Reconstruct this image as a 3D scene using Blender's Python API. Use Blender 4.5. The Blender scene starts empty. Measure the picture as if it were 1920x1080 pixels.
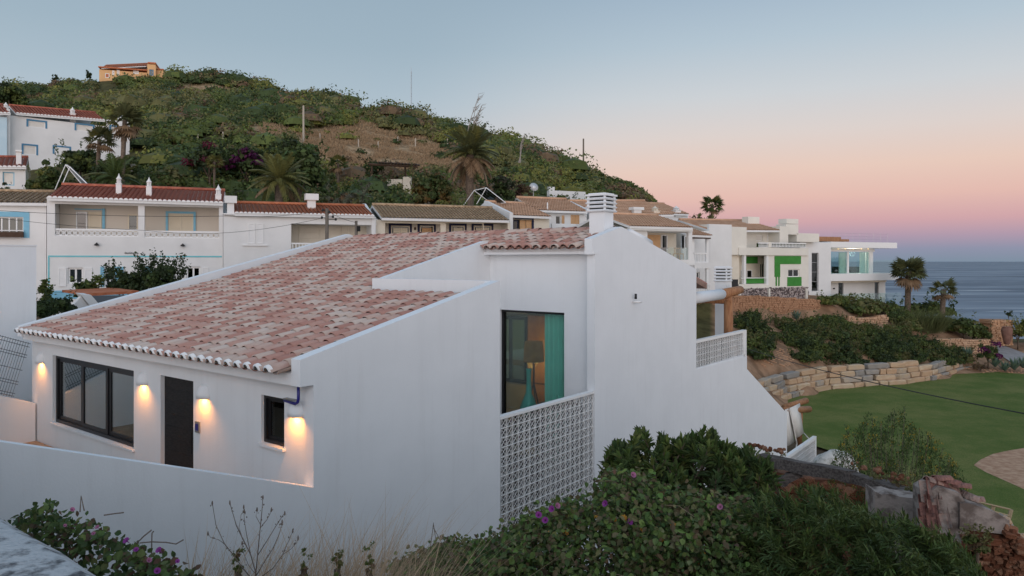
import bpy, math, random
import numpy as np
from mathutils import Vector, Matrix

# ---------------------------------------------------------------- camera, sky, sun, exposure
sc = bpy.context.scene
COL = sc.collection
FPX, CX, HY, EYE = 1353.0, 960.0, 490.0, 4.45      # focal length, centre and horizon in pixels of the 1920 px photograph
cam = bpy.data.cameras.new('camera')
cam.sensor_width = 36.0
cam.lens = 36.0 * FPX / 1920.0
cam.shift_y = (HY - 540.0) / 1920.0
cam.clip_start = 0.05
cam.clip_end = 60000.0
camo = bpy.data.objects.new('camera', cam)
camo.location = (0, 0, EYE)
camo.rotation_euler = (math.pi / 2, 0, 0)
COL.objects.link(camo)
sc.camera = camo

SUN_AZ = math.radians(-178)                          # direction the light comes from, measured from +Y to +X: behind the camera
SUN_EL = math.radians(9)
sun_dir = Vector((math.sin(SUN_AZ) * math.cos(SUN_EL), math.cos(SUN_AZ) * math.cos(SUN_EL), math.sin(SUN_EL)))

def lin(r, g, b):
    f = lambda c: (c / 255 / 12.92) if c / 255 <= 0.04045 else ((c / 255 + 0.055) / 1.055) ** 2.4
    return (f(r), f(g), f(b), 1.0)

world = bpy.data.worlds.new('World')
sc.world = world
world.use_nodes = True
nt = world.node_tree
nt.nodes.clear()
N = nt.nodes.new
tc = N('ShaderNodeTexCoord')
sep = N('ShaderNodeSeparateXYZ')
nt.links.new(tc.outputs['Generated'], sep.inputs[0])
def ramp(tree, stops, fac=None, interp='EASE'):
    r = tree.nodes.new('ShaderNodeValToRGB')
    r.color_ramp.interpolation = interp
    e = r.color_ramp.elements
    while len(e) > 1:
        e.remove(e[-1])
    e[0].position, e[0].color = stops[0][0], stops[0][1]
    for p, c in stops[1:]:
        x = e.new(p)
        x.color = c
    if fac is not None:
        tree.links.new(fac, r.inputs[0])
    return r
# sky opposite the sunset: blue earth shadow, pink belt, pale cream, then grey blue
anti = ramp(nt, [(0.0, lin(124, 141, 160)), (0.016, lin(140, 144, 168)), (0.032, lin(173, 150, 170)), (0.052, lin(206, 162, 168)),
                 (0.083, lin(225, 184, 174)), (0.120, lin(229, 199, 185)), (0.165, lin(219, 207, 202)), (0.215, lin(203, 207, 211)),
                 (0.28, lin(180, 196, 208)), (0.36, lin(157, 178, 198)), (0.6, lin(152, 174, 196)), (1.0, lin(150, 174, 200))], sep.outputs[2], 'LINEAR')
side = ramp(nt, [(0.0, lin(150, 158, 170)), (0.05, lin(190, 175, 178)), (0.10, lin(196, 196, 198)), (0.16, lin(184, 195, 204)), (0.22, lin(170, 187, 199)),
                 (0.28, lin(158, 178, 192)), (0.36, lin(150, 171, 187)), (0.6, lin(150, 173, 196)), (1.0, lin(150, 174, 200))], sep.outputs[2], 'LINEAR')
glow = ramp(nt, [(0.0, (1.15, 0.90, 0.80, 1)), (0.10, (1.20, 1.04, 1.00, 1)), (0.25, (1.04, 1.00, 1.06, 1)), (0.5, (0.72, 0.79, 0.90, 1)), (1.0, lin(150, 174, 200))],
            sep.outputs[2], 'LINEAR')
def vdot(vec):
    d = N('ShaderNodeVectorMath'); d.operation = 'DOT_PRODUCT'
    nt.links.new(tc.outputs['Generated'], d.inputs[0])
    d.inputs[1].default_value = vec
    return d.outputs['Value']
def maprange(tree, val, a, b, c=0.0, d=1.0, kind='SMOOTHSTEP'):
    m = tree.nodes.new('ShaderNodeMapRange')
    m.interpolation_type = kind
    tree.links.new(val, m.inputs[0])
    for i, x in enumerate((a, b, c, d)):
        m.inputs[i + 1].default_value = x
    return m.outputs[0]
def mixc(tree, fac, a, b, mode='MIX'):
    m = tree.nodes.new('ShaderNodeMix')
    m.data_type = 'RGBA'
    m.blend_type = mode
    m.clamp_factor = True
    for sock, val in ((m.inputs[0], fac), (m.inputs[6], a), (m.inputs[7], b)):
        if hasattr(val, 'is_output'):
            tree.links.new(val, sock)
        else:
            sock.default_value = val
    return m.outputs[2]
AX = Vector((math.sin(math.radians(26)), math.cos(math.radians(26)), 0))
f_anti = maprange(nt, vdot(AX), 0.78, 0.975)
f_glow = maprange(nt, vdot((sun_dir.x, sun_dir.y, 0)), -0.1, 0.95)
c1 = mixc(nt, f_anti, side.outputs[0], anti.outputs[0])
c2 = mixc(nt, f_glow, c1, glow.outputs[0])
bg = N('ShaderNodeBackground')
nt.links.new(c2, bg.inputs[0])
bg.inputs[1].default_value = 1.0
skyt = N('ShaderNodeTexSky')
skyt.sky_type = 'NISHITA'
skyt.sun_disc = False
skyt.sun_elevation = SUN_EL
skyt.sun_rotation = SUN_AZ
bg2 = N('ShaderNodeBackground')
nt.links.new(skyt.outputs[0], bg2.inputs[0])
bg2.inputs[1].default_value = 0.004
addb = N('ShaderNodeAddShader')
nt.links.new(bg.outputs[0], addb.inputs[0])
nt.links.new(bg2.outputs[0], addb.inputs[1])
wo = N('ShaderNodeOutputWorld')
nt.links.new(addb.outputs[0], wo.inputs[0])

sun = bpy.data.lights.new('afterglow_sun', 'SUN')
sun.energy = 0.85
sun.angle = math.radians(60)
sun.color = (1.0, 0.95, 0.96)
suno = bpy.data.objects.new('afterglow_sun', sun)
suno.rotation_euler = sun_dir.to_track_quat('Z', 'Y').to_euler()
COL.objects.link(suno)

vs = sc.view_settings
vs.view_transform = 'Standard'
vs.look = 'None'
vs.exposure = 0.0
vs.gamma = 1.0
vs.use_curve_mapping = False
sc.cycles.max_bounces = 6
sc.cycles.transparent_max_bounces = 6
sc.cycles.use_denoising = True

# ---------------------------------------------------------------- helpers
rnd = random.Random(7)
rng = np.random.default_rng(11)

def at(u, v, Y):
    """the point at distance Y seen at pixel (u, v) of the photograph"""
    return Vector(((u - CX) / FPX * Y, Y, EYE - (v - HY) / FPX * Y))
def on_z(u, v, z):
    return at(u, v, (EYE - z) * FPX / (v - HY))

def tag(o, label=None, cat=None, group=None, kind=None):
    if label: o['label'] = label
    if cat: o['category'] = cat
    if group: o['group'] = group
    if kind: o['kind'] = kind
    return o
def thing(name, label, cat, loc=(0, 0, 0), rz=0.0, group=None):
    o = bpy.data.objects.new(name, None)
    o.empty_display_size = 0.2
    o.location = loc
    o.rotation_euler = (0, 0, rz)
    COL.objects.link(o)
    return tag(o, label, cat, group)
def link(name, me, parent=None, loc=None, rot=None, scale=None):
    o = bpy.data.objects.new(name, me)
    COL.objects.link(o)
    if parent is not None: o.parent = parent
    if loc is not None: o.location = loc
    if rot is not None: o.rotation_euler = rot
    if scale is not None: o.scale = scale
    return o
def copy_tree(o, parent=None):
    c = o.copy()
    COL.objects.link(c)
    c.parent = parent
    for ch in list(o.children):
        copy_tree(ch, c)
    return c

class MB:
    def __init__(s):
        s.v = []; s.f = []
    def add(s, verts, faces):
        b = len(s.v)
        s.v.extend([tuple(p) for p in verts])
        s.f.extend([tuple(b + i for i in f) for f in faces])
        return s
    def box(s, x0, x1, y0, y1, z0, z1):
        return s.add([(x0, y0, z0), (x1, y0, z0), (x1, y1, z0), (x0, y1, z0), (x0, y0, z1), (x1, y0, z1), (x1, y1, z1), (x0, y1, z1)],
                     [(0, 3, 2, 1), (4, 5, 6, 7), (0, 1, 5, 4), (1, 2, 6, 5), (2, 3, 7, 6), (3, 0, 4, 7)])
    def hexa(s, p):                                     # 8 points: bottom ring then top ring
        return s.add(p, [(0, 3, 2, 1), (4, 5, 6, 7), (0, 1, 5, 4), (1, 2, 6, 5), (2, 3, 7, 6), (3, 0, 4, 7)])
    def prism(s, pts, a, b, axis='y'):                  # polygon in the plane of the two other axes, swept from a to b
        n = len(pts)
        mk = {'y': lambda p, t: (p[0], t, p[1]), 'z': lambda p, t: (p[0], p[1], t), 'x': lambda p, t: (t, p[0], p[1])}[axis]
        return s.add([mk(p, a) for p in pts] + [mk(p, b) for p in pts],
                     [tuple(range(n))[::-1], tuple(range(n, 2 * n))] + [(i, (i + 1) % n, n + (i + 1) % n, n + i) for i in range(n)])
    def tube(s, path, r, n=6, caps=True):
        path = [Vector(p) for p in path]
        rs = r if isinstance(r, (list, tuple)) else [r] * len(path)
        vs_, fs = [], []
        for i, p in enumerate(path):
            d = (path[min(i + 1, len(path) - 1)] - path[max(i - 1, 0)]).normalized()
            a = d.cross(Vector((0, 0, 1)))
            if a.length < 1e-3: a = d.cross(Vector((0, 1, 0)))
            a.normalize()
            b = d.cross(a)
            for k in range(n):
                t = 2 * math.pi * k / n
                vs_.append(p + (a * math.cos(t) + b * math.sin(t)) * rs[i])
        for i in range(len(path) - 1):
            for k in range(n):
                fs.append((i * n + k, i * n + (k + 1) % n, (i + 1) * n + (k + 1) % n, (i + 1) * n + k))
        if caps:
            fs.append(tuple(range(n))[::-1])
            fs.append(tuple((len(path) - 1) * n + k for k in range(n)))
        return s.add(vs_, fs)
    def lathe(s, prof, c=(0, 0, 0), n=16):              # prof: (radius, z)
        vs_, fs = [], []
        for r, z in prof:
            for k in range(n):
                t = 2 * math.pi * k / n
                vs_.append((c[0] + r * math.cos(t), c[1] + r * math.sin(t), c[2] + z))
        for i in range(len(prof) - 1):
            for k in range(n):
                fs.append((i * n + k, i * n + (k + 1) % n, (i + 1) * n + (k + 1) % n, (i + 1) * n + k))
        fs.append(tuple(range(n))[::-1])
        fs.append(tuple((len(prof) - 1) * n + k for k in range(n)))
        return s.add(vs_, fs)
    def panel(s, o, ux, nn, U0, U1, Z0, Z1, th, holes=()):
        """upright wall of thickness th (towards nn) with rectangular openings (u0, u1, z0, z1): front, back, reveals and edges"""
        o, ux, nn = Vector(o), Vector(ux), Vector(nn)
        us = sorted({U0, U1, *[min(max(h[i], U0), U1) for h in holes for i in (0, 1)]})
        zs = sorted({Z0, Z1, *[min(max(h[i], Z0), Z1) for h in holes for i in (2, 3)]})
        P = lambda u, z, d: o + ux * u + Vector((0, 0, z)) + nn * d
        solid = lambda i, j: 0 <= i < len(us) - 1 and 0 <= j < len(zs) - 1 and not any(
            h[0] < (us[i] + us[i + 1]) / 2 < h[1] and h[2] < (zs[j] + zs[j + 1]) / 2 < h[3] for h in holes)
        for i in range(len(us) - 1):
            for j in range(len(zs) - 1):
                if not solid(i, j): continue
                a, b, c, d = us[i], us[i + 1], zs[j], zs[j + 1]
                s.add([P(a, c, 0), P(b, c, 0), P(b, d, 0), P(a, d, 0)], [(0, 1, 2, 3)])
                s.add([P(a, c, th), P(b, c, th), P(b, d, th), P(a, d, th)], [(3, 2, 1, 0)])
                if not solid(i - 1, j): s.add([P(a, c, 0), P(a, d, 0), P(a, d, th), P(a, c, th)], [(0, 1, 2, 3)])
                if not solid(i + 1, j): s.add([P(b, c, 0), P(b, d, 0), P(b, d, th), P(b, c, th)], [(3, 2, 1, 0)])
                if not solid(i, j - 1): s.add([P(a, c, 0), P(b, c, 0), P(b, c, th), P(a, c, th)], [(3, 2, 1, 0)])
                if not solid(i, j + 1): s.add([P(a, d, 0), P(b, d, 0), P(b, d, th), P(a, d, th)], [(0, 1, 2, 3)])
        return s
    def mesh(s, name, m=None, smooth=False):
        me = bpy.data.meshes.new(name)
        me.from_pydata(s.v, [], s.f)
        if m: me.materials.append(m)
        if smooth: me.polygons.foreach_set('use_smooth', [True] * len(me.polygons))
        me.update()
        return me
    def build(s, name, m, parent=None, smooth=False, kind=None, label=None):
        o = link(name, s.mesh(name, m, smooth), parent)
        if kind: o['kind'] = kind
        if label: o['label'] = label
        return o
def part(name, m, parent, *boxes, label=None):
    b = MB()
    for x in boxes: b.box(*x)
    return b.build(name, m, parent, label=label)

def np_mesh(name, V, m, cols=None, parent=None, kind=None, smooth=False, sides=4):
    """V: (n, sides, 3) separate polygons; cols: (n, 3) colour of each"""
    n = len(V)
    me = bpy.data.meshes.new(name)
    me.vertices.add(n * sides)
    me.vertices.foreach_set('co', np.ascontiguousarray(V, dtype=np.float32).ravel())
    me.loops.add(n * sides)
    me.loops.foreach_set('vertex_index', np.arange(n * sides, dtype=np.int32))
    me.polygons.add(n)
    me.polygons.foreach_set('loop_start', np.arange(0, n * sides, sides, dtype=np.int32))
    me.polygons.foreach_set('loop_total', np.full(n, sides, dtype=np.int32))
    if m: me.materials.append(m)
    if cols is not None:
        a = me.attributes.new('col', 'FLOAT_COLOR', 'FACE')
        c = np.ones((n, 4), dtype=np.float32)
        c[:, :3] = cols
        a.data.foreach_set('color', c.ravel())
    me.update(calc_edges=True)
    me.validate()
    o = link(name, me, parent)
    if kind: o['kind'] = kind
    return o

# ---------------------------------------------------------------- materials
def mat(name, c1, c2=None, scale=4.0, rough=0.75, bump=0.0, bscale=60.0, spec=0.3, metal=0.0, stretch=(1, 1, 1), detail=5.0, lo=0.35, hi=0.65, emit=None, estr=1.0):
    m = bpy.data.materials.new(name)
    m.use_nodes = True
    t = m.node_tree
    b = t.nodes['Principled BSDF']
    b.inputs['Roughness'].default_value = rough
    b.inputs['Specular IOR Level'].default_value = spec
    b.inputs['Metallic'].default_value = metal
    b.inputs['Base Color'].default_value = (*c1[:3], 1)
    if c2 is not None or bump:
        co = t.nodes.new('ShaderNodeTexCoord')
        mp = t.nodes.new('ShaderNodeMapping')
        mp.inputs['Scale'].default_value = stretch
        t.links.new(co.outputs['Object'], mp.inputs[0])
    if c2 is not None:
        n = t.nodes.new('ShaderNodeTexNoise')
        n.inputs['Scale'].default_value = scale
        n.inputs['Detail'].default_value = detail
        n.inputs['Roughness'].default_value = 0.6
        t.links.new(mp.outputs[0], n.inputs[0])
        f = maprange(t, n.outputs[0], lo, hi)
        t.links.new(mixc(t, f, (*c1[:3], 1), (*c2[:3], 1)), b.inputs['Base Color'])
    if bump:
        n2 = t.nodes.new('ShaderNodeTexNoise')
        n2.inputs['Scale'].default_value = bscale
        n2.inputs['Detail'].default_value = 4
        t.links.new(mp.outputs[0], n2.inputs[0])
        bm = t.nodes.new('ShaderNodeBump')
        bm.inputs['Strength'].default_value = bump
        bm.inputs['Distance'].default_value = 0.02
        t.links.new(n2.outputs[0], bm.inputs['Height'])
        t.links.new(bm.outputs[0], b.inputs['Normal'])
    if emit:
        b.inputs['Emission Color'].default_value = (*emit[:3], 1)
        b.inputs['Emission Strength'].default_value = estr
    return m
def glass(name, tint, rough=0.03, through=0.5):
    """reflecting pane: part mirror-like coat, part tinted see-through"""
    m = bpy.data.materials.new(name)
    m.use_nodes = True
    t = m.node_tree
    t.nodes.clear()
    o = t.nodes.new('ShaderNodeOutputMaterial')
    tr = t.nodes.new('ShaderNodeBsdfTransparent')
    tr.inputs[0].default_value = (*tint, 1)
    gl = t.nodes.new('ShaderNodeBsdfGlossy')
    gl.inputs['Roughness'].default_value = rough
    gl.inputs['Color'].default_value = (0.9, 0.95, 0.95, 1)
    fr = t.nodes.new('ShaderNodeFresnel')
    geo = t.nodes.new('ShaderNodeNewGeometry')
    t.links.new(maprange(t, geo.outputs['Backfacing'], 0.0, 1.0, 1.5, 1 / 1.5, 'LINEAR'), fr.inputs[0])
    f = maprange(t, fr.outputs[0], 0.0, 1.0, 1 - through, 1.0, 'LINEAR')
    mx = t.nodes.new('ShaderNodeMixShader')
    t.links.new(f, mx.inputs[0])
    t.links.new(tr.outputs[0], mx.inputs[1])
    t.links.new(gl.outputs[0], mx.inputs[2])
    t.links.new(mx.outputs[0], o.inputs[0])
    return m
def foliage_mat(name, trans=0.25, rough=0.6):
    m = bpy.data.materials.new(name)
    m.use_nodes = True
    t = m.node_tree
    b = t.nodes['Principled BSDF']
    a = t.nodes.new('ShaderNodeAttribute')
    a.attribute_name = 'col'
    t.links.new(a.outputs['Color'], b.inputs['Base Color'])
    b.inputs['Roughness'].default_value = rough
    b.inputs['Specular IOR Level'].default_value = 0.25
    tl = t.nodes.new('ShaderNodeBsdfTranslucent')
    t.links.new(a.outputs['Color'], tl.inputs[0])
    mx = t.nodes.new('ShaderNodeMixShader')
    mx.inputs[0].default_value = trans
    t.links.new(b.outputs[0], mx.inputs[1])
    t.links.new(tl.outputs[0], mx.inputs[2])
    t.links.new(mx.outputs[0], t.nodes['Material Output'].inputs[0])
    return m
M = {}
M['plaster'] = mat('white_plaster', (0.785, 0.81, 0.83), (0.755, 0.78, 0.80), 0.9, 0.85, 0.10, 35, 0.2)
def add_streaks(m, k=.10):
    t = m.node_tree; b = t.nodes['Principled BSDF']; src = b.inputs['Base Color'].links[0].from_socket
    co = t.nodes.new('ShaderNodeTexCoord'); mp = t.nodes.new('ShaderNodeMapping'); mp.inputs['Scale'].default_value = (2.2, 2.2, .16)
    t.links.new(co.outputs['Object'], mp.inputs[0]); n = t.nodes.new('ShaderNodeTexNoise'); n.inputs['Scale'].default_value = 1.6; n.inputs['Detail'].default_value = 9; n.inputs['Roughness'].default_value = .7
    t.links.new(mp.outputs[0], n.inputs[0]); f = maprange(t, n.outputs[0], .48, .78, 0, k)
    t.links.new(mixc(t, f, src, (0.42, 0.41, 0.40, 1)), b.inputs['Base Color'])
add_streaks(M['plaster'], .13)
M['plaster_far'] = mat('white_house_plaster', (0.78, 0.78, 0.77), (0.70, 0.70, 0.69), 0.5, 0.9, 0.05, 20, 0.15, lo=0.3, hi=0.75)
M['warmwhite'] = mat('warm_white_plaster', (0.78, 0.745, 0.67), (0.71, 0.68, 0.61), 0.5, 0.9, 0.05, 20, 0.15)
M['cream'] = mat('cream_plaster', (0.74, 0.68, 0.57), (0.66, 0.60, 0.50), 0.6, 0.9, 0.05, 20, 0.15)
M['ochre'] = mat('apricot_plaster', (0.72, 0.45, 0.22), (0.66, 0.40, 0.20), 0.2, 0.9)
M['black'] = mat('black_frame_metal', (0.012, 0.012, 0.014), None, rough=0.4, spec=0.5)
M['door'] = mat('charcoal_door_panel', (0.010, 0.010, 0.011), (0.026, 0.024, 0.024), 9, 0.6, 0.15, 25, 0.3, stretch=(1, 1, 7))
M['dark'] = mat('dark_recess', (0.02, 0.02, 0.02), None, rough=0.9)
M['navy'] = mat('navy_window_surround', (0.015, 0.018, 0.06), None, rough=0.6)
M['skyblue'] = mat('pale_blue_paint', (0.20, 0.46, 0.62), (0.24, 0.50, 0.64), 3, 0.7)
M['turq'] = mat('turquoise_paint', (0.16, 0.52, 0.58), (0.20, 0.55, 0.60), 3, 0.7)
M['midblue'] = mat('mid_blue_paint', (0.08, 0.22, 0.36), None, rough=0.7)
M['palewall'] = mat('pale_blue_plaster', (0.55, 0.70, 0.78), (0.50, 0.66, 0.75), 1, 0.9)
M['green'] = mat('bright_green_paint', (0.045, 0.22, 0.035), (0.055, 0.25, 0.045), 2, 0.7)
M['white'] = mat('white_paint', (0.80, 0.80, 0.79), None, rough=0.6)
M['shutter'] = mat('cream_shutter', (0.70, 0.62, 0.48), None, rough=0.7)
M['orange_shutter'] = mat('tan_wood_shutter', (0.62, 0.38, 0.20), (0.55, 0.33, 0.17), 3, 0.7)
M['wood_dark'] = mat('dark_brown_timber', (0.06, 0.035, 0.022), (0.10, 0.06, 0.04), 6, 0.8, 0.2, 30, stretch=(1, 8, 8))
M['wood_log'] = mat('varnished_log', (0.27, 0.12, 0.055), (0.40, 0.20, 0.095), 5, 0.6, 0.25, 18, stretch=(3, 3, 0.6))
M['wood_grey'] = mat('weathered_grey_beam', (0.065, 0.055, 0.05), (0.15, 0.13, 0.12), 5, 0.9, 0.6, 22, stretch=(1.0, 6, 6))
M['post'] = mat('pale_post', (0.45, 0.40, 0.33), None, rough=0.9)
M['pole'] = mat('grey_brown_pole', (0.13, 0.11, 0.09), (0.20, 0.17, 0.14), 3, 0.9, stretch=(4, 4, 0.6))
M['metal'] = mat('dull_metal', (0.35, 0.36, 0.37), None, rough=0.4, metal=0.8)
M['wire'] = mat('dark_wire', (0.03, 0.03, 0.03), None, rough=0.6)
M['fencewire'] = mat('grey_green_fence_wire', (0.07, 0.09, 0.10), None, rough=0.5)
M['glass'] = glass('dark_window_glass', (0.25, 0.28, 0.28), 0.02, 0.96)
M['seaglass'] = glass('sea_view_glass', (0.80, 0.95, 0.94), 0.02, 0.93)
M['pane'] = glass('patio_window_glass', (0.62, 0.66, 0.66), 0.02, 0.72)
M['tealglass'] = glass('teal_window_glass', (0.74, 0.92, 0.88), 0.02, 0.95)
M['clearglass'] = glass('clear_balustrade_glass', (0.90, 0.96, 0.95), 0.03, 0.93)
M['roofred'] = mat('red_clay_tiles', (0.36, 0.10, 0.062), (0.48, 0.16, 0.10), 2.5, 0.85, 0.1, 20)
M['rooforange'] = mat('orange_clay_tiles', (0.42, 0.13, 0.06), (0.52, 0.19, 0.095), 2.5, 0.85, 0.1, 20)
M['rooftan'] = mat('weathered_tan_tiles', (0.30, 0.20, 0.115), (0.52, 0.37, 0.235), 4.0, 0.9, 0.2, 20)
M['roofsalmon'] = mat('salmon_clay_tiles', (0.54, 0.31, 0.19), (0.64, 0.40, 0.26), 2.0, 0.85, 0.1, 20)
M['concrete'] = mat('stained_concrete', (0.50, 0.51, 0.52), (0.10, 0.10, 0.105), 9, 0.95, 0.9, 34, 0.1, lo=0.47, hi=0.66, detail=9)
M['paving'] = mat('tan_patio_paving', (0.30, 0.22, 0.15), (0.36, 0.27, 0.19), 4, 0.8)
M['asphalt'] = mat('street_asphalt', (0.05, 0.05, 0.05), (0.065, 0.063, 0.06), 30, 0.9)
M['path'] = mat('grey_path_concrete', (0.26, 0.25, 0.25), (0.31, 0.30, 0.30), 2, 0.9)
M['urn'] = mat('brown_terracotta', (0.17, 0.085, 0.065), (0.22, 0.12, 0.09), 3, 0.8)
M['bark'] = mat('brown_bark', (0.10, 0.075, 0.055), (0.17, 0.13, 0.10), 8, 0.95, 0.5, 25)
M['deadwood'] = mat('bare_dead_wood', (0.30, 0.27, 0.24), None, rough=0.9)
M['twig'] = mat('dry_dark_twig', (0.11, 0.085, 0.07), (0.17, 0.135, 0.11), 20, 0.9)
M['leaf'] = foliage_mat('foliage')
M['petal'] = foliage_mat('flower_petals', 0.4, 0.5)
M['straw'] = foliage_mat('dry_grass_blades', 0.35, 0.8)
M['frond'] = foliage_mat('palm_fronds', 0.2, 0.5)
M['blueplastic'] = mat('blue_plastic', (0.02, 0.02, 0.20), None, rough=0.35, spec=0.5)
M['canvas'] = mat('off_white_canvas', (0.74, 0.71, 0.66), (0.68, 0.65, 0.60), 3, 0.9)
M['bulb'] = mat('warm_lamp_glow', (1, 0.7, 0.3), emit=(1.0, 0.55, 0.16), estr=6.0)
# ---------------------------------------------------------------- the lie of the land
HS = math.atan2(1040.0, 1353.0)
SX = Vector((math.sin(HS), math.cos(HS), 0))            # along the side wall of the white house, away from the street
TX = Vector((-math.cos(HS), math.sin(HS), 0))           # along its front, to the left
P0 = Vector(((588 - 960) / FPX * 11.2, 11.2, 0))        # front right corner of the house, at patio level
HROT = math.pi / 2 - HS
def hw(s, t, z=0.0):
    return P0 + SX * s + TX * t + Vector((0, 0, z))

PROF = {   # pixel column: (distance, height) down the land; near garden, village shelf, hill, far side
    -700: [(0, 2.8), (3.3, 2.75), (6, 2.7), (12, 2), (30, 1), (42, 2), (56, 7), (75, 15), (190, 44), (230, 46), (320, 20)],
    -100: [(0, 2.8), (3.3, 2.75), (4.6, 2.0), (7, 1.0), (9, 0.0), (20, -0.3), (30, 0.6), (41, 1.0), (47, 2.5), (56, 7), (75, 15), (100, 22), (150, 36), (187, 47.3), (215, 47), (320, 10)],
    120: [(0, 2.8), (3.3, 2.75), (4.6, 1.9), (7, 0.8), (9, -0.4), (20, -0.5), (30, 0.4), (41, 1.0), (47, 2.5), (55, 6.5), (75, 14.2), (100, 22), (150, 37), (174, 45), (182, 48.6), (215, 48), (320, 10)],
    260: [(0, 2.8), (3.3, 2.7), (4.6, 1.8), (7, 0.6), (9, -0.6), (20, -0.8), (30, 0.2), (42, 1.0), (48, 2.5), (56, 6.8), (75, 14), (100, 23), (150, 37.5), (171, 45), (179, 49.3), (184, 49.8), (215, 49), (320, 10)],
    400: [(0, 2.8), (3.3, 2.7), (4.6, 1.7), (7, 0.4), (9, -0.7), (20, -1), (30, 0), (43, 0.8), (49, 2.5), (58, 7.4), (75, 14), (100, 23), (150, 39.5), (180, 49.9), (215, 49), (320, 5)],
    500: [(0, 2.75), (3.3, 2.65), (4.6, 1.65), (7, 0.3), (9, -0.8), (20, -1.2), (30, -.5), (44, 0.7), (50, 2.5), (59, 7.3), (78, 14), (100, 22.4), (150, 38.6), (176, 46.3), (210, 45), (320, 3)],
    600: [(0, 2.7), (3.3, 2.6), (4.6, 1.6), (7, 0.2), (9, -0.9), (20, -1.5), (30, -1), (45, 0.5), (51, 2.5), (60, 7.2), (80, 14), (92, 18.2), (112, 25.2), (150, 37.2), (172, 42.8), (205, 42), (320, 0)],
    760: [(0, 2.6), (3.3, 2.5), (4.6, 1.5), (7, 0.0), (9, -1.1), (20, -2), (30, -2), (46, 0), (53, 2.5), (62, 7.0), (80, 13.2), (92, 17), (110, 22.6), (140, 32), (160, 36.7), (195, 35), (300, -5)],
    900: [(0, 2.6), (3.3, 2.5), (4.6, 1.5), (7, -0.1), (10, -1.4), (20, -3), (30, -3), (47, -0.5), (55, 2.5), (64, 6.2), (80, 11), (100, 18), (130, 26.4), (150, 30.2), (180, 29), (280, -10)],
    1050: [(0, 2.6), (3.3, 2.5), (4.6, 1.5), (7, -0.1), (10, -1.5), (20, -4), (30, -4), (48, -1), (57, 2.5), (68, 6), (80, 9.5), (110, 17.6), (137, 23.1), (165, 22), (250, -14)],
    1180: [(0, 2.6), (3.3, 2.4), (4.6, 1.3), (7, -0.3), (10, -1.8), (20, -4.6), (30, -4.8), (46, -3), (56, 0.5), (64, 3), (75, 6.0), (100, 13.4), (120, 16.7), (150, 15), (220, -16)],
    1300: [(0, 2.6), (3.3, 2.4), (4.6, 1.3), (7, -0.5), (10, -2), (18, -4.6), (28, -5.15), (44, -4.9), (52, -1.7), (59.3, -0.35), (60.6, 1.4), (66, 2.3), (90, 6.6), (107, 8.3), (130, 7), (190, -17)],
    1400: [(0, 2.6), (3.3, 2.4), (4.6, 1.3), (7, -0.5), (10, -2), (18, -4.6), (27, -5.15), (44.5, -5.15), (45.8, -3.3), (54, -1.6), (62, -0.55), (63.4, 1.2), (67, 1.8), (80, 3), (96, 6.5), (115, 4), (170, -17)],
    1480: [(0, 2.6), (3.3, 2.4), (4.6, 1.3), (7, -0.5), (10, -2), (18, -4.6), (26, -5.15), (50.5, -5.15), (51.7, -3.3), (57, -2.1), (64.2, -0.8), (65.6, 1.0), (68, 1.3), (80, 1.6), (94, 1.4), (104, -4), (160, -17)],
    1540: [(0, 2.6), (3.3, 2.4), (4.6, 1.3), (7, -0.5), (10, -2), (18, -4.6), (26, -5.15), (53.2, -5.15), (54.4, -3.4), (59, -2.3), (65.6, -0.95), (67, .8), (80, 1.6), (94, 1.4), (104, -4), (160, -17)],
    1600: [(0, 2.6), (3.3, 2.4), (4.6, 1.3), (7, -0.5), (10, -2), (18, -4.6), (26, -5.15), (55.6, -5.15), (56.8, -3.5), (60, -2.3), (66, -0.9), (71, 0.1), (86, 0.2), (92, -4), (110, -17), (160, -18)],
    1700: [(0, 2.6), (3.3, 2.4), (4.6, 1.3), (7, -0.5), (10, -2), (18, -4.6), (26, -5.15), (57.4, -5.15), (58.6, -3.7), (62, -2.8), (68, -1.6), (73, -0.7), (82, -0.9), (88, -5), (104, -17), (160, -18)],
    1790: [(0, 2.6), (3.3, 2.4), (4.6, 1.3), (7, -0.5), (10, -2), (18, -4.6), (26, -5.15), (60, -5.12), (63, -4.5), (66.5, -3.6), (68, -2.6), (72, -1.8), (76, -2.6), (82, -7), (98, -17), (160, -18)],
    1880: [(0, 2.6), (3.3, 2.4), (4.6, 1.3), (7, -0.5), (10, -2), (18, -4.6), (26, -5.15), (61, -5.12), (64, -4.75), (68, -4.1), (72, -3.6), (76, -3.7), (82, -8), (98, -17), (160, -18)],
    2700: [(0, 2.6), (3.3, 2.4), (4.6, 1.3), (7, -0.5), (10, -2), (18, -4.6), (26, -5.15), (61, -5.12), (64, -4.75), (68, -4.1), (72, -3.6), (76, -3.7), (82, -8), (98, -17), (160, -18)],
}
_us = np.array(sorted(PROF))
_Y = np.concatenate([np.arange(0.6, 4.2, 0.3), np.geomspace(4.3, 46, 62), np.linspace(46.6, 90, 88), np.geomspace(91, 330, 90)])
_tab = np.array([np.interp(_Y, [p[0] for p in PROF[u]], [p[1] for p in PROF[u]]) for u in _us])
def _soft(u):
    """smooth blend weights between neighbouring columns"""
    i = int(np.clip(np.searchsorted(_us, u) - 1, 0, len(_us) - 2))
    f = float(np.clip((u - _us[i]) / (_us[i + 1] - _us[i]), 0, 1))
    return i, f
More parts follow.
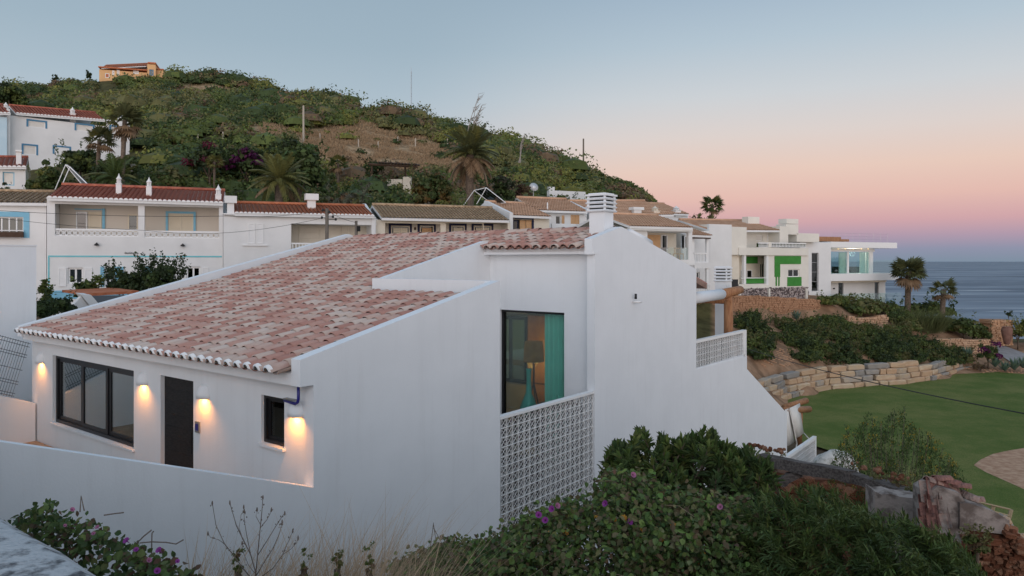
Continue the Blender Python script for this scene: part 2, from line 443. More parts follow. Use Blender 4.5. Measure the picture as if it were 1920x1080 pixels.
def ground(x, y):
    y = max(y, 0.7)
    u = CX + FPX * x / y
    i, f = _soft(u)
    z = (1 - f) * np.interp(y, _Y, _tab[i]) + f * np.interp(y, _Y, _tab[i + 1])
    q = Vector((x, y, 0)) - P0
    q.z = 0
    s, t = q.dot(SX), q.dot(TX)
    if -6.4 < s < 31 and -0.35 < t < 12.5:               # cut for the house and its terraces
        z = min(z, np.interp(s, [-6.4, 0, 2, 5, 14, 23, 31], [-0.25, -0.25, -1.7, -2.2, -3.5, -5.4, -5.5]))
    return float(z)

def band(u, v, pts):
    return np.interp(u, [p[0] for p in pts], [p[1] for p in pts])
FIELD_TOP = [(480, 330), (560, 248), (600, 236), (680, 236), (760, 246), (830, 268), (880, 300), (930, 340)]
FIELD_BOT = [(480, 330), (560, 300), (600, 330), (760, 335), (860, 320), (930, 340)]
TOP_T = [(300, 168), (330, 160), (400, 158), (450, 168), (520, 178), (560, 182)]
TOP_B = [(300, 168), (340, 178), (420, 186), (500, 190), (560, 182)]
def bare(x, y, z):
    """how much of the ground here is dry grass and soil instead of scrub (0..1)"""
    u = CX + FPX * x / y; v = HY - FPX * (z - EYE) / y
    b = 0.0
    if 70 < y < 125 and 480 < u < 930:
        a, c = band(u, v, FIELD_TOP), band(u, v, FIELD_BOT)
        b = max(b, min(1, max(0, min(v - a, c - v) / 7)))
    if y > 125 and 300 < u < 560:
        a, c = band(u, v, TOP_T), band(u, v, TOP_B)
        b = max(b, min(1, max(0, min(v - a, c - v) / 3)))
    if y > 110 and 660 < u < 720 and 195 < v < 240:
        b = max(b, 0.6)
    if y > 66 and u < 1150:
        k = mnoise.noise(Vector((x * .045 + 9, y * .03, 4.0)))
        b = max(b, min(.9, max(0, (k - .38) * 6)))
    return b
from mathutils import noise as mnoise

m = bpy.data.materials.new('hill_soil')
m.use_nodes = True
t = m.node_tree
b = t.nodes['Principled BSDF']
b.inputs['Roughness'].default_value = 0.95
b.inputs['Specular IOR Level'].default_value = 0.1
a = t.nodes.new('ShaderNodeAttribute'); a.attribute_name = 'col'
n = t.nodes.new('ShaderNodeTexNoise'); n.inputs['Scale'].default_value = 0.9; n.inputs['Detail'].default_value = 9
co = t.nodes.new('ShaderNodeTexCoord'); t.links.new(co.outputs['Object'], n.inputs[0])
dk = mixc(t, maprange(t, n.outputs[0], 0.3, 0.7, 0.0, 1.0), (0.62, 0.60, 0.58, 1), (1.25, 1.22, 1.2, 1))
t.links.new(mixc(t, 1.0, a.outputs['Color'], dk, 'MULTIPLY'), b.inputs['Base Color'])
bp = t.nodes.new('ShaderNodeBump'); bp.inputs['Strength'].default_value = 0.6; bp.inputs['Distance'].default_value = 0.25
t.links.new(n.outputs[0], bp.inputs['Height']); t.links.new(bp.outputs[0], b.inputs['Normal'])
M['soil'] = m

ucol = np.arange(-700, 2701, 14.0)
V, C = [], []
from mathutils import noise as mnoise
for y in _Y:
    for u in ucol:
        x = (u - CX) / FPX * y
        z = ground(x, y)
        k = min(1, max(0, (y - 50) / 40)) * (1 if u < 1350 else max(0, 1 - (u - 1350) / 100))
        if k > 0:
            z += k * (mnoise.noise(Vector((x * 0.05, y * 0.05, 0.3))) * 1.6 + mnoise.noise(Vector((x * 0.2, y * 0.2, 5))) * 0.45)
        V.append((x, y, z))
        bb = bare(x, y, z)
        g = Vector((0.085, 0.080, 0.035)).lerp(Vector((0.38, 0.275, 0.17)), bb)
        if y < 46: g = Vector((0.10, 0.075, 0.05))
        if u > 1340 and 44 < y < 72: g = Vector((0.30, 0.19, 0.12))
        C.append((*g, 1))
nu = len(ucol)
F = [(j * nu + i, j * nu + i + 1, (j + 1) * nu + i + 1, (j + 1) * nu + i) for j in range(len(_Y) - 1) for i in range(nu - 1)]
me = bpy.data.meshes.new('hillside')
me.from_pydata(V, [], F)
me.materials.append(M['soil'])
ca = me.attributes.new('col', 'FLOAT_COLOR', 'POINT')
ca.data.foreach_set('color', np.array(C, dtype=np.float32).ravel())
me.polygons.foreach_set('use_smooth', [True] * len(me.polygons))
tag(link('hillside', me), 'scrubby hill with dry grass field rising behind the village', kind='structure')
HILLV = np.array(V).reshape(len(_Y), nu, 3)
def surf(x, y):
    """height of the built ground mesh"""
    u = CX + FPX * x / y
    fi = np.clip((u - ucol[0]) / 14.0, 0, nu - 1.001); i = int(fi); fu = fi - i
    j = int(np.clip(np.searchsorted(_Y, y) - 1, 0, len(_Y) - 2)); fy = np.clip((y - _Y[j]) / (_Y[j + 1] - _Y[j]), 0, 1)
    Z = HILLV[:, :, 2]
    return float((Z[j, i] * (1 - fu) + Z[j, i + 1] * fu) * (1 - fy) + (Z[j + 1, i] * (1 - fu) + Z[j + 1, i + 1] * fu) * fy)
def on_ground(u, v, y0=45.0, y1=300.0):
    """first point of the land seen at pixel (u, v) beyond distance y0"""
    y = y0
    while y < y1:
        p = at(u, v, y)
        if p.z <= surf(p.x, y): return Vector((p.x, y, surf(p.x, y)))
        y += 0.4
    p = at(u, v, y1)
    return p

# sea out to the horizon
m = bpy.data.materials.new('sea_water')
m.use_nodes = True
t = m.node_tree
b = t.nodes['Principled BSDF']
b.inputs['Base Color'].default_value = (0.035, 0.075, 0.11, 1)
b.inputs['Roughness'].default_value = 0.55
b.inputs['Specular IOR Level'].default_value = 0.12
co = t.nodes.new('ShaderNodeTexCoord')
mp = t.nodes.new('ShaderNodeMapping'); mp.inputs['Scale'].default_value = (0.016, 0.055, 1); mp.inputs['Rotation'].default_value = (0, 0, math.radians(8))
t.links.new(co.outputs['Object'], mp.inputs[0])
n = t.nodes.new('ShaderNodeTexNoise'); n.inputs['Scale'].default_value = 1.0; n.inputs['Detail'].default_value = 8; n.inputs['Distortion'].default_value = 0.6
t.links.new(mp.outputs[0], n.inputs[0])
foam = maprange(t, n.outputs[0], 0.56, 0.70)
mp2 = t.nodes.new('ShaderNodeMapping'); mp2.inputs['Scale'].default_value = (0.004, 0.02, 1)
t.links.new(co.outputs['Object'], mp2.inputs[0])
n3 = t.nodes.new('ShaderNodeTexNoise'); n3.inputs['Scale'].default_value = 1.0; n3.inputs['Detail'].default_value = 6
t.links.new(mp2.outputs[0], n3.inputs[0])
swell = maprange(t, n3.outputs[0], 0.35, 0.65)
c_a = mixc(t, swell, (0.070, 0.115, 0.165, 1), (0.21, 0.27, 0.33, 1))
t.links.new(mixc(t, foam, c_a, (0.38, 0.43, 0.47, 1)), b.inputs['Base Color'])
bp = t.nodes.new('ShaderNodeBump'); bp.inputs['Strength'].default_value = 0.9; bp.inputs['Distance'].default_value = 1.2
t.links.new(n.outputs[0], bp.inputs['Height']); t.links.new(bp.outputs[0], b.inputs['Normal'])
mb = MB()
mb.add([(-9000, 85, -14), (9000, 85, -14), (30000, 40000, -14), (-30000, 40000, -14)], [(0, 1, 2, 3)])
tag(mb.build('sea', m), 'grey blue sea with pale swell reaching the horizon', kind='structure')

# lawn, sand patch, path
LAWN_Z = -5.0
m = bpy.data.materials.new('lawn_grass')
m.use_nodes = True
t = m.node_tree
b = t.nodes['Principled BSDF']; b.inputs['Roughness'].default_value = 0.9; b.inputs['Specular IOR Level'].default_value = 0.15
co = t.nodes.new('ShaderNodeTexCoord')
n = t.nodes.new('ShaderNodeTexNoise'); n.inputs['Scale'].default_value = 0.28; n.inputs['Detail'].default_value = 12; n.inputs['Roughness'].default_value = 0.75
t.links.new(co.outputs['Object'], n.inputs[0])
n2 = t.nodes.new('ShaderNodeTexNoise'); n2.inputs['Scale'].default_value = 14; n2.inputs['Detail'].default_value = 5
t.links.new(co.outputs['Object'], n2.inputs[0])
g1 = mixc(t, maprange(t, n.outputs[0], 0.34, 0.66), (0.095, 0.145, 0.028, 1), (0.205, 0.210, 0.066, 1))
g2 = mixc(t, maprange(t, n2.outputs[0], 0.4, 0.7, 0, 0.6), g1, (0.055, 0.095, 0.018, 1))
t.links.new(g2, b.inputs['Base Color'])
bp = t.nodes.new('ShaderNodeBump'); bp.inputs['Strength'].default_value = 1.0; bp.inputs['Distance'].default_value = 0.09
t.links.new(n2.outputs[0], bp.inputs['Height']); t.links.new(bp.outputs[0], b.inputs['Normal'])
edge = [(1420, 775), (1480, 747), (1520, 738), (1560, 730), (1600, 727), (1640, 723), (1700, 720), (1716, 717), (1756, 712), (1780, 704), (1800, 698), (1825, 693), (1860, 696), (1900, 700), (1990, 705), (2300, 710)]
pts = [on_z(u, v, LAWN_Z) for u, v in edge]
pts += [Vector((34, 22, LAWN_Z)), Vector((12, 20, LAWN_Z)), hw(31, -0.3, LAWN_Z), hw(33, 3, LAWN_Z)]
mb = MB(); mb.add(pts, [tuple(range(len(pts)))[::-1]])
tag(mb.build('lawn', m), 'mown green lawn below the stone retaining wall', kind='structure')
mb = MB()
sp = [(1826, 872), (1838, 862), (1862, 851), (1890, 845), (1925, 839), (1990, 836), (2050, 842), (2060, 930), (1990, 945), (1930, 922), (1900, 908), (1875, 897), (1848, 885)]
mb.add([on_z(u, v, LAWN_Z + 0.01) for u, v in sp], [tuple(range(len(sp)))[::-1]])
tag(mb.build('sand_patch', mat('sandy_soil', (0.36, 0.20, 0.12), (0.50, 0.32, 0.21), 3.0, 0.95, 0.8, 12)), 'bare patch of sandy soil worn into the lawn', kind='structure')
mb = MB()
pa = [(1868, 645, 70), (1878, 642, 70.5), (1960, 672, 65), (2080, 700, 62), (2080, 716, 61.4), (1960, 702, 62), (1898, 680, 64.5), (1872, 668, 67)]
mb.add([Vector((*at(u, v, y).xy, surf(at(u, v, y).x, y) + 0.05)) for u, v, y in pa], [tuple(range(len(pa)))[::-1]])
tag(mb.build('garden_path', M['path']), 'grey concrete path leading past the urn', kind='structure')
# street the picture is taken from, and the tiled patio
mb = MB(); q = [hw(-12, -22, 2.86), hw(-6.55, -22, 2.86), hw(-6.55, 26, 2.86), hw(-12, 26, 2.86)]
mb.add(q, [(0, 1, 2, 3)])
tag(mb.build('street', M['asphalt']), 'asphalt street running above the gardens', kind='structure')
mb = MB(); q = [hw(-5.8, 0.23, 0), hw(0, 0.23, 0), hw(0, 11, 0), hw(-5.8, 11, 0)]
mb.add(q, [(0, 1, 2, 3)])
tag(mb.build('patio_floor', M['paving']), 'tan paved patio floor in front of the white house', kind='structure')
# ---------------------------------------------------------------- the white house in front
house = thing('white_house', 'large white modern house with pink barrel tile roof and lit wall lamps', 'house', P0, HROT)
# side wall with the boundary wall of the patio running on from it in one plane
SL = 0.2266                                                # fall of the parapet
mb = MB()
mb.prism([(-6.4, 3.30), (0, 0.94), (0, 2.53), (-0.25, 2.53), (-0.25, 2.945), (0.0, 2.945 + 0.25 * SL), (4.62, 4.05), (4.65, 4.05), (4.65, -3.2), (-6.4, -3.2)], 0.0, 0.22)
mb.build('side_wall', M['plaster'], house)
# front
mb = MB()
mb.panel((0.02, 0, 0), (0, 1, 0), (1, 0, 0), 0.22, 11.05, -0.2, 2.53, 0.26,
         [(5.94, 10.06, 0.58, 2.20), (3.60, 4.83, -0.2, 2.22), (0.787, 1.427, 1.42, 2.22)])
mb.build('front_wall', M['plaster'], house)
part('cornice', M['plaster'], house, (-0.25, 0.0, 0.222, 11.1, 2.532, 2.72))
mb = MB(); mb.prism([(-0.25, 2.722), (0.35, 2.722), (0.35, 2.88)], 0.222, 11.1); mb.build('eave_bed', M['plaster'], house)
# far gable wall with its white verge, back walls and the inner shell that keeps the rooms dark
mb = MB(); mb.prism([(-0.30, 2.86), (-0.30, 2.60), (0.02, 2.53), (0.02, -0.2), (16, -5), (16, 3.6), (9.9, 5.42)], 11.05, 11.33)
mb.build('gable_wall', M['plaster'], house)
# patio wall on the left, falling towards the house
mb = MB(); mb.prism([(-6.4, 3.45), (-0.02, 0.93), (-0.02, -0.3), (-6.4, -0.3)], 11.0, 11.2); mb.build('patio_wall', M['plaster'], house)

# front windows and door ------------------------------------------------------
def framed(name, t0, t1, z0, z1, s0, s1, w, panes, parent, m_frame, m_glass, panebar=None):
    """a frame in the front wall with upright bars; each pane and inner sash its own mesh"""
    mb = MB()
    mb.box(s0, s1, t0, t1, z0, z0 + w); mb.box(s0, s1, t0, t1, z1 - w, z1)
    mb.box(s0, s1, t0, t0 + w, z0 + w, z1 - w); mb.box(s0, s1, t1 - w, t1, z0 + w, z1 - w)
    fr = mb.build(name, m_frame, parent)
    W = (t1 - t0 - 2 * w) / panes
    for k in range(panes):
        a, bb = t0 + w + k * W, t0 + w + (k + 1) * W
        sw = panebar or w * 0.8
        so = 0.02 if k % 2 else 0.045
        mb = MB()
        mb.box(s0 + so, s1 - 0.01 + so, a + 0.002, a + sw, z0 + w, z1 - w); mb.box(s0 + so, s1 - 0.01 + so, bb - sw, bb - 0.002, z0 + w, z1 - w)
        mb.box(s0 + so, s1 - 0.01 + so, a + sw, bb - sw, z0 + w, z0 + w + sw * 0.8); mb.box(s0 + so, s1 - 0.01 + so, a + sw, bb - sw, z1 - w - sw * 0.8, z1 - w)
        mb.build('sash', m_frame, fr)
        part('pane', m_glass, fr, (s0 + so + 0.018, s0 + so + 0.026, a + sw, bb - sw, z0 + w + sw * 0.8, z1 - w - sw * 0.8))
    return fr
w1 = framed('window', 5.945, 10.055, 0.585, 2.195, 0.09, 0.16, 0.075, 3, house, M['black'], M['pane'], 0.10)
part('sill', M['plaster'], w1, (-0.03, 0.088, 5.90, 10.10, 0.54, 0.578))
w2 = framed('window', 0.79, 1.424, 1.425, 2.217, 0.07, 0.14, 0.055, 1, house, M['black'], M['glass'], 0.06)
part('sill', M['plaster'], w2, (-0.04, 0.068, 0.75, 1.46, 1.375, 1.418))
dr = part('door', M['door'], house, (0.10, 0.15, 3.605, 4.825, 0.01, 2.215))
mb = MB()
for k in range(9):
    mb.box(0.092, 0.0995, 3.63, 4.80, 0.06 + k * 0.238, 0.06 + k * 0.238 + 0.234)
mb.build('door_panel', M['door'], dr, kind='stuff')
mb = MB(); mb.tube([(0.05, 3.72, 0.85), (0.05, 3.72, 1.25)], 0.012, 6); mb.build('handle', M['black'], dr)
# room behind the front windows: floor, back wall, sofa, shelf
rm = mat('room_walls', (0.50, 0.47, 0.43), None, rough=0.9)
part('room_wall', rm, house, (3.6, 3.7, 5.2, 10.9, -0.1, 2.5), (0.3, 3.6, 5.2, 5.28, -0.1, 2.5), (0.3, 3.6, 10.8, 10.9, -0.1, 2.5))
part('room_floor', mat('room_floor', (0.20, 0.15, 0.11), None, rough=0.5), house, (0.28, 4.0, 0.3, 10.9, -0.15, -0.11))
part('room_ceiling', rm, house, (0.28, 4.0, 0.3, 10.9, 2.5, 2.53))
part('room_wall', mat('warm_bathroom_wall', (0.30, 0.20, 0.13), None), house, (1.6, 1.68, 0.3, 3.4, -0.1, 2.5))
bedm = mat('bed_linen', (0.45, 0.42, 0.40), None)
bed = thing('bed', 'pale bed seen through the black framed sliding window', 'bed', hw(1.3, 6.8, 0), HROT)
part('mattress', bedm, bed, (0, 2.0, -0.7, 1.3, 0.25, 0.62)); part('headboard', M['wood_dark'], bed, (2.0, 2.12, -0.8, 1.4, 0.0, 1.15))
for k in (-0.35, 0.5):
    mb = MB(); mb.lathe([(0.02, -0.08), (0.24, -0.06), (0.30, 0), (0.24, 0.06), (0.02, 0.08)], (1.6, k + 0.2, 0.72), 10); mb.build('pillow', bedm, bed, True)

# roof ------------------------------------------------------------------------
RS = 0.243
rz = lambda s: (2.705 + 0.212 * (s + 0.45)) if s < 4.5 else (2.705 + 0.212 * 4.95 + 0.272 * (s - 4.5))   # underside of the tiles: two pitches
RIDGE = 9.9
A0, B0 = 4.42, 8.55                                        # sunk court cut into the roof
TB = 3.5
mb = MB()
def slab(s0, s1, t0, t1, z=rz):
    mb.hexa([(s0, t0, z(s0) - 0.16), (s1, t0, z(s1) - 0.16), (s1, t1, z(s1) - 0.16), (s0, t1, z(s0) - 0.16),
             (s0, t0, z(s0)), (s1, t0, z(s1)), (s1, t1, z(s1)), (s0, t1, z(s0))])
slab(0.36, A0 - 0.1, 0.225, TB); slab(0.36, 4.5, TB + .151, 11.04); slab(4.5, RIDGE, TB + .151, 11.04); slab(8.52, RIDGE, 0.225, TB - 0.01)
zb = lambda s: rz(RIDGE) - 0.25 * (s - RIDGE)
slab(RIDGE, 16, 0.23, 11.04, zb)
roof = mb.build('roof', mat('roof_bed_mortar', (0.22, 0.14, 0.11), (0.30, 0.2, 0.16), 6, 0.95), house)
PITCH = (10.72 - 0.987) / 35.0
ANG = math.atan(0.212)
ang = lambda s: math.atan(0.212 if s < 4.3 else 0.272)

def tile_mat(name, attr):
    m = bpy.data.materials.new(name)
    m.use_nodes = True
    t = m.node_tree
    b = t.nodes['Principled BSDF']; b.inputs['Roughness'].default_value = 0.85; b.inputs['Specular IOR Level'].default_value = 0.2
    if attr:
        a = t.nodes.new('ShaderNodeAttribute'); a.attribute_name = 'rnd'; r = a.outputs['Fac']
    else:
        r = t.nodes.new('ShaderNodeObjectInfo').outputs['Random']
    co = t.nodes.new('ShaderNodeTexCoord')
    mp = t.nodes.new('ShaderNodeMapping'); mp.inputs['Scale'].default_value = (1.6, 5, 5)
    t.links.new(co.outputs['Object'], mp.inputs[0])
    off = t.nodes.new('ShaderNodeCombineXYZ')
    mul = t.nodes.new('ShaderNodeMath'); mul.operation = 'MULTIPLY'; mul.inputs[1].default_value = 37.0
    t.links.new(r, mul.inputs[0]); t.links.new(mul.outputs[0], off.inputs[1]); t.links.new(off.outputs[0], mp.inputs['Location'])
    n = t.nodes.new('ShaderNodeTexNoise'); n.inputs['Scale'].default_value = 1.2; n.inputs['Detail'].default_value = 6
    t.links.new(mp.outputs[0], n.inputs[0])
    ad = t.nodes.new('ShaderNodeMath'); ad.operation = 'MULTIPLY_ADD'
    t.links.new(n.outputs[0], ad.inputs[0]); ad.inputs[1].default_value = 0.95
    sh = t.nodes.new('ShaderNodeMath'); sh.operation = 'SUBTRACT'; sh.inputs[1].default_value = 0.475
    t.links.new(r, sh.inputs[0]); t.links.new(sh.outputs[0], ad.inputs[2])
    cr = ramp(t, [(0.0, (0.37, 0.200, 0.165, 1)), (0.22, (0.42, 0.235, 0.195, 1)), (0.42, (0.45, 0.275, 0.230, 1)), (0.58, (0.47, 0.325, 0.28, 1)),
                  (0.74, (0.50, 0.40, 0.345, 1)), (1.0, (0.54, 0.46, 0.41, 1))], ad.outputs[0], 'LINEAR')
    t.links.new(cr.outputs[0], b.inputs['Base Color'])
    n2 = t.nodes.new('ShaderNodeTexNoise'); n2.inputs['Scale'].default_value = 40; t.links.new(co.outputs['Object'], n2.inputs[0])
    bp = t.nodes.new('ShaderNodeBump'); bp.inputs['Strength'].default_value = 0.15; bp.inputs['Distance'].default_value = 0.02
    t.links.new(n2.outputs[0], bp.inputs['Height']); t.links.new(bp.outputs[0], b.inputs['Normal'])
    return m
M['tile'] = tile_mat('mottled_pink_tile', False)
M['tile_mass'] = tile_mat('mottled_pink_tile_field', True)

def barrel(L, r0, r1, lift, n=7, th=0.016, up=True):
    """one tapered half-round tile along +x: wide r0 at the low end, r1 at the high end; returns verts, faces"""
    v, f = [], []
    for x, r, z in ((0, r0, lift), (L, r1, 0.0)):
        for k in range(n + 1):
            a = math.pi * k / n
            v.append((x, r * math.cos(a), z + (r * .82 * math.sin(a) if up else -r * math.sin(a) * 0.75)))
    for k in range(n + 1):                                  # inner lip of the low end
        a = math.pi * k / n
        v.append((0.0, (r0 - th) * math.cos(a), lift + ((r0 - th) * .82 * math.sin(a) if up else -(r0 - th) * math.sin(a) * 0.75)))
    for k in range(n):
        f.append((k, k + 1, n + 2 + k, n + 1 + k))
        f.append((k + 1, k, 2 * (n + 1) + k, 2 * (n + 1) + k + 1))
    return v, f
LT, EXPO = 0.44, 0.335
tv, tf = barrel(LT, 0.118, 0.100, 0.022)
tile_mes = []
for k in range(4):                                          # slightly different castings
    mb = MB(); mb.add([(x, y * (1 + 0.03 * math.sin(k * 2 + x)), z * (1 + 0.03 * k / 4)) for x, y, z in tv], tf)
    tile_mes.append(mb.mesh('tile', M['tile'], True))
def tilepos(s_low, t):
    return Vector((s_low, t, rz(s_low) + 0.030))
spots = []
ncol = 40
for c in range(ncol):
    tt = 0.987 - 3 * PITCH + 0.04 + c * PITCH
    if not 0.26 < tt < 10.95: continue
    for r in range(34):
        s_low = -0.50 + r * EXPO
        if s_low > RIDGE - 0.12: break
        if tt < TB + 0.12 and A0 - 0.40 < s_low < 8.15: continue
        spots.append((s_low, tt, r))
# the little roof piece over the court keeps its own eave
for c in range(ncol):
    tt = 0.987 - 3 * PITCH + 0.04 + c * PITCH
    if 0.26 < tt < TB - 0.15: spots.append((8.14, tt, 99))
eye_l = Vector((3.08 * 0.609 - 11.2 * 0.793, -2.44 - 6.82, EYE))
uniq = []
seen = set()
for sp_ in spots:
    k = (round(sp_[0], 2), round(sp_[1], 2))
    if k in seen: continue
    seen.add(k); uniq.append(sp_)
spots = sorted(uniq, key=lambda p: (Vector((p[0], p[1], rz(p[0]))) - eye_l).length)
big, small = spots[:300], spots[300:]
for (s_, t_, r_) in big:
    o = link('tile', tile_mes[rnd.randrange(4)], roof, tilepos(s_, t_ + rnd.uniform(-.006, .006)), (rnd.uniform(-.05, .05), -ang(s_) + rnd.uniform(-.02, .02), rnd.uniform(-.02, .02)))
V, R = [], []
fv = np.array(tv)
ca_, sa_ = math.cos(ANG), math.sin(ANG)
mbt = MB()
vals = []
for (s_, t_, r_) in small:
    ca_, sa_ = math.cos(ang(s_)), math.sin(ang(s_))
    jx, jt, ja = rnd.uniform(-.02, .02), rnd.uniform(-.006, .006), rnd.uniform(-.02, .02)
    p = tilepos(s_ + jx, t_ + jt)
    pts = [(p.x + x * ca_ - z * sa_, p.y + y + ja * x, p.z + x * sa_ + z * ca_) for x, y, z in tv]
    mbt.add(pts, tf)
    vals += [rnd.random()] * len(tf)
me = mbt.mesh('tiles', M['tile_mass'], True)
at_ = me.attributes.new('rnd', 'FLOAT', 'FACE')
at_.data.foreach_set('value', np.array(vals, dtype=np.float32))
o = link('upper_tiles', me, roof); o['kind'] = 'stuff'
# channel tiles between the covers (one run of hollow tiles under each gap)
pv, pf = barrel(LT, 0.100, 0.112, 0.012, 5, 0.014, False)
mbt = MB(); vals = []
for c in range(ncol + 1):
    tt = 0.987 - 3 * PITCH + 0.04 + (c - 0.5) * PITCH
    if not 0.30 < tt < 10.98: continue
    for r in range(34):
        s_low = -0.47 + r * EXPO
        if s_low > RIDGE - 0.12: break
        if tt < TB + 0.08 and A0 - 0.40 < s_low < 8.10: continue
        ca_, sa_ = math.cos(ang(s_low)), math.sin(ang(s_low))
        p = tilepos(s_low, tt); p.z += 0.045
        mbt.add([(p.x + x * ca_ - z * sa_, p.y + y, p.z + x * sa_ + z * ca_) for x, y, z in pv], pf)
        vals += [rnd.random()] * len(pf)
    if tt < TB - 0.15:
        p = tilepos(8.16, tt); p.z += 0.035
        mbt.add([(p.x + x * ca_ - z * sa_, p.y + y, p.z + x * sa_ + z * ca_) for x, y, z in pv], pf)
        vals += [rnd.random()] * len(pf)
me = mbt.mesh('channel_tiles', M['tile_mass'], True)
at_ = me.attributes.new('rnd', 'FLOAT', 'FACE')
at_.data.foreach_set('value', np.array(vals, dtype=np.float32))
o = link('channel_tiles', me, roof); o['kind'] = 'stuff'
# white mortar plugs closing the lowest cover tiles
mb = MB()
v = [(0.0, 0.102 * math.cos(math.pi * k / 8), 0.102 * math.sin(math.pi * k / 8)) for k in range(9)]
v2 = [(0.05, y, z) for _, y, z in v]
v3 = [(-0.018, y * 0.6, z * 0.6 + 0.012) for _, y, z in v]
mb.add(v + v2 + v3, [(k, k + 1, 10 + k, 9 + k) for k in range(8)] + [(k + 1, k, 18 + k, 19 + k) for k in range(8)] + [tuple(range(18, 27))])
plug = mb.mesh('tile_end', M['white'], True)
for c in range(ncol):
    tt = 0.987 - 3 * PITCH + 0.04 + c * PITCH
    if tt < 0.3: continue
    if tt > 10.95: break
    link('tile_end', plug, roof, (-0.508, tt, rz(-0.5) + 0.058), (0, -ANG, 0))
# ridge tiles
mbr = MB()
rv, rf = barrel(0.48, 0.15, 0.125, 0.02, 8, 0.018)
mbr.add(rv, rf)
rme = mbr.mesh('ridge_tile', M['tile'], True)
t_ = 0.30
while t_ < 10.6:
    link('ridge_tile', rme, roof, (RIDGE, t_, rz(RIDGE) + 0.045 + rnd.uniform(-.008, .008)), (0, rnd.uniform(-.02, .02), math.pi / 2 + rnd.uniform(-.03, .03)))
    t_ += 0.40
# back slope: simple rolled tiles
mb = MB()
for c in range(40):
    tt = 0.4 + c * 0.27
    v, f = [], []
    for x in (RIDGE + 0.05, 16.2):
        for k in range(6):
            a = math.pi * k / 5
            v.append((x, tt + 0.108 * math.cos(a), zb(x) + 0.02 + 0.1 * math.sin(a)))
    mb.add(v, [(k, k + 6, k + 7, k + 1) for k in range(5)])
o = mb.build('back_slope_tiles', M['tile'], roof); o['kind'] = 'stuff'

# sunk court: kerb wall, flank wall, window wall, floor -----------------------------
part('kerb_wall', M['plaster'], house, (A0, A0 + 0.2, 0.222, TB + 0.15, 1.5, 4.052))
mb = MB(); mb.prism([(A0 + 0.202, 4.052), (A0 + 0.202, -1.5), (8.8, -1.5), (8.8, 5.0), (8.35, 5.005)], TB, TB + 0.15); mb.build('flank_wall', M['plaster'], house)
WS = 8.6
mb = MB()
mb.panel((WS, 0, 0), (0, 1, 0), (1, 0, 0), 0.222, TB - 0.003, -2.2, 4.80, 0.25, [(1.023, 3.173, -0.9, 3.12)])
mb.build('court_wall', M['plaster'], house)
part('cornice', M['plaster'], house, (WS - 0.27, WS - 0.003, -0.02, TB - 0.004, 4.63, 4.70), (WS - 0.20, WS - 0.003, 0.222, TB - 0.004, 4.702, 4.80))
cf = MB(); cf.box(4.66, WS, 0.0, TB, -2.3, -2.2); cf.build('court_floor', M['paving'], house)
w3 = framed('window', 1.024, 3.172, -0.899, 3.119, WS + 0.11, WS + 0.19, 0.06, 1, house, M['black'], M['tealglass'], 0.012)
# gable block beside the court, balcony parapets and the stepped walls running down the garden: one wall plane
mb = MB()
mb.prism([(8.40, -3.5), (8.40, 4.62), (8.28, 4.62), (8.28, 5.01), (9.76, 5.36), (14.574, 4.198), (14.574, 1.05), (19.11, 0.985), (19.118, 0.515), (23.867, -1.895), (23.867, -5.4), (8.6, -5.4)], -0.012, 0.215)
mb.build('gable_block_wall', M['plaster'], house)
part('back_wall', M['plaster'], house, (14.35, 14.574, 0.22, 11.0, -4, 4.0))
part('terrace_floor', M['paving'], house, (14.6, 19.1, 0.22, 9.0, 0.55, 0.75))
part('terrace_wall', M['plaster'], house, (18.95, 19.1, 0.22, 9.0, -5.4, 0.55))
# tubular gutter end at the back slope
mb = MB(); mb.tube([(10.4, 0.12, 5.22), (11.6, 0.12, 4.95)], 0.12, 10); mb.build('verge_roll', M['plaster'], house, True)

# pierced breeze block screens ------------------------------------------------------
def breeze_mesh(w, h, d=0.035):
    """square block: rim and a diagonal lattice of thin ribs"""
    mb = MB()
    e = 0.0065
    mb.box(0, w, 0, d, 0, e); mb.box(0, w, 0, d, h - e, h); mb.box(0, e, 0, d, e, h - e); mb.box(w - e, w, 0, d, e, h - e)
    r = 0.0034
    def bar(x0, z0, x1, z1):
        dx, dz = x1 - x0, z1 - z0
        l = math.hypot(dx, dz); nx, nz = -dz / l * r, dx / l * r
        mb.hexa([(x0 + nx, 0.01, z0 + nz), (x0 - nx, 0.01, z0 - nz), (x0 - nx, d - 0.01, z0 - nz), (x0 + nx, d - 0.01, z0 + nz),
                 (x1 + nx, 0.01, z1 + nz), (x1 - nx, 0.01, z1 - nz), (x1 - nx, d - 0.01, z1 - nz), (x1 + nx, d - 0.01, z1 + nz)])
    for i in range(2):
        for j in range(2):
            x0, z0, x1, z1 = i * w / 2, j * h / 2, (i + 1) * w / 2, (j + 1) * h / 2
            bar(x0, z0, x1, z1); bar(x0, z1, x1, z0)
    bar(w / 2, 0, 0, h / 2); bar(0, h / 2, w / 2, h); bar(w / 2, h, w, h / 2); bar(w, h / 2, w / 2, 0)
    return mb.mesh('breeze_block', M['white'])
def screen(name, s0, s1, z0, z1, nx, nz, t0, rim, label, slope=0.0, parent=None):
    w, h = (s1 - s0) / nx, (z1 - z0) / nz
    me = breeze_mesh(w, h)
    sc_ = parent
    cnt = 0
    for j in range(nz - 1, -1, -1):
        for i in range(nx):
            link('breeze_block', me, sc_, (s0 + i * w, t0, z0 + j * h))
    return w, h
scr = thing('breeze_block_screen', 'tall pierced white breeze block screen below the teal window', 'screen', P0, HROT, 'pierced white breeze block screens')
screen('s', 4.72, 8.38, -1.62, 1.175, 18, 14, 0.03, 0.05, '', parent=scr)
part('cap', M['white'], scr, (4.655, 8.39, 0.0, 0.16, 1.178, 1.235))
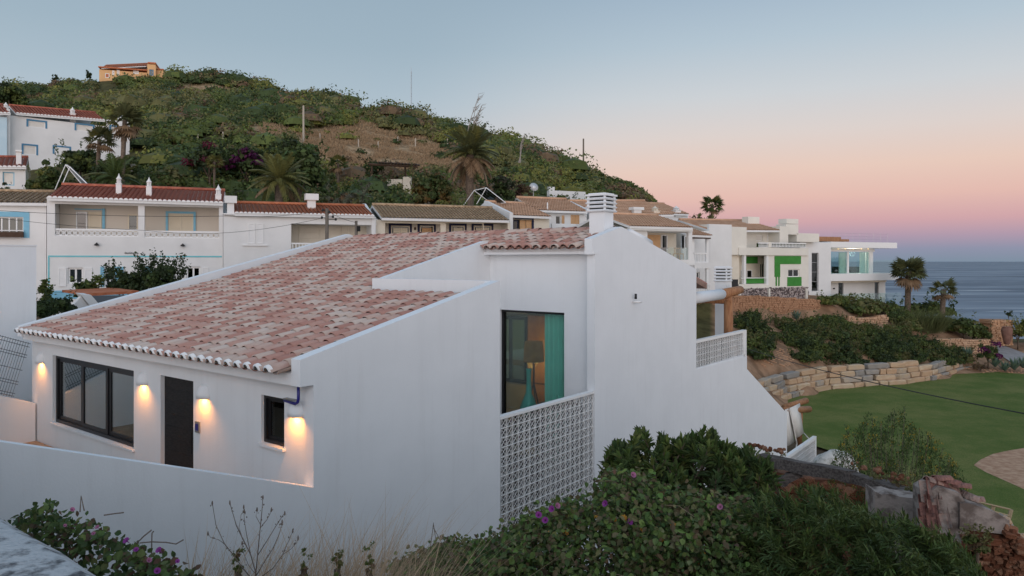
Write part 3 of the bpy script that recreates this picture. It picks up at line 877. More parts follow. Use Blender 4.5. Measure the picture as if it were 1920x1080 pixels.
part('base', M['plaster'], scr, (4.655, 8.39, 0.01, 0.15, -3.4, -1.625))
scr2 = thing('breeze_block_screen', 'small pierced breeze block screen along the log pergola terrace', 'screen', P0, HROT, 'pierced white breeze block screens')
screen('s', 14.6, 18.8, 1.07, 1.86, 20, 4, 0.03, 0.05, '', parent=scr2)
part('cap', M['white'], scr2, (14.58, 19.0, 0.0, 0.16, 1.863, 1.95))
part('base', M['plaster'], scr2, (14.58, 18.805, 0.0, 0.16, 0.97, 1.067))
part('post', M['white'], scr2, (18.81, 19.1, 0.003, 0.157, 1.068, 1.862), (19.003, 19.11, 0.0, 0.16, 0.52, 1.95))
scr3 = thing('breeze_block_screen', 'sloping end screen of breeze blocks beside the white boulder', 'screen', P0, HROT, 'pierced white breeze block screens')
screen('s', 24.0, 28.2, -5.15, -3.86, 20, 6, 0.03, 0.05, '', parent=scr3)
part('cap', M['white'], scr3, (23.88, 28.4, 0.0, 0.16, -3.857, -3.72))
part('post', M['white'], scr3, (28.203, 28.4, 0.003, 0.157, -5.3, -3.86))

# chimney on the ridge -----------------------------------------------------------------
def louvre_chimney(s_, t_, z0, z1, w, cap_w, cap_h, n, label, parent=house):
    ch = MB(); ch.box(s_ - w / 2, s_ + w / 2, t_ - w / 2, t_ + w / 2, z0, z1)
    c = ch.build('chimney', M['plaster'], parent, label=label)
    inner = cap_w * 0.36
    part('flue', M['dark'], c, (s_ - inner, s_ + inner, t_ - inner, t_ + inner, z1, z1 + cap_h - 0.06))
    mb = MB()
    for a in (-1, 1):
        for b_ in (-1, 1):
            mb.box(s_ + a * cap_w * .40 - .025, s_ + a * cap_w * .40 + .025, t_ + b_ * cap_w * .40 - .025, t_ + b_ * cap_w * .40 + .025, z1, z1 + cap_h - 0.05)
    mb.build('corner_posts', M['plaster'], c)
    st = cap_h / n
    for k in range(n):
        z = z1 + k * st
        h = cap_w / 2
        i = h * 0.80
        mb = MB()
        if k == n - 1:
            mb.prism([(s_ + x * h, t_ + y * h) for x, y in ((-1, -1), (1, -1), (1, 1), (-1, 1))], z + st * 0.06, z + st * 0.5, 'z')
            mb.prism([(s_ + x * i, t_ + y * i) for x, y in ((-1, -1), (1, -1), (1, 1), (-1, 1))], z + st * 0.5, z + st * 0.78, 'z')
        else:
            lo = [(s_ + x * h * .93, t_ + y * h * .93, z + st * 0.06) for x, y in ((-1, -1), (1, -1), (1, 1), (-1, 1))]
            md = [(s_ + x * h, t_ + y * h, z + st * 0.34) for x, y in ((-1, -1), (1, -1), (1, 1), (-1, 1))]
            hi = [(s_ + x * i, t_ + y * i, z + st * 0.72) for x, y in ((-1, -1), (1, -1), (1, 1), (-1, 1))]
            mb.add(lo + md + hi, [(3, 2, 1, 0), (8, 9, 10, 11)] + [(a + q, a + (q + 1) % 4, a + 4 + (q + 1) % 4, a + 4 + q) for a in (0, 4) for q in range(4)])
        mb.build('louvre', M['plaster'], c)
louvre_chimney(9.55, 0.48, 4.6, 5.74, 0.46, 0.62, 0.52, 5, 'white louvred chimney on the gable peak')
louvre_chimney(20.3, 1.35, 0.6, 3.66, 0.46, 0.56, 0.62, 5, 'lower louvred chimney behind the log pergola')

# log pergola on the terrace
pg = thing('log_pergola', 'timber log beam on a log post over the terrace', 'pergola', P0, HROT)
mb = MB(); mb.tube([(19.3, 0.75, 0.75), (19.3, 0.75, 3.02)], 0.17, 12); mb.build('post', M['wood_log'], pg, True)
mb = MB(); mb.tube([(14.6, 0.75, 3.23), (16.5, 0.75, 3.21), (18.6, 0.75, 3.25)], [0.20, 0.20, 0.19], 12); mb.build('beam', M['plaster'], pg, True, label='white painted log beam')
mb = MB(); mb.tube([(18.6, 0.75, 3.25), (19.9, 0.72, 3.32), (20.4, 0.70, 3.36)], [0.19, 0.17, 0.15], 12); mb.build('beam_end', M['wood_log'], pg, True)
mb = MB(); mb.tube([(19.3, 0.62, 3.0), (19.3, 3.5, 3.0)], 0.15, 10); mb.build('cross_beam', M['wood_log'], pg, True)
# canvas hanging from logs at the lower end of the garden wall
cv = thing('canvas_awning', 'off white canvas hung over two log ends below the stepped wall', 'awning', P0, HROT)
def lower(u, v, t): 
    p = at(u, v, 1.0) - Vector((0, 0, EYE)); c0 = Vector((0, 0, EYE)); q = (P0 + TX * t - c0).dot(TX) / p.dot(TX); w = c0 + p * q - P0
    return (w.dot(SX), t, w.z)
log1 = [lower(1499, 752, 1.0), lower(1508, 750, 0.8)]
mb = MB(); mb.tube([lower(1470, 764, 1.6), lower(1512, 751, 1.0)], 0.15, 10); mb.build('log', M['wood_log'], cv, True)
mb = MB(); mb.tube([lower(1470, 770, 0.9), lower(1517, 767, 0.7)], 0.16, 10); mb.build('log', M['wood_log'], cv, True)
mb = MB(); mb.tube([lower(1500, 765, 0.9), lower(1498, 835, 0.9)], 0.14, 10); mb.build('log', M['wood_log'], cv, True)
def sheet(name, cols):
    mb = MB(); n = len(cols[0])
    for c in cols: mb.v += [tuple(p) for p in c]
    mb.f = [(i * n + j, i * n + j + 1, (i + 1) * n + j + 1, (i + 1) * n + j) for i in range(len(cols) - 1) for j in range(n - 1)]
    o = mb.build(name, M['canvas'], cv, True)
    sd = o.modifiers.new('thick', 'SOLIDIFY'); sd.thickness = 0.02
sheet('canvas', [[lower(1472, 768, .8), lower(1472, 800, .75), lower(1472, 838, .8)], [lower(1478, 766, .75), lower(1479, 800, .62), lower(1482, 834, .7)], [lower(1483, 768, .8), lower(1488, 800, .8), lower(1490, 828, .8)]])
sheet('canvas', [[lower(1481, 765, .7), lower(1487, 795, .6), lower(1493, 822, .7)], [lower(1492, 760, .65), lower(1497, 790, .48), lower(1500, 818, .6)], [lower(1500, 756, .75), lower(1503, 785, .7), lower(1507, 812, .7)]])
mb = MB(); mb.tube([lower(1507, 812, .7), lower(1518, 824, .1)], 0.025, 5); mb.tube([lower(1481, 768, .68), lower(1487, 795, .58), lower(1494, 832, .6), lower(1492, 845, .5)], 0.035, 5); mb.build('rope', M['canvas'], cv)

# wall lamps: half-shell plaster uplights turned down, each lit -----------------------------
def wall_lamp(t_, z_, k):
    names = ['plaster wall lamp at the far left corner of the front', 'plaster wall lamp between the sliding window and the door', 'plaster wall lamp right of the charcoal door', 'plaster wall lamp under the blue bracket']
    L = thing('wall_lamp', names[k], 'wall lamp', hw(0.018, t_, z_), HROT, 'lit wall lamps on the house front')
    mb = MB()
    n = 10
    ring = lambda r, z: [(-r * math.sin(math.pi * q / n) * 0.75, r * math.cos(math.pi * q / n), z) for q in range(n + 1)]
    rs = [(0.175, 0.0), (0.17, 0.09), (0.13, 0.20), (0.06, 0.25)]
    v = [p for r, z in rs for p in ring(r, z)] + [p for p in ring(0.158, 0.0)] + [p for p in ring(0.12, 0.17)]
    f = []
    for i in range(len(rs) - 1):
        f += [(i * 11 + q, i * 11 + q + 1, (i + 1) * 11 + q + 1, (i + 1) * 11 + q) for q in range(n)]
    f += [(q + 1, q, 44 + q, 44 + q + 1) for q in range(n)] + [(44 + q + 1, 44 + q, 55 + q, 55 + q + 1) for q in range(n)]
    f += [tuple(range(33, 44)), tuple(range(55, 66))]
    mb.add(v, f); mb.build('shade', M['plaster'], L, True)
    mb = MB(); mb.lathe([(0.02, 0.06), (0.035, 0.08), (0.03, 0.12)], (-0.06, 0, 0), 8); mb.build('bulb', M['bulb'], L, True)
    ld = bpy.data.lights.new('lamp_light', 'SPOT'); ld.energy = 82.0; ld.color = (1.0, 0.35, 0.05); ld.spot_size = math.radians(140); ld.spot_blend = 1.0; ld.shadow_soft_size = 0.03
    lo = bpy.data.objects.new('lamp_light', ld); COL.objects.link(lo); lo.parent = L; lo.location = (-0.09, 0, 0.065)
    lo.rotation_euler = (0, math.radians(-6), 0)
for k, (t_, z_) in enumerate(((10.72, 1.955), (5.50, 1.965), (3.21, 1.955), (0.45, 1.985))):
    wall_lamp(t_, z_, k)
# door bell plate, blue bracket, small spot on the gable
db = thing('entry_phone', 'small blue and silver entry phone right of the door', 'intercom', hw(0.018, 3.42, 1.30), HROT)
part('plate', M['metal'], db, (-0.03, 0, -0.07, 0.07, 0, 0.20)); part('button_panel', M['blueplastic'], db, (-0.036, -0.031, -0.045, 0.045, 0.04, 0.16))
br = thing('wall_bracket', 'dark blue curved bracket under the eave corner', 'bracket', hw(0, 0.42, 2.05), HROT)
mb = MB(); mb.tube([(-0.12, -0.20, 0.47), (-0.12, -0.20, 0.26), (-0.12, -0.18, 0.20), (-0.12, -0.12, 0.17), (-0.12, 0.16, 0.19)], 0.024, 8); mb.build('arm', M['blueplastic'], br, True)
part('tray', M['metal'], br, (-0.16, -0.08, -0.10, 0.15, 0.215, 0.235))
cs = thing('security_camera', 'little dark camera on a white arm on the gable', 'camera', hw(10.35, -0.012, 3.42), HROT)
mb = MB(); mb.tube([(0, 0, -0.06), (0, -0.16, -0.06), (0.12, -0.2, -0.06)], 0.03, 8); mb.build('arm', M['white'], cs, True)
mb = MB(); mb.tube([(0, -0.10, 0.02), (0, -0.10, 0.16)], 0.035, 8); mb.build('sensor', M['black'], cs, True)

# living room behind the teal window ---------------------------------------------------------
rm2 = mat('living_room_wall', (0.42, 0.36, 0.28), (0.36, 0.30, 0.23), 2, 0.9)
part('room_wall', rm2, house, (8.88, 13.0, 0.24, 0.32, -1.0, 3.4), (8.88, 13.0, 8.0, 8.1, -1.0, 3.4))
part('room_ceiling', rm2, house, (8.88, 14.2, 0.24, 8.1, 3.4, 3.5))
part('room_floor', mat('living_room_floor', (0.26, 0.20, 0.12), (0.32, 0.25, 0.16), 3, 0.35), house, (8.88, 14.2, 0.24, 8.1, -1.05, -1.0))
mb = MB(); mb.panel((14.1, 0, 0), (0, 1, 0), (1, 0, 0), 0.24, 8.1, -1.0, 3.4, 0.1, [(6.2, 7.8, 0.0, 2.45)]); mb.build('room_wall', rm2, house)
gw = framed('window', 6.22, 7.78, 0.01, 2.44, 14.02, 14.10, 0.09, 2, house, M['black'], M['clearglass'], 0.05)
o = bpy.data.objects['back_wall']
bpy.data.objects.remove(o)
mb = MB(); mb.panel((14.35, 0, 0), (0, 1, 0), (1, 0, 0), 0.22, 11.0, -4.0, 4.0, 0.22, [(6.2, 7.8, 0.0, 2.45)]); mb.build('back_wall', M['plaster'], house)
part('wood_panel', mat('warm_wood_panel', (0.36, 0.17, 0.06), (0.26, 0.11, 0.04), 3, .6), house, (13.98, 14.08, 4.6, 6.15, -0.9, 2.5))
lp = thing('floor_lamp', 'tripod floor lamp glowing amber behind the teal window', 'lamp', hw(12.0, 4.45, -1.0), HROT)
ambr = mat('amber_lamp_shade', (0.45, 0.22, 0.08), (0.30, 0.13, 0.05), 3, 0.8, emit=(0.9, 0.36, 0.07), estr=0.06)
mb = MB(); mb.lathe([(0.34, 2.2), (0.32, 2.6), (0.29, 2.85)], (0, 0, 0), 20); mb.build('shade', ambr, lp, True)
for k in range(3):
    a = k * 2.1 + 0.4
    mb = MB(); mb.tube([(0, 0, 1.5), (0.45 * math.cos(a), 0.45 * math.sin(a), 0)], 0.022, 6); mb.build('leg', M['black'], lp)
mb = MB(); mb.tube([(0, 0, 1.4), (0, 0, 2.2)], 0.03, 6); mb.build('stem', M['black'], lp)
mb = MB(); mb.tube([(0, -0.5, 1.5), (0, 0.5, 1.5)], 0.02, 6); mb.build('crossbar', M['wood_dark'], lp)
pl = bpy.data.lights.new('room_lamp_light', 'POINT'); pl.energy = 70; pl.color = (1, 0.5, 0.16); pl.shadow_soft_size = 0.2
plo = bpy.data.objects.new('room_lamp_light', pl); COL.objects.link(plo); plo.parent = lp; plo.location = (0.9, 0.7, 2.0)
va = thing('vase', 'tall necked turquoise vase inside the teal window', 'vase', hw(9.2, 2.6, -0.36), HROT)
mb = MB(); mb.lathe([(0.16, 0.5), (0.24, 0.62), (0.25, 0.75), (0.17, 0.95), (0.085, 1.15), (0.065, 1.5), (0.075, 1.78), (0.09, 1.82)], (0, 0, 0), 18); mb.build('body', mat('turquoise_glaze', (0.10, 0.42, 0.40), None, rough=0.25, spec=0.6), va, True)
part('stand', M['wood_dark'], va, (-0.2, 0.2, -0.2, 0.2, 0, 0.5))
cu = thing('curtain', 'teal pleated curtain at the right of the big window', 'curtain', hw(8.98, 1.36, -1.0), HROT)
mb = MB(); n = 41
for z in (0.05, 2.2, 4.15):
    mb.v += [(0.035 * math.sin(k * 1.25) + 0.02 * math.sin(k * 3.1), -0.1 + 0.62 * k / (n - 1), z) for k in range(n)]
mb.f = [(j * n + k, j * n + k + 1, (j + 1) * n + k + 1, (j + 1) * n + k) for j in range(2) for k in range(n - 1)]
mb.build('cloth', mat('teal_curtain_cloth', (0.50, 0.80, 0.72), (0.40, 0.72, 0.64), 1, 0.9), cu, True)
so = thing('armchair', 'dark green armchair behind the tripod lamp', 'armchair', hw(11.2, 3.45, -1.0), HROT)
gm = mat('dark_green_upholstery', (0.03, 0.06, 0.05), None, rough=0.9)
part('seat', gm, so, (-0.4, 0.4, -0.4, 0.4, 0.1, 0.45)); part('backrest', gm, so, (0.4, 0.6, -0.45, 0.45, 0.1, 1.0))
for k in (-0.5, 0.402): part('armrest', gm, so, (-0.4, 0.4, k, k + 0.1, 0.1, 0.62))

# old street wall in the foreground
sw = MB()
n = 60
prof = []
v, f = [], []
for i in range(n + 1):
    t_ = -14 + 13.9 * i / n
    for s_, z_ in ((-6.55, 2.2), (-6.52, 3.30), (-6.46, 3.345), (-6.15, 3.36), (-5.90, 3.345), (-5.835, 3.30), (-5.82, 0.5)):
        k = rnd.uniform(-.008, .008)
        v.append((s_ + k, t_, z_ + rnd.uniform(-.006, .006)))
for i in range(n):
    for k in range(6):
        f.append((i * 7 + k, (i + 1) * 7 + k, (i + 1) * 7 + k + 1, i * 7 + k + 1))
sw.add(v, f)
o = sw.build('street_wall', M['concrete'], None, True); o.location = P0; o.rotation_euler = (0, 0, HROT)
tag(o, 'rough stained concrete wall top in the bottom left foreground', 'wall')
# neighbour's blank wall and the leaning mesh fence at the far left
nb = thing('neighbour_building', 'blank blue grey wall of the neighbouring building at the left edge', 'building', P0, HROT)
part('wall', M['plaster'], nb, (-9, 0.69, 13.0, 19, -0.5, 4.86)); part('coping', M['plaster'], nb, (-9, 0.71, 12.98, 13.2, 4.862, 4.89))
fe = thing('mesh_fence', 'grey welded mesh fence leaning along the patio wall', 'fence', P0, HROT)
def fpt(s_, h):
    zb_ = 0.93 + (-0.02 - s_) * 0.395
    return (s_ + h * 0.34, 11.12 + h * 0.16, zb_ + h)
for k in range(1, 3):
    s_ = -0.05 - k * 2.5
    mb = MB(); mb.tube([fpt(s_ - 0.5, -0.1), fpt(s_ - 0.5, 1.35)], 0.028, 6); mb.build('post', M['fencewire'], fe)
mb = MB()
for k in range(110):
    s_ = -0.02 - k * 0.055
    mb.tube([fpt(s_ - 0.48, 0.02), fpt(s_ - 0.48, 1.3)], 0.0065, 4, False)
for h in (0.05, 0.11, 0.32, 0.38, 0.65, 0.95, 1.01, 1.2, 1.28):
    mb.tube([fpt(-0.45, h), fpt(-6.4, h)], 0.0075, 4, False)
mb.build('mesh_panel', M['fencewire'], fe, kind='stuff')
# ---------------------------------------------------------------- houses of the village behind
class House:
    """a building whose front runs from pixel column u0 at distance Y0 to u1 at Y1; local x along the front, y inwards, z up"""
    def __init__(s, name, label, cat, u0, Y0, u1, Y1, group=None):
        s.a = Vector(((u0 - CX) / FPX * Y0, Y0, 0)); s.b = Vector(((u1 - CX) / FPX * Y1, Y1, 0))
        d = (s.b - s.a); s.w = d.length; s.d = d.normalized(); s.n = Vector((-s.d.y, s.d.x, 0))
        s.o = thing(name, label, cat, s.a, math.atan2(s.d.y, s.d.x), group)
    def P(s, u, v, y=0.0):
        """pixel -> local (x, z) on the upright plane y inwards of the front"""
        r = Vector(((u - CX) / FPX, 1, -(v - HY) / FPX)); c = Vector((0, 0, EYE))
        q = (s.a + s.n * y - c).dot(s.n) / r.dot(s.n)
        w = c + r * q
        return ((w - s.a).dot(s.d), w.z)
    def rect(s, u0, v0, u1, v1, y=0.0):
        x0, zt = s.P(u0, v0, y); x1, zb_ = s.P(u1, v1, y)
        return x0, x1, zb_, zt
    def box(s, name, m, u0, v0, u1, v1, y0, y1, parent=None, label=None, yref=None):
        x0, x1, zb_, zt = s.rect(u0, v0, u1, v1, y0 if yref is None else yref)
        return part(name, m, parent or s.o, (x0, x1, y0, y1, zb_, zt), label=label)
    def wall(s, m, u0, v0, u1, v1, holes=(), y=0.0, th=0.25, name='wall'):
        x0, x1, zb_, zt = s.rect(u0, v0, u1, v1, y)
        mb = MB(); mb.panel((0, y, 0), (1, 0, 0), (0, 1, 0), x0, x1, zb_, zt, th, [s.rect(*h, y) for h in holes])
        return mb.build(name, m, s.o)
    def window(s, u0, v0, u1, v1, y=0.0, bars=1, cross=0, frame=None, pane=None, w=0.07, surround=None, sw=0.12, sill=False, recess=0.10):
        x0, x1, z0, z1 = s.rect(u0, v0, u1, v1, y)
        mb = MB(); r0 = y + recess
        mb.box(x0, x1, r0, r0 + .06, z0, z0 + w); mb.box(x0, x1, r0, r0 + .06, z1 - w, z1); mb.box(x0, x0 + w, r0, r0 + .06, z0 + w, z1 - w); mb.box(x1 - w, x1, r0, r0 + .06, z0 + w, z1 - w)
        for k in range(1, bars + 1):
            c = x0 + (x1 - x0) * k / (bars + 1); mb.box(c - w * .5, c + w * .5, r0, r0 + .055, z0 + w, z1 - w)
        for k in range(1, cross + 1):
            c = z0 + (z1 - z0) * k / (cross + 1); mb.box(x0 + w, x1 - w, r0 + .005, r0 + .05, c - w * .35, c + w * .35)
        f = mb.build('window', frame or M['white'], s.o)
        part('pane', pane or M['glass'], f, (x0 + w, x1 - w, r0 + .03, r0 + .036, z0 + w, z1 - w))
        part('dark_backing', M['dark'], f, (x0, x1, r0 + .3, r0 + .32, z0, z1))  # dark sheet standing in for the unlit room behind the pane
        if surround:
            mb = MB(); e = 0.03
            mb.box(x0 - sw, x0, y - e, y + .02, z0 - (sw if sill else 0), z1 + sw); mb.box(x1, x1 + sw, y - e, y + .02, z0 - (sw if sill else 0), z1 + sw); mb.box(x0, x1, y - e, y + .02, z1, z1 + sw)
            if sill: mb.box(x0, x1, y - e, y + .02, z0 - sw, z0)
            mb.build('surround', surround, f)
        return f
    def shutter(s, u0, v0, u1, v1, y, m, leaves=1, slats=10):
        x0, x1, z0, z1 = s.rect(u0, v0, u1, v1, y)
        W = (x1 - x0) / leaves
        for k in range(leaves):
            a, b_ = x0 + k * W + .01, x0 + (k + 1) * W - .01
            mb = MB(); e = min(.07, W * .2)
            mb.box(a, a + e, y - .05, y - .005, z0, z1); mb.box(b_ - e, b_, y - .05, y - .005, z0, z1)
            mb.box(a + e, b_ - e, y - .05, y - .005, z0, z0 + e); mb.box(a + e, b_ - e, y - .05, y - .005, z1 - e, z1)
            st = (z1 - z0 - 2 * e) / slats
            for q in range(slats):
                z = z0 + e + q * st
                mb.hexa([(a + e, y - .045, z), (b_ - e, y - .045, z), (b_ - e, y - .03, z), (a + e, y - .03, z), (a + e, y - .02, z + st * .9), (b_ - e, y - .02, z + st * .9), (b_ - e, y - .005, z + st * .9), (a + e, y - .005, z + st * .9)])
            mb.build('shutter', m, s.o)
    def roof(s, u0, ve0, u1, ve1, vr, m, ye=-0.35, yr=3.2, ends=None, ur=None, back=True, pitch=0.24, uv_r=None, thick=0.14, rows=9):
        """tiled slope: eave seen at (u0, ve0)-(u1, ve1) on plane ye, ridge seen at row vr above its middle, on plane yr"""
        x0, z0 = s.P(u0, ve0, ye); x1, z1 = s.P(u1, ve1, ye)
        um = (u0 + u1) / 2 if ur is None else ur
        _, zr = s.P(um, vr, yr)
        zr_ = zr - (z0 + z1) / 2
        n = max(4, round((x1 - x0) / pitch)); W = (x1 - x0) / n
        mb = MB(); r = W * .5
        rows = max(3, rows)
        for i in range(n):
            xc = x0 + (i + .5) * W; ze = z0 + (z1 - z0) * (i + .5) / n
            for j in range(rows):
                f0, f1 = j / rows, (j + 1.12) / rows
                for q, lift in ((0, 0),):
                    v = []
                    for ff, lf, rr in ((f0, .035, r * 1.0), (min(f1, 1), .0, r * .86)):
                        y = ye + (yr - ye) * ff; z = ze + zr_ * ff + lf
                        v += [(xc + rr * math.cos(math.pi * k / 4), y, z + rr * .9 * math.sin(math.pi * k / 4)) for k in range(5)]
                    mb.add(v, [(k, k + 1, k + 6, k + 5) for k in range(4)])
        o = mb.build('roof_tiles', m, s.o, True, kind='stuff')
        mb = MB()
        mb.hexa([(x0, ye + .05, z0 - thick), (x1, ye + .05, z1 - thick), (x1, yr, z1 + zr_ - thick), (x0, yr, z0 + zr_ - thick),
                 (x0, ye + .05, z0 + .02), (x1, ye + .05, z1 + .02), (x1, yr, z1 + zr_ + .02), (x0, yr, z0 + zr_ + .02)])
        if back:
            yb = yr + (yr - ye); zb0 = z0 + zr_ * .1
            mb.hexa([(x0, yr + .01, z0 + zr_ - thick), (x1, yr + .01, z1 + zr_ - thick), (x1, yb, z1 - thick), (x0, yb, z0 - thick),
                     (x0, yr + .01, z0 + zr_ + .05), (x1, yr + .01, z1 + zr_ + .05), (x1, yb, z1 + .05), (x0, yb, z0 + .05)])
        mb.build('roof', M['plaster_far'], s.o)
        mb = MB(); mb.tube([(x0, yr, z0 + zr_ + .08), (x1, yr, z1 + zr_ + .08)], .13, 8); mb.build('ridge', m, s.o, True)
        if ends:
            mb = MB()
            for i in range(n):
                xc = x0 + (i + .5) * W; ze = z0 + (z1 - z0) * (i + .5) / n + .02
                mb.add([(xc + r * math.cos(math.pi * k / 6), ye - .012, ze + r * .95 * math.sin(math.pi * k / 6)) for k in range(7)], [tuple(range(7))[::-1]])
            mb.build('tile_ends', ends, s.o, kind='stuff')
        return x0, x1, z0, z1, zr_
    def algarve_chimney(s, u, vb, vt, wpx, y, m=None):
        """ornate little white chimney with a pointed cap"""
        x0, z0 = s.P(u - wpx / 2, vb, y); x1, zt = s.P(u + wpx / 2, vt, y)
        c = (x0 + x1) / 2; w = (x1 - x0) / 2; h = zt - z0
        mb = MB(); mb.box(c - w, c + w, y - w, y + w, z0 - .4, z0 + h * .38); mb.box(c - w * 1.15, c + w * 1.15, y - w * 1.15, y + w * 1.15, z0 + h * .38, z0 + h * .42)
        ch = mb.build('chimney', m or M['plaster_far'], s.o)
        mb = MB()
        for k in range(8):
            a = math.pi * k / 4; mb.box(c + w * .68 * math.cos(a) - w * .16, c + w * .68 * math.cos(a) + w * .16, y + w * .68 * math.sin(a) - w * .16, y + w * .68 * math.sin(a) + w * .16, z0 + h * .42, z0 + h * .66)
        mb.lathe([(w * .45, h * .42), (w * .45, h * .66)], (c, y, z0), 8)
        mb.build('lantern', m or M['plaster_far'], ch)
        mb = MB(); mb.lathe([(w * 1.05, h * .66), (w * 1.05, h * .70), (w * .55, h * .80), (w * .25, h * .90), (w * .05, h)], (c, y, z0), 8); mb.build('cap', m or M['plaster_far'], ch)
        return ch
    def cap_chimney(s, u0, v0, u1, v1, vm, us, ue, y, m=None, depth=.6):
        """plain stack (us..ue wide) with a wider block on top"""
        x0, x1, zm, zt = s.rect(u0, v0, u1, vm, y); a, b_, zb_, _ = s.rect(us, vm, ue, v1, y)
        ch = part('chimney', m or M['plaster_far'], s.o, (a, b_, y, y + depth * .7, zb_ - .5, zm))
        part('cap', m or M['plaster_far'], ch, (x0, x1, y - .15, y + depth, zm, zt))
        return ch
    def balusters(s, u0, v0, u1, v1, y, m, n, rail=None, kind='turned'):
        x0, x1, z0, z1 = s.rect(u0, v0, u1, v1, y)
        mb = MB(); mb.box(x0, x1, y, y + .14, z1 - .10, z1); mb.box(x0, x1, y, y + .12, z0, z0 + .05)
        bl = mb.build('balustrade', m, s.o)
        W = (x1 - x0) / n
        for k in range(n):
            mb = MB(); c = x0 + (k + .5) * W
            if kind == 'turned':
                h = z1 - z0 - .15
                mb.lathe([(W * .16, 0), (W * .30, h * .3), (W * .14, h * .62), (W * .2, h)], (c, y + .06, z0 + .05), 6)
            else:
                mb.box(c - W * .16, c + W * .16, y + .03, y + .08, z0 + .05, z1 - .10)
            mb.build('baluster', m, bl, kind == 'turned')
        return bl
    def lattice(s, u0, v0, u1, v1, y, m, n):
        """pierced balcony panels of crossing ribs"""
        x0, x1, z0, z1 = s.rect(u0, v0, u1, v1, y)
        mb = MB(); mb.box(x0, x1, y, y + .14, z1 - .12, z1); mb.box(x0, x1, y, y + .12, z0, z0 + .05)
        bl = mb.build('balustrade', m, s.o)
        W = (x1 - x0) / n
        for k in range(n):
            a, b_ = x0 + k * W, x0 + (k + 1) * W
            mb = MB(); zc0, zc1 = z0 + .05, z1 - .12; zm = (zc0 + zc1) / 2
            def bar(p, q, r=.028):
                dx, dz = q[0] - p[0], q[1] - p[1]; l = math.hypot(dx, dz); nx, nz = -dz / l * r, dx / l * r
                mb.hexa([(p[0] + nx, y + .03, p[1] + nz), (p[0] - nx, y + .03, p[1] - nz), (p[0] - nx, y + .09, p[1] - nz), (p[0] + nx, y + .09, p[1] + nz),
                         (q[0] + nx, y + .03, q[1] + nz), (q[0] - nx, y + .03, q[1] - nz), (q[0] - nx, y + .09, q[1] - nz), (q[0] + nx, y + .09, q[1] + nz)])
            bar((a, zc0), (b_, zc1)); bar((a, zc1), (b_, zc0)); c = (a + b_) / 2
            for A in range(6):
                t0, t1 = A * math.pi / 3, (A + 1) * math.pi / 3
                bar((c + W * .3 * math.cos(t0), zm + W * .3 * math.sin(t0)), (c + W * .3 * math.cos(t1), zm + W * .3 * math.sin(t1)), .022)
            mb.build('lattice_block', m, bl)
    def solid(s, u0, v0, u1, v1, y0, y1, m, name='wall'):
        return s.box(name, m, u0, v0, u1, v1, y0, y1)
    def gablewall(s, name, m, pix, y0, y1):
        """upright end wall across the roof: list of (u, v, y) corners read on planes y"""
        return None

GRP = 'white terraced houses of the village row'
W_ = M['plaster_far']

# --- B: the long red roofed house with two lattice balconies
h = House('terraced_house', 'red roofed house with two lattice balconies and a turquoise band', 'house', 88, 42, 418, 45.2, GRP)
h.wall(W_, 88, 374, 418, 600, [(103, 382, 259, 444), (271, 386, 411, 447), (127, 502, 156, 532), (197, 500, 214, 536), (286, 500, 300, 534), (349, 500, 376, 532)])
x0, x1, zb_, zt = h.rect(88, 374, 418, 600)
part('side_wall', W_, h.o, (x0, x0 + .25, .26, 7, zb_, zt - .1), (x1 - .25, x1, .26, 7, zb_, zt - .1))
part('back_wall', mat('balcony_back_wall', (0.62, 0.56, 0.48), None, rough=.9), h.o, (x0 + .26, x1 - .26, 1.7, 1.9, h.P(200, 450, 1.7)[1], zt))
part('balcony_floor', W_, h.o, (x0 + .26, x1 - .26, .26, 1.69, h.P(200, 447)[1] - .15, h.P(200, 447)[1]))
part('ceiling', W_, h.o, (x0 + .26, x1 - .26, .26, 7, zt - .05, zt))
part('inner_wall', W_, h.o, (x0 + .26, x1 - .26, .9, 1.0, zb_, h.P(200, 452)[1]))
h.box('cornice', M['white'], 86, 372, 420, 379, -.25, -.003)
h.roof(88, 371.5, 418, 381.5, 353.5, M['roofred'], -.42, 3.0, M['white'], ur=255, pitch=.262)
for a, b_, c, d, k in ((103, 428, 259, 444, 15), (271, 432, 411, 447, 13)): h.lattice(a, b_, c, d, .06, M['white'], k)
gold = mat('glass_with_evening_sky', (0.02, 0.02, 0.02), None, rough=0.03, spec=1.0)
h.window(143, 397, 164, 432, 1.7, 0, 0, M['white'], gold, recess=-.08); h.shutter(166, 397, 191, 432, 1.7, M['shutter'], 1, 12)
x0, x1, z0, z1 = h.rect(192, 391, 197, 432, 1.68); part('surround', M['skyblue'], h.o, (x0, x1, 1.6, 1.69, z0, z1))
x0, x1, z0, z1 = h.rect(140, 391, 192, 394, 1.68); part('surround', M['skyblue'], h.o, (x0, x1, 1.6, 1.69, z0, z1))
h.window(240, 402, 259, 436, 1.7, 0, 0, M['shutter'], M['glass'], recess=-.08)
h.shutter(316, 400, 340, 438, 1.7, M['shutter'], 1, 14); h.shutter(340, 400, 363, 438, 1.7, M['shutter'], 1, 14)
x0, x1, z0, z1 = h.rect(311, 396, 367, 438, 1.68); part('surround', M['skyblue'], h.o, (x0, x0 + .13, 1.6, 1.69, z0, z1), (x1 - .13, x1, 1.6, 1.69, z0, z1), (x0 + .13, x1 - .13, 1.6, 1.69, z1 - .13, z1))
h.box('paint_band', M['turq'], 92, 479, 416, 482.5, -.02, -.001); h.box('paint_band', M['turq'], 90, 479, 92.6, 548, -.021, -.001)
h.window(127, 502, 156, 532, 0, 1, 0, M['white'], w=.10); h.shutter(109, 502, 125, 537, 0, M['white'], 1, 12); h.shutter(158, 502, 173, 537, 0, M['white'], 1, 12)
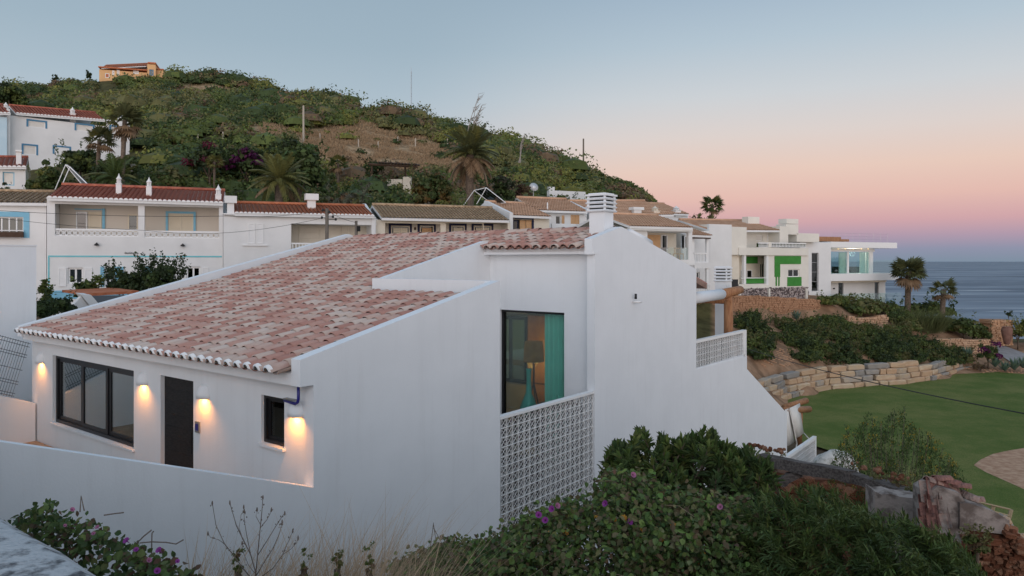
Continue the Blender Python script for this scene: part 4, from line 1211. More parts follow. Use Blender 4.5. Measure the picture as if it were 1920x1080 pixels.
h.window(197, 500, 214, 536, 0, 1, 2, M['white']); h.shutter(188, 500, 196, 538, 0, M['skyblue'], 1, 8); h.shutter(215, 500, 232, 538, 0, M['skyblue'], 1, 8)
h.window(286, 500, 300, 534, 0, 1, 1, M['white']); h.shutter(270, 500, 285, 536, 0, M['skyblue'], 1, 8)
h.window(349, 500, 376, 532, 0, 1, 0, M['white'], w=.10); h.shutter(378, 501, 391, 528, 0, M['white'], 1, 12)
h.box('skirting', M['skyblue'], 90, 545, 414, 556, -.03, -.001)
for u, v in ((182, 459), (343, 460.5)):
    x, z = h.P(u, v); mb = MB(); mb.lathe([(.03, .10), (.13, .02), (.13, -.02), (.10, -.05)], (x, -.16, z), 8); mb.tube([(x, -.01, z + .12), (x, -.16, z + .12)], .02, 5); mb.build('outdoor_lamp', M['black'], h.o)
mb = MB(); x0, x1, z0, z1 = h.rect(234, 472, 260, 476)                  # small wrought lettering, too far off to read
for k in range(9):
    a = x0 + (x1 - x0) * k / 9; w = (x1 - x0) / 9
    mb.tube([(a, -.03, z0 + .02), (a + w * .35, -.03, z1 - .02 * (k % 3)), (a + w * .6, -.03, z0), (a + w, -.03, z0 + .04)], .012, 4)
mb.build('name_lettering', M['wire'], h.o)
for u, vb, vt, w, y in ((223, 358, 325, 10, 1.2), (279.5, 362, 332, 10, .9), (409.5, 378, 346, 11, .3)): h.algarve_chimney(u, vb, vt, w, y)
houseB = h

# --- A: neighbour on the far left
h = House('terraced_house', 'tan roofed house with a pale blue window surround at the left edge', 'house', -60, 41.2, 86, 42.4, GRP)
h.wall(W_, -60, 380, 86.5, 600, [(-12, 406, 44, 446)])
h.box('side_wall', W_, 80, 380, 86, 600, .26, 6)
h.roof(-60, 380, 87, 381.5, 361, M['rooftan'], -.35, 2.6, None, ur=40, pitch=.25)
h.window(-12, 406, 44, 446, 0, 3, 0, M['white'], surround=M['skyblue'], sw=.30)
x0, x1, z0, z1 = h.rect(-20, 431, 46, 445, 0); part('window_rail', M['white'], h.o, (x0, x1, -.16, -.10, z1 - .05, z1)); part('flower_box', M['wood_dark'], h.o, (x0, x1, -.30, -.12, z0, z0 + .3))
# --- C: white house with orange roof and a loggia
h = House('terraced_house', 'white house with orange roof, closed white shutters and a shaded loggia', 'house', 419, 44.8, 705, 48.6, GRP)
h.wall(W_, 419, 400, 705, 600, [(546, 419, 697, 471)])
x0, x1, zb_, zt = h.rect(419, 400, 705, 600)
part('side_wall', W_, h.o, (x0, x0 + .25, .26, 7, zb_, zt - .1), (x1 - .25, x1, .26, 7, zb_, zt - .1))
x0, x1, z0, z1 = h.rect(540, 415, 702, 471)
part('loggia_wall', M['cream'], h.o, (x0 - .5, x1 + .2, 1.9, 2.0, z0 - .2, z1)); part('loggia_ceiling', W_, h.o, (x0 - .5, x1 + .2, .26, 1.89, z1 - .12, z1)); part('loggia_floor', W_, h.o, (x0 - .5, x1 + .2, .26, 1.89, z0 - .25, z0 - .02))
for u in (641, 652): h.box('loggia_post', M['cream'], u, 421, u + 3, 470, 1.80, 1.89)
h.shutter(560, 423, 638, 470, 1.9, M['cream'], 2, 4)
h.balusters(546, 455, 697, 471, .06, M['white'], 26, kind='flat')
h.shutter(464, 419, 479, 457, 0, M['white'], 1, 13); h.shutter(480, 419, 494, 457, 0, M['white'], 1, 13); h.box('sill', M['white'], 455, 458.5, 502, 461, -.10, -.001)
h.roof(440, 400.5, 702, 405.5, 385, M['rooforange'], -.35, 2.8, M['white'], ur=560, pitch=.25)
h.box('cornice', M['white'], 419, 402, 704, 406.5, -.2, -.003)
h.cap_chimney(421, 367, 444, 402, 381, 426, 439, .1); h.cap_chimney(573, 363, 597, 390, 375.5, 577, 592, 1.5)
# --- D: long cream house with dark framed windows under a weathered roof
h = House('terraced_house', 'cream house with navy framed windows under a weathered tan roof', 'house', 704, 49, 957, 52.5, GRP)
cr = M['cream']
h.wall(cr, 704, 412, 957, 560, [(722, 418, 826, 470), (836, 418, 906, 470), (907, 418, 952, 470)])
x0, x1, z0, z1 = h.rect(710, 410, 957, 480)
part('porch_wall', cr, h.o, (x0, x1, 1.4, 1.5, z0 - 1, z1)); part('porch_ceiling', M['wood_dark'], h.o, (x0, x1, .26, 1.39, z1 - .12, z1 - .02)); 
part('side_wall', W_, h.o, (-.1, .2, .26, 7, z0 - 3, z1)); part('side_wall', cr, h.o, (x1 - .2, x1, .26, 7, z0 - 3, z1 - .15))
part('porch_floor', cr, h.o, (x0, x1, .26, 1.39, z0 - .3, z0))
for a, b_ in ((733, 768), (787, 813), (846, 871), (888, 921)):
    h.window(a, 423, b_, 460, 1.4, 0, 0, M['shutter'], surround=M['navy'], sw=.16, recess=-.06); h.shutter(a + 4, 427, b_ - 4, 458, 1.30, M['orange_shutter'] if a == 787 else M['shutter'], 2, 8)
for u in (799 - 22, 865 - 7): h.box('lantern', M['wood_dark'], u, 426, u + 3, 431, 1.30, 1.39)
h.roof(716, 409, 955, 414, 389, M['rooftan'], -.55, 3.2, None, ur=830, pitch=.24)
h.box('fascia', M['cream'], 716, 412.5, 955, 417, -.4, -.003)
# white verge parapet on the left end
mb = MB(); pz = lambda u, v, y: (h.P(u, v, y)[1])
x_ = h.P(710, 400, 0)[0]
mb.prism([(-.5, pz(717, 408, -.5)), (3.2, pz(676, 383, 3.2) + .05), (6.8, pz(717, 408, -.5)), (6.8, -1), (-.5, -1)], -.35, -.101, 'x'); mb.build('gable_wall', W_, h.o)
# --- E: salmon roofed house end on
h = House('terraced_house', 'salmon roofed house with a sun heater and tan shutters beside the cream house', 'house', 957, 54.5, 1030, 56.2, GRP)
h.wall(cr, 957, 404, 1030, 560, [(962, 411, 1000, 452)])
h.box('side_wall', cr, 1025, 404, 1030, 560, .26, 8); 
h.roof(957, 404, 1034, 407, 383, M['roofsalmon'], -.5, 3.6, None, ur=985, pitch=.24)
h.window(963, 413, 973, 452, 0, 0, 0, M['navy'], surround=None); h.shutter(974, 413, 985, 452, .04, M['orange_shutter'], 1, 12); h.shutter(986, 413, 996, 452, .04, M['orange_shutter'], 1, 12)
h.box('surround', M['navy'], 960, 408, 1001, 411.5, -.05, -.002); h.box('surround', M['navy'], 998, 411.6, 1001, 452, -.05, -.002)
mb = MB(); mb.prism([(-.5, pz(957, 404, -.5) + .2), (3.6, h.P(893, 380, 3.6)[1] + .2), (8, 4), (8, 0), (-.5, 0)], -.35, -.06, 'x'); mb.build('gable_wall', W_, h.o)
# --- F: further salmon roof
h = House('terraced_house', 'small house with orange shutters half hidden behind the salmon roofs', 'house', 1020, 60, 1100, 61.5, GRP)
h.wall(W_, 1020, 396, 1100, 560, [(1042, 404, 1052, 430)])
h.roof(1004, 394.5, 1102, 397.5, 374, M['roofsalmon'], -.5, 3.6, None, ur=1040, pitch=.24)
h.window(1042, 404, 1052, 430, 0, 0); h.shutter(1070, 403, 1086, 426, 0, M['orange_shutter'], 2, 10); h.shutter(1053, 404, 1058, 430, 0, M['orange_shutter'], 1, 10)
h.solid(1035, 419, 1100, 440, -2.2, -2.0, W_, 'terrace_wall'); x0, z0 = h.P(1024, 397, 0); part('aerial', M['white'], h.o, (x0 - .04, x0 + .04, -.3, -.2, z0, z0 + .75))
# --- G: gable ended house with the long salmon roof running behind the chimney
h = House('terraced_house', 'house with a white stepped gable and a long salmon roof behind the louvred chimney', 'house', 1112, 62, 1262, 65.5, GRP)
h.wall(W_, 1112, 404, 1262, 560, [])
h.roof(1112, 405, 1264, 403, 380, M['roofsalmon'], -.4, 4.2, None, ur=1190, pitch=.24)
mb = MB(); zt = h.P(1112, 404, -.4)[1]
mb.prism([(-.5, zt + .25), (3.8, zt + 1.55), (8, zt + .3), (8, 0), (-.5, 0)], -.35, -.05, 'x'); mb.build('gable_wall', W_, h.o)
h.algarve_chimney(1228, 402, 386, 11, .4, M['cream']); h.cap_chimney(1186, 388, 1206, 402, 394, 1189, 1203, -.1)
h.solid(1060, 425, 1085, 445, -3.2, -2.9, W_, 'terrace_wall'); h.solid(1085, 420, 1112, 440, -3.1, -2.7, W_, 'terrace_wall'); h.solid(1112, 416, 1140, 440, -2.9, -2.4, W_, 'terrace_wall')
# --- upper far salmon roof
h = House('terraced_house', 'distant low house with a salmon roof at the foot of the hill end', 'house', 1190, 76, 1290, 79, GRP)
h.wall(W_, 1190, 398, 1290, 440, []); h.roof(1188, 399, 1292, 402, 383, M['roofsalmon'], -.4, 4.0, None, ur=1235, pitch=.26)
h.algarve_chimney(1268, 400, 386, 10, .2, M['plaster_far'])
# --- H: balcony house right of the white gable
h = House('terraced_house', 'house with an open corner balcony, two chairs and an orange door', 'house', 1190, 50, 1298, 52.2, GRP)
h.wall(W_, 1150, 428, 1298, 600, [(1214, 434, 1291, 487)])
x0, x1, z0, z1 = h.rect(1180, 430, 1298, 488)
part('balcony_wall', cr, h.o, (x0, x1, 1.8, 1.9, z0 - .1, z1)); part('balcony_floor', W_, h.o, (x0, x1, .26, 1.79, z0 - .2, z0)); part('balcony_ceiling', W_, h.o, (x0, x1, .26, 1.79, z1 - .12, z1 - .02)); part('side_wall', W_, h.o, (x1 - .2, x1, 1.91, 7, z0 - 4, z1 - .2))
h.box('door', M['orange_shutter'], 1200, 440, 1238, 492, 1.68, 1.79); h.window(1239, 440, 1250, 492, 1.8, 0, recess=-.1); h.window(1282, 442, 1288, 466, 1.8, 0, recess=-.1)
x0, x1, z0, z1 = h.rect(1236, 464, 1290, 487, .1); part('balustrade', M['clearglass'], h.o, (x0, x1, .1, .115, z0, z1))
h.roof(1182, 424.5, 1300, 427.5, 406, M['roofsalmon'], -.5, 3.6, None, ur=1240, pitch=.24)
h.box('fascia', M['white'], 1182, 427, 1299, 434, -.35, -.003)
for u0, v0, u1, v1 in ((1255, 487, 1303, 520), (1275, 497, 1306, 540)): h.box('stair_wall', W_, u0, v0, u1, v1, -1.2, -.3)
for u, lab in ((1248, 'purple wicker balcony chair nearest the orange door'), (1272, 'tan wicker balcony chair at the railing corner')):
    x, z = h.P(u, 487, .9); c = thing('balcony_chair', lab, 'chair', h.a + h.d * x + h.n * .9 + Vector((0, 0, h.P(1250, 487)[1])), math.atan2(h.d.y, h.d.x) + .3)
    cm = mat('wicker_chair', (0.22, 0.16, 0.18), None) if u < 1260 else M['orange_shutter']
    part('seat', cm, c, (-.28, .28, -.28, .28, .40, .46))
    mb = MB(); mb.tube([(.3 * math.cos(a), .28 * math.sin(a) + .02, .85) for a in np.linspace(0, math.pi, 9)], .03, 5)
    for a in np.linspace(0, math.pi, 9): mb.tube([(.3 * math.cos(a), .28 * math.sin(a) + .02, .46), (.3 * math.cos(a), .28 * math.sin(a) + .02, .85)], .014, 4)
    mb.build('backrest', cm, c)
    for a, b_ in ((-.25, -.25), (.25, -.25), (-.25, .25), (.25, .25)): part('leg', cm, c, (a - .02, a + .02, b_ - .02, b_ + .02, 0, .398))
# --- I: set back balcony with flowers
h = House('terraced_house', 'narrow house with a dark beam, flower decked balcony and slim white posts', 'house', 1299, 58, 1370, 60, GRP)
h.wall(W_, 1330, 420, 1372, 600, [], 2.0); h.wall(W_, 1280, 432, 1331, 600, [(1302, 510, 1312, 536)], 2.0)
h.roof(1296, 441, 1336, 442.5, 428, M['roofsalmon'], -.4, 2.4, None, ur=1310, pitch=.24, back=False); h.box('beam', M['wood_dark'], 1297, 443, 1333, 448, -.3, -.1)
h.box('slab', W_, 1297, 492, 1333, 503, -.1, 1.99)
for u in (1325, 1298): h.box('post', M['white'], u, 448, u + 4, 492, 0, .18); h.box('post', M['white'], u, 503.2, u + 4, 545, 0, .18)
h.balusters(1300, 474, 1326, 492, .0, M['white'], 9, kind='flat'); h.window(1302, 510, 1312, 536, 2.0, 0)
h.balusters(1300, 532, 1333, 546, -.4, M['white'], 10, kind='flat')
# --- J: white house with green panels and roof terrace
h = House('terraced_house', 'white house with bright green panels, roof terrace balusters and pebble faced base', 'house', 1386, 63.5, 1516, 67.5)
h.wall(M['warmwhite'], 1437, 478, 1516, 541, [(1478, 505, 1499, 519), (1452, 479.5, 1503, 480)])
h.wall(M['warmwhite'], 1370, 425, 1400, 478, [], .0); h.wall(M['warmwhite'], 1400, 432, 1462, 478, [(1418, 440, 1430, 452)], 2.4)
h.solid(1330, 420, 1371, 560, 1.2, 6, M['warmwhite'], 'wing'); h.solid(1370, 476, 1386, 560, .3, 4, cr, 'wing')
h.window(1418, 440, 1430, 452, 2.4, 0, 0, M['white'], M['canvas']); h.shutter(1438, 440, 1450, 452, 2.4, M['white'], 1, 8)
h.solid(1386, 464, 1516, 479, -.15, 2.6, M['warmwhite'], 'terrace_slab')
h.balusters(1423, 454.5, 1441, 464, -.1, M['white'], 8); h.balusters(1447, 454.5, 1512, 464, -.1, M['white'], 24); h.box('pillar', M['warmwhite'], 1441.3, 454, 1446.7, 464, -.12, .1)
h.box('porch_wall', cr, 1384, 478, 1440, 541, 1.8, 1.95); h.box('porch_floor', M['warmwhite'], 1386, 533, 1437, 541, -.05, 1.79)
h.box('green_panel', M['green'], 1393, 481, 1421, 494, 1.70, 1.79); h.box('green_panel', M['green'], 1453, 480, 1502, 495, -.06, -.002); h.box('green_panel', M['green'], 1453, 495.2, 1463, 519, -.06, -.002); h.box('green_panel', M['green'], 1455, 519.2, 1457, 536, -.06, -.002); h.box('green_panel', M['green'], 1460, 519.2, 1462, 536, -.06, -.002); h.box('green_panel', M['green'], 1477, 519.5, 1503, 536, -.06, -.002)
for a, b_ in ((1388, 1395), (1399, 1409)): h.window(a, 506, b_, 521, 1.8, 0, recess=-.08)
h.window(1423, 494, 1434, 520, 1.8, 2, 0, M['cream'], recess=-.08); h.window(1478, 505, 1499, 519, 0, 1, 0, M['white'])
for u in (1395, 1437): h.box('column', M['white'], u, 478, u + 4, 535, -.02, .25)
h.box('planter', M['green'], 1399, 522, 1437, 531, .3, .5)
x0, x1, z0, z1 = h.rect(1390, 521, 1437, 533, 0); part('railing', M['white'], h.o, (x0, x1, -.04, .02, z1 - .06, z1), (x0, x1, -.04, .02, z0, z0 + .05))
h.roof(1330, 431.5, 1462, 432.5, 415.5, M['roofsalmon'], 1.0, 5.0, None, ur=1380, pitch=.25)
h.box('chimney', M['warmwhite'], 1403, 406, 1424, 424, 3.4, 4.2); c = h.box('chimney', M['warmwhite'], 1474, 420, 1497, 440, 1.4, 2.6); h.box('cap', M['warmwhite'], 1475, 410, 1497, 419.9, 1.5, 2.5, c)
h.solid(1462, 424, 1478, 465, 1.0, 3.5, M['warmwhite'], 'stair_block'); h.solid(1494, 437, 1536, 454, 1.4, 4.5, M['warmwhite'], 'stair_block')
x0, x1, z0, z1 = h.rect(1387, 541, 1514, 561)
h.box('planter', mat('dark_gap_planting', (0.03, 0.05, 0.02), (0.06, 0.09, 0.03), 3, .9, .8, 5), 1424, 455.5, 1511, 464, .35, .7)  # plain box for plants, added to darken the gaps between the balusters
peb = mat('pebble_facing', (0.42, 0.36, 0.34), (0.10, 0.08, 0.08), 5.0, .9, .8, 8, lo=.45, hi=.55, detail=2)
part('base', peb, h.o, (x0, x1, -.05, 1.5, z0, z1)); mb = MB()
for k in range(420):
    x, z = rnd.uniform(x0, x1), rnd.uniform(z0, z1); r = rnd.uniform(.06, .14)
    mb.lathe([(r * .5, -r * .3), (r, 0), (r * .6, r * .6)], (x, -.05, z), 5)
mb.build('pebbles', peb, h.o, kind='stuff')
for u in (1387, 1442, 1512): h.box('pilaster', M['warmwhite'], u, 541, u + 2.5, 561, -.25, -.06)
h.box('gate', M['black'], 1373, 524, 1384, 541, .0, .05)
x, z = h.P(1505, 436, 1.0)
# --- K: modern house with glass corner by the sea
h = House('modern_house', 'modern white house with glass corner room and long roof slab by the sea', 'house', 1516, 72, 1685, 78)
wp = M['plaster_far']
h.wall(wp, 1500, 454, 1558, 575, [(1522, 474, 1535, 546)], -1.02, 1.0); h.solid(1500, 454.5, 1530, 575, .26, 6, wp, 'wing')
h.window(1522, 474, 1535, 546, -1.02, 0, 3, M['metal'], M['glass'], recess=.15)
h.box('roof_slab', M['white'], 1558.2, 453, 1682, 465.5, -1.04, 8); h.box('floor_slab', M['white'], 1558.2, 513.5, 1685, 525, -1.04, 8)
h.box('beam', M['white'], 1557, 466, 1640, 472, -.05, .4)
x0, x1, z0, z1 = h.rect(1558, 472, 1632, 513, 0); xm = (x0 + x1) * .43 + .57 * 0
for a, b_ in ((1558, 1589), (1592, 1630)):
    q = h.rect(a, 472, b_, 513.3, 0); part('window_pane', M['seaglass'], h.o, (q[0], q[1], .1, .12, q[2], q[3]))
h.box('mullion', M['white'], 1589.2, 472.3, 1591.8, 513.3, .05, .2); h.box('column', M['white'], 1631, 466, 1637, 513.3, -.02, .35)
x0, x1, z0, z1 = h.rect(1558, 466, 1637, 513.3, 0)
part('room_wall', mat('teal_grey_room', (0.34, 0.46, 0.47), None), h.o, (x0, x1 - 2.2, 4.0, 4.1, z0, z1)); part('room_floor', M['paving'], h.o, (x0, x1, .3, 6, z0, z0 + .05))
for k, (a, b_) in enumerate(((1574, 1586), (1613, 1622), (1624, 1630))): h.box('curtain', M['canvas'], a, 473, b_, 513, .5, .6)
for u in (1571, 1600): h.box('sofa', mat('dark_sofa', (0.02, 0.03, 0.03), None), u, 500, u + 14, 513, 1.4, 2.2)
for u in (1572, 1585, 1600, 1615, 1628):
    x, z = h.P(u, 466, -.4); mb = MB(); mb.lathe([(.045, -.02), (.045, -.05)], (x, -.4, z), 8); mb.build('downlight', M['bulb'], h.o)
x0_, z_ = h.P(1600, 490, 1.5); kl = bpy.data.lights.new('room_light', 'POINT'); kl.energy = 120; kl.color = (1, .9, .78); kl.shadow_soft_size = .3; ko = bpy.data.objects.new('room_light', kl); COL.objects.link(ko); ko.parent = h.o; ko.location = (x0_, 1.6, z_ + .8)
x0, x1, z0, z1 = h.rect(1637.5, 488, 1682, 513.3, -.9); part('balustrade', M['clearglass'], h.o, (x0, x1, -.9, -.885, z0, z1))
h.wall(wp, 1557, 526, 1660, 575, [(1572, 530, 1582, 554), (1640, 528, 1648, 562)], .3); h.window(1572, 530, 1582, 554, .3, 0, 0, M['metal']); h.window(1640, 528, 1648, 562, .3, 0, 0, M['metal']); h.box('side_wall', wp, 1652, 526, 1660, 575, .56, 6)
h.box('soffit_band', cr, 1557, 525.3, 1662, 528.5, -.5, .29)
x, z = h.P(1563, 541, .3); part('outdoor_lamp', M['black'], h.o, (x - .1, x + .1, .2, .299, z - .06, z + .06))
x0, x1, z0, z1 = h.rect(1557, 552, 1690, 566, -1.2); part('terrace_rail', M['clearglass'], h.o, (x0, x1, -1.2, -1.185, z0, z1))
h.box('roof_box', M['wood_log'], 1536, 443.5, 1577, 453, 1.5, 3.5); h.box('roof_box', M['wood_log'], 1577, 448.5, 1592, 453, 1.5, 3.0)
mb = MB()
for k in range(9):
    x, z = h.P(1560 + k * 13, 453, 3.0); mb.tube([(x, 3, z), (x, 3, z + .95)], .012, 4, False)
xa, z = h.P(1560, 453, 3.0); xb, _ = h.P(1664, 453, 3.0)
for q in (.3, .6, .93): mb.tube([(xa, 3, z + q), (xb, 3, z + q)], .006, 4, False)
mb.build('roof_railing', M['metal'], h.o)
# --- M: two storey white house high on the left
h = House('hillside_house', 'two storey white house with mid blue window surrounds high on the left', 'house', 18, 72, 240, 79.5)
h.wall(W_, 18, 216, 200, 330, [(52, 226, 85, 241), (143, 233, 174, 248), (44, 272, 68, 291)]); h.wall(W_, 200, 224, 243, 330, [(208, 237, 222, 251)], .0)
h.box('wing', M['palewall'], -60, 212, 13, 330, -1.2, 5); h.box('wing', W_, 13.2, 204, 19, 330, -.8, 5)
h.box('back', W_, 20, 225, 238, 330, 4.0, 7)
h.roof(30, 213, 197, 226, 207, M['roofred'], -.4, 3.4, M['white'], ur=112, pitch=.30); h.roof(-60, 211, 20, 213, 200, M['roofred'], -1.6, 2.4, M['white'], ur=0, pitch=.30)
for a in ((53, 226, 85, 241), (143, 233, 174, 248), (208, 237, 222, 251), (44, 272, 68, 291), (102, 275, 130, 291)):
    f = h.window(*a, 0, 0, 0, M['white'], M['canvas'], surround=M['midblue'], sw=.16, recess=.06)
for u, vb, vt, w in ((11, 208, 192, 9), (136, 222, 201, 10), (254, 220, 210, 6)): h.algarve_chimney(u, vb, vt, w, 1.0)
h.box('parapet', W_, 222, 213, 230, 226, .3, .6); 
# --- N: small house below it
h = House('hillside_house', 'small white house with a square chimney and striped red roof at the left edge', 'house', -60, 58, 48, 60)
h.wall(W_, -60, 314, 48, 420, [(5, 322, 27, 348)]); h.box('side_wall', cr, 44, 314, 48, 420, .26, 5)
h.roof(-60, 313.5, 49, 314, 296, M['roofred'], -.4, 3.2, M['white'], ur=10, pitch=.33); h.window(5, 322, 27, 348, 0, 0, 0, M['skyblue'], M['canvas'])
h.cap_chimney(29, 281, 41, 311, 285, 30, 40, .3)
# --- villa on the hill top
h = House('hilltop_villa', 'apricot villa alone on the hill top', 'villa', 186, 180, 300, 184)
oc = M['ochre']
h.wall(oc, 186, 130, 276, 165, [(197, 137, 205, 146), (210, 132, 214.5, 141), (219, 131, 224, 141), (250, 130, 260, 139)]); h.wall(oc, 276.2, 120, 292, 165, [(280, 130, 288, 142)], -.6)
h.box('cornice', M['rooforange'], 184, 126, 276, 130.3, -.8, 8); h.box('tower_cap', M['rooforange'], 277, 116, 292, 119.8, -.9, 8); h.box('wing', oc, 292.3, 131, 306, 165, .8, 8); h.box('terrace_rail', M['rooforange'], 292, 128, 307, 131, .5, 8.2); h.box('back', oc, 187, 131, 276, 165, .3, 8); h.box('tower', oc, 276.3, 120, 291.8, 165, -.3, 8)
for a in ((197, 137, 205, 146), (210, 132, 214.5, 141), (219, 131, 224, 141), (250, 130, 260, 139)): h.window(*a, 0, 0, 0, M['white'], M['canvas'] if a[0] > 205 else M['rooforange'], recess=.05, w=.15)
h.window(280, 130, 288, 142, -.6, 0, 0, M['midblue'], M['glass'], w=.2); h.roof(190, 128, 274, 124, 120, M['rooforange'], -.5, 4, None, ur=230, pitch=.5, rows=4)
# --- white wall and shed high behind
h = House('garden_wall', 'white garden wall on the slope right of the dry brown tree', 'wall', 1030, 84, 1098, 86)
h.box('wall', W_, 1036, 357, 1098, 376, 0, .3); h.box('pier', W_, 1030, 350, 1040, 376, -.1, .5)
# --- little gabled roof behind the left of the house
h = House('outbuilding', 'little white gabled outbuilding with a grey and orange roof below the window', 'shed', 118, 31, 262, 33.5)
x0, z0 = h.P(120, 592); x1, z1 = h.P(178, 592); xa, za = h.P(152, 556)
mb = MB(); mb.prism([(x0, z0 - 1), (x1, z0 - 1), (x1, z0), (xa, za), (x0, z0)], 0, .25); mb.build('gable_wall', W_, h.o)
xe, ze = h.P(262, 550)
mb = MB(); mb.hexa([(xa, -.1, za - .1), (xa + .28, -.1, za - .1), (x1 + .3, -.1, z1 - .12), (x1, -.1, z1 - .12), (xa, -.1, za + .05), (xa + .28, -.1, za + .05), (x1 + .3, -.1, z1 + .03), (x1, -.1, z1 + .03)])
mb.v = [(xa - .05, -.15, za + .10), (xa + .35, -.15, za + .06), (x1 + .5, -.15, z1 + .02), (x1 + .1, -.15, z1 - .05), (xa - .05, .5, za + .16), (xa + .35, .5, za + .12), (x1 + .5, .5, z1 + .08), (x1 + .1, .5, z1 + .01)]
mb.f = [(0, 1, 2, 3), (7, 6, 5, 4), (0, 4, 5, 1), (1, 5, 6, 2), (2, 6, 7, 3), (3, 7, 4, 0)]
mb.build('verge', W_, h.o)
mb = MB(); mb.hexa([(xa + .3, .1, za), (xe, .1, ze + .0), (xe, 3, ze + .1), (xa + .3, 3, za + .1), (xa + .3, .1, za + .12), (xe, .1, ze + .12), (xe, 3, ze + .2), (xa + .3, 3, za + .2)]); mb.build('roof', M['rooforange'], h.o)
mb = MB(); mb.hexa([(xa + .36, -.05, za - 1), (xa + 2.6, -.05, za - 1), (xa + 2.6, .05, za - 1), (xa + .36, .05, za - 1), (xa + .36, -.05, za + .02), (xa + 2.6, -.05, za - .02), (xa + 2.6, .05, za - .02), (xa + .36, .05, za + .02)]); mb.build('grey_slab', mat('grey_felt_roof', (0.12, 0.14, 0.16), None), h.o)
# ---------------------------------------------------------------- vegetation
G_DARK = np.array((0.060, 0.088, 0.028)); G_MID = np.array((0.105, 0.135, 0.036)); G_OLIVE = np.array((0.150, 0.145, 0.055)); G_YEL = np.array((0.185, 0.190, 0.048))
G_BROWN = np.array((0.17, 0.115, 0.065)); G_GREY = np.array((0.12, 0.125, 0.085)); MAG = np.array((0.28, 0.012, 0.11)); G_DEEP = np.array((0.036, 0.056, 0.022))

def unit(v):
    return v / np.maximum(np.linalg.norm(v, axis=-1, keepdims=True), 1e-9)
def cards(P, Nrm, size, aspect=0.6):
    """rhombic leaf faces at P with normals about Nrm"""
    n = len(P)
    Nrm = unit(Nrm)
    r = unit(rng.normal(size=(n, 3)))
    a = unit(np.cross(Nrm, r)); b = np.cross(Nrm, a)
    s = np.asarray(size).reshape(-1, 1)
    return np.stack([P - a * s, P - b * s * aspect, P + a * s, P + b * s * aspect], 1)
def clump(c, R, n, size, pal, flat=0.8, inner=0.15):
    """leafy clump: faces over a lumpy ball, fewer inside"""
    d = unit(rng.normal(size=(n, 3)))
    d[:, 2] = np.where(d[:, 2] < -0.35, -d[:, 2], d[:, 2])
    ph = rng.uniform(0, 6, 3)
    lump = 1 + 0.22 * np.sin(d[:, 0] * 4 + ph[0]) * np.sin(d[:, 1] * 4 + ph[1]) + 0.12 * np.sin(d[:, 2] * 7 + ph[2])
    rr = R * lump * np.where(rng.random(n) < inner, rng.uniform(.3, .8, n), rng.uniform(.82, 1.06, n))
    P = np.array(c) + d * rr[:, None] * np.array((1, 1, flat))
    Q = cards(P, d + rng.normal(size=(n, 3)) * 0.55, size * rng.uniform(.65, 1.35, n))
    C = np.array(pal) * rng.uniform(.72, 1.28, (n, 1)) * (1 + rng.normal(size=(n, 3)) * .05)
    return Q, np.clip(C, .004, .9)
def join(parts):
    return np.concatenate([p[0] for p in parts]), np.concatenate([p[1] for p in parts])

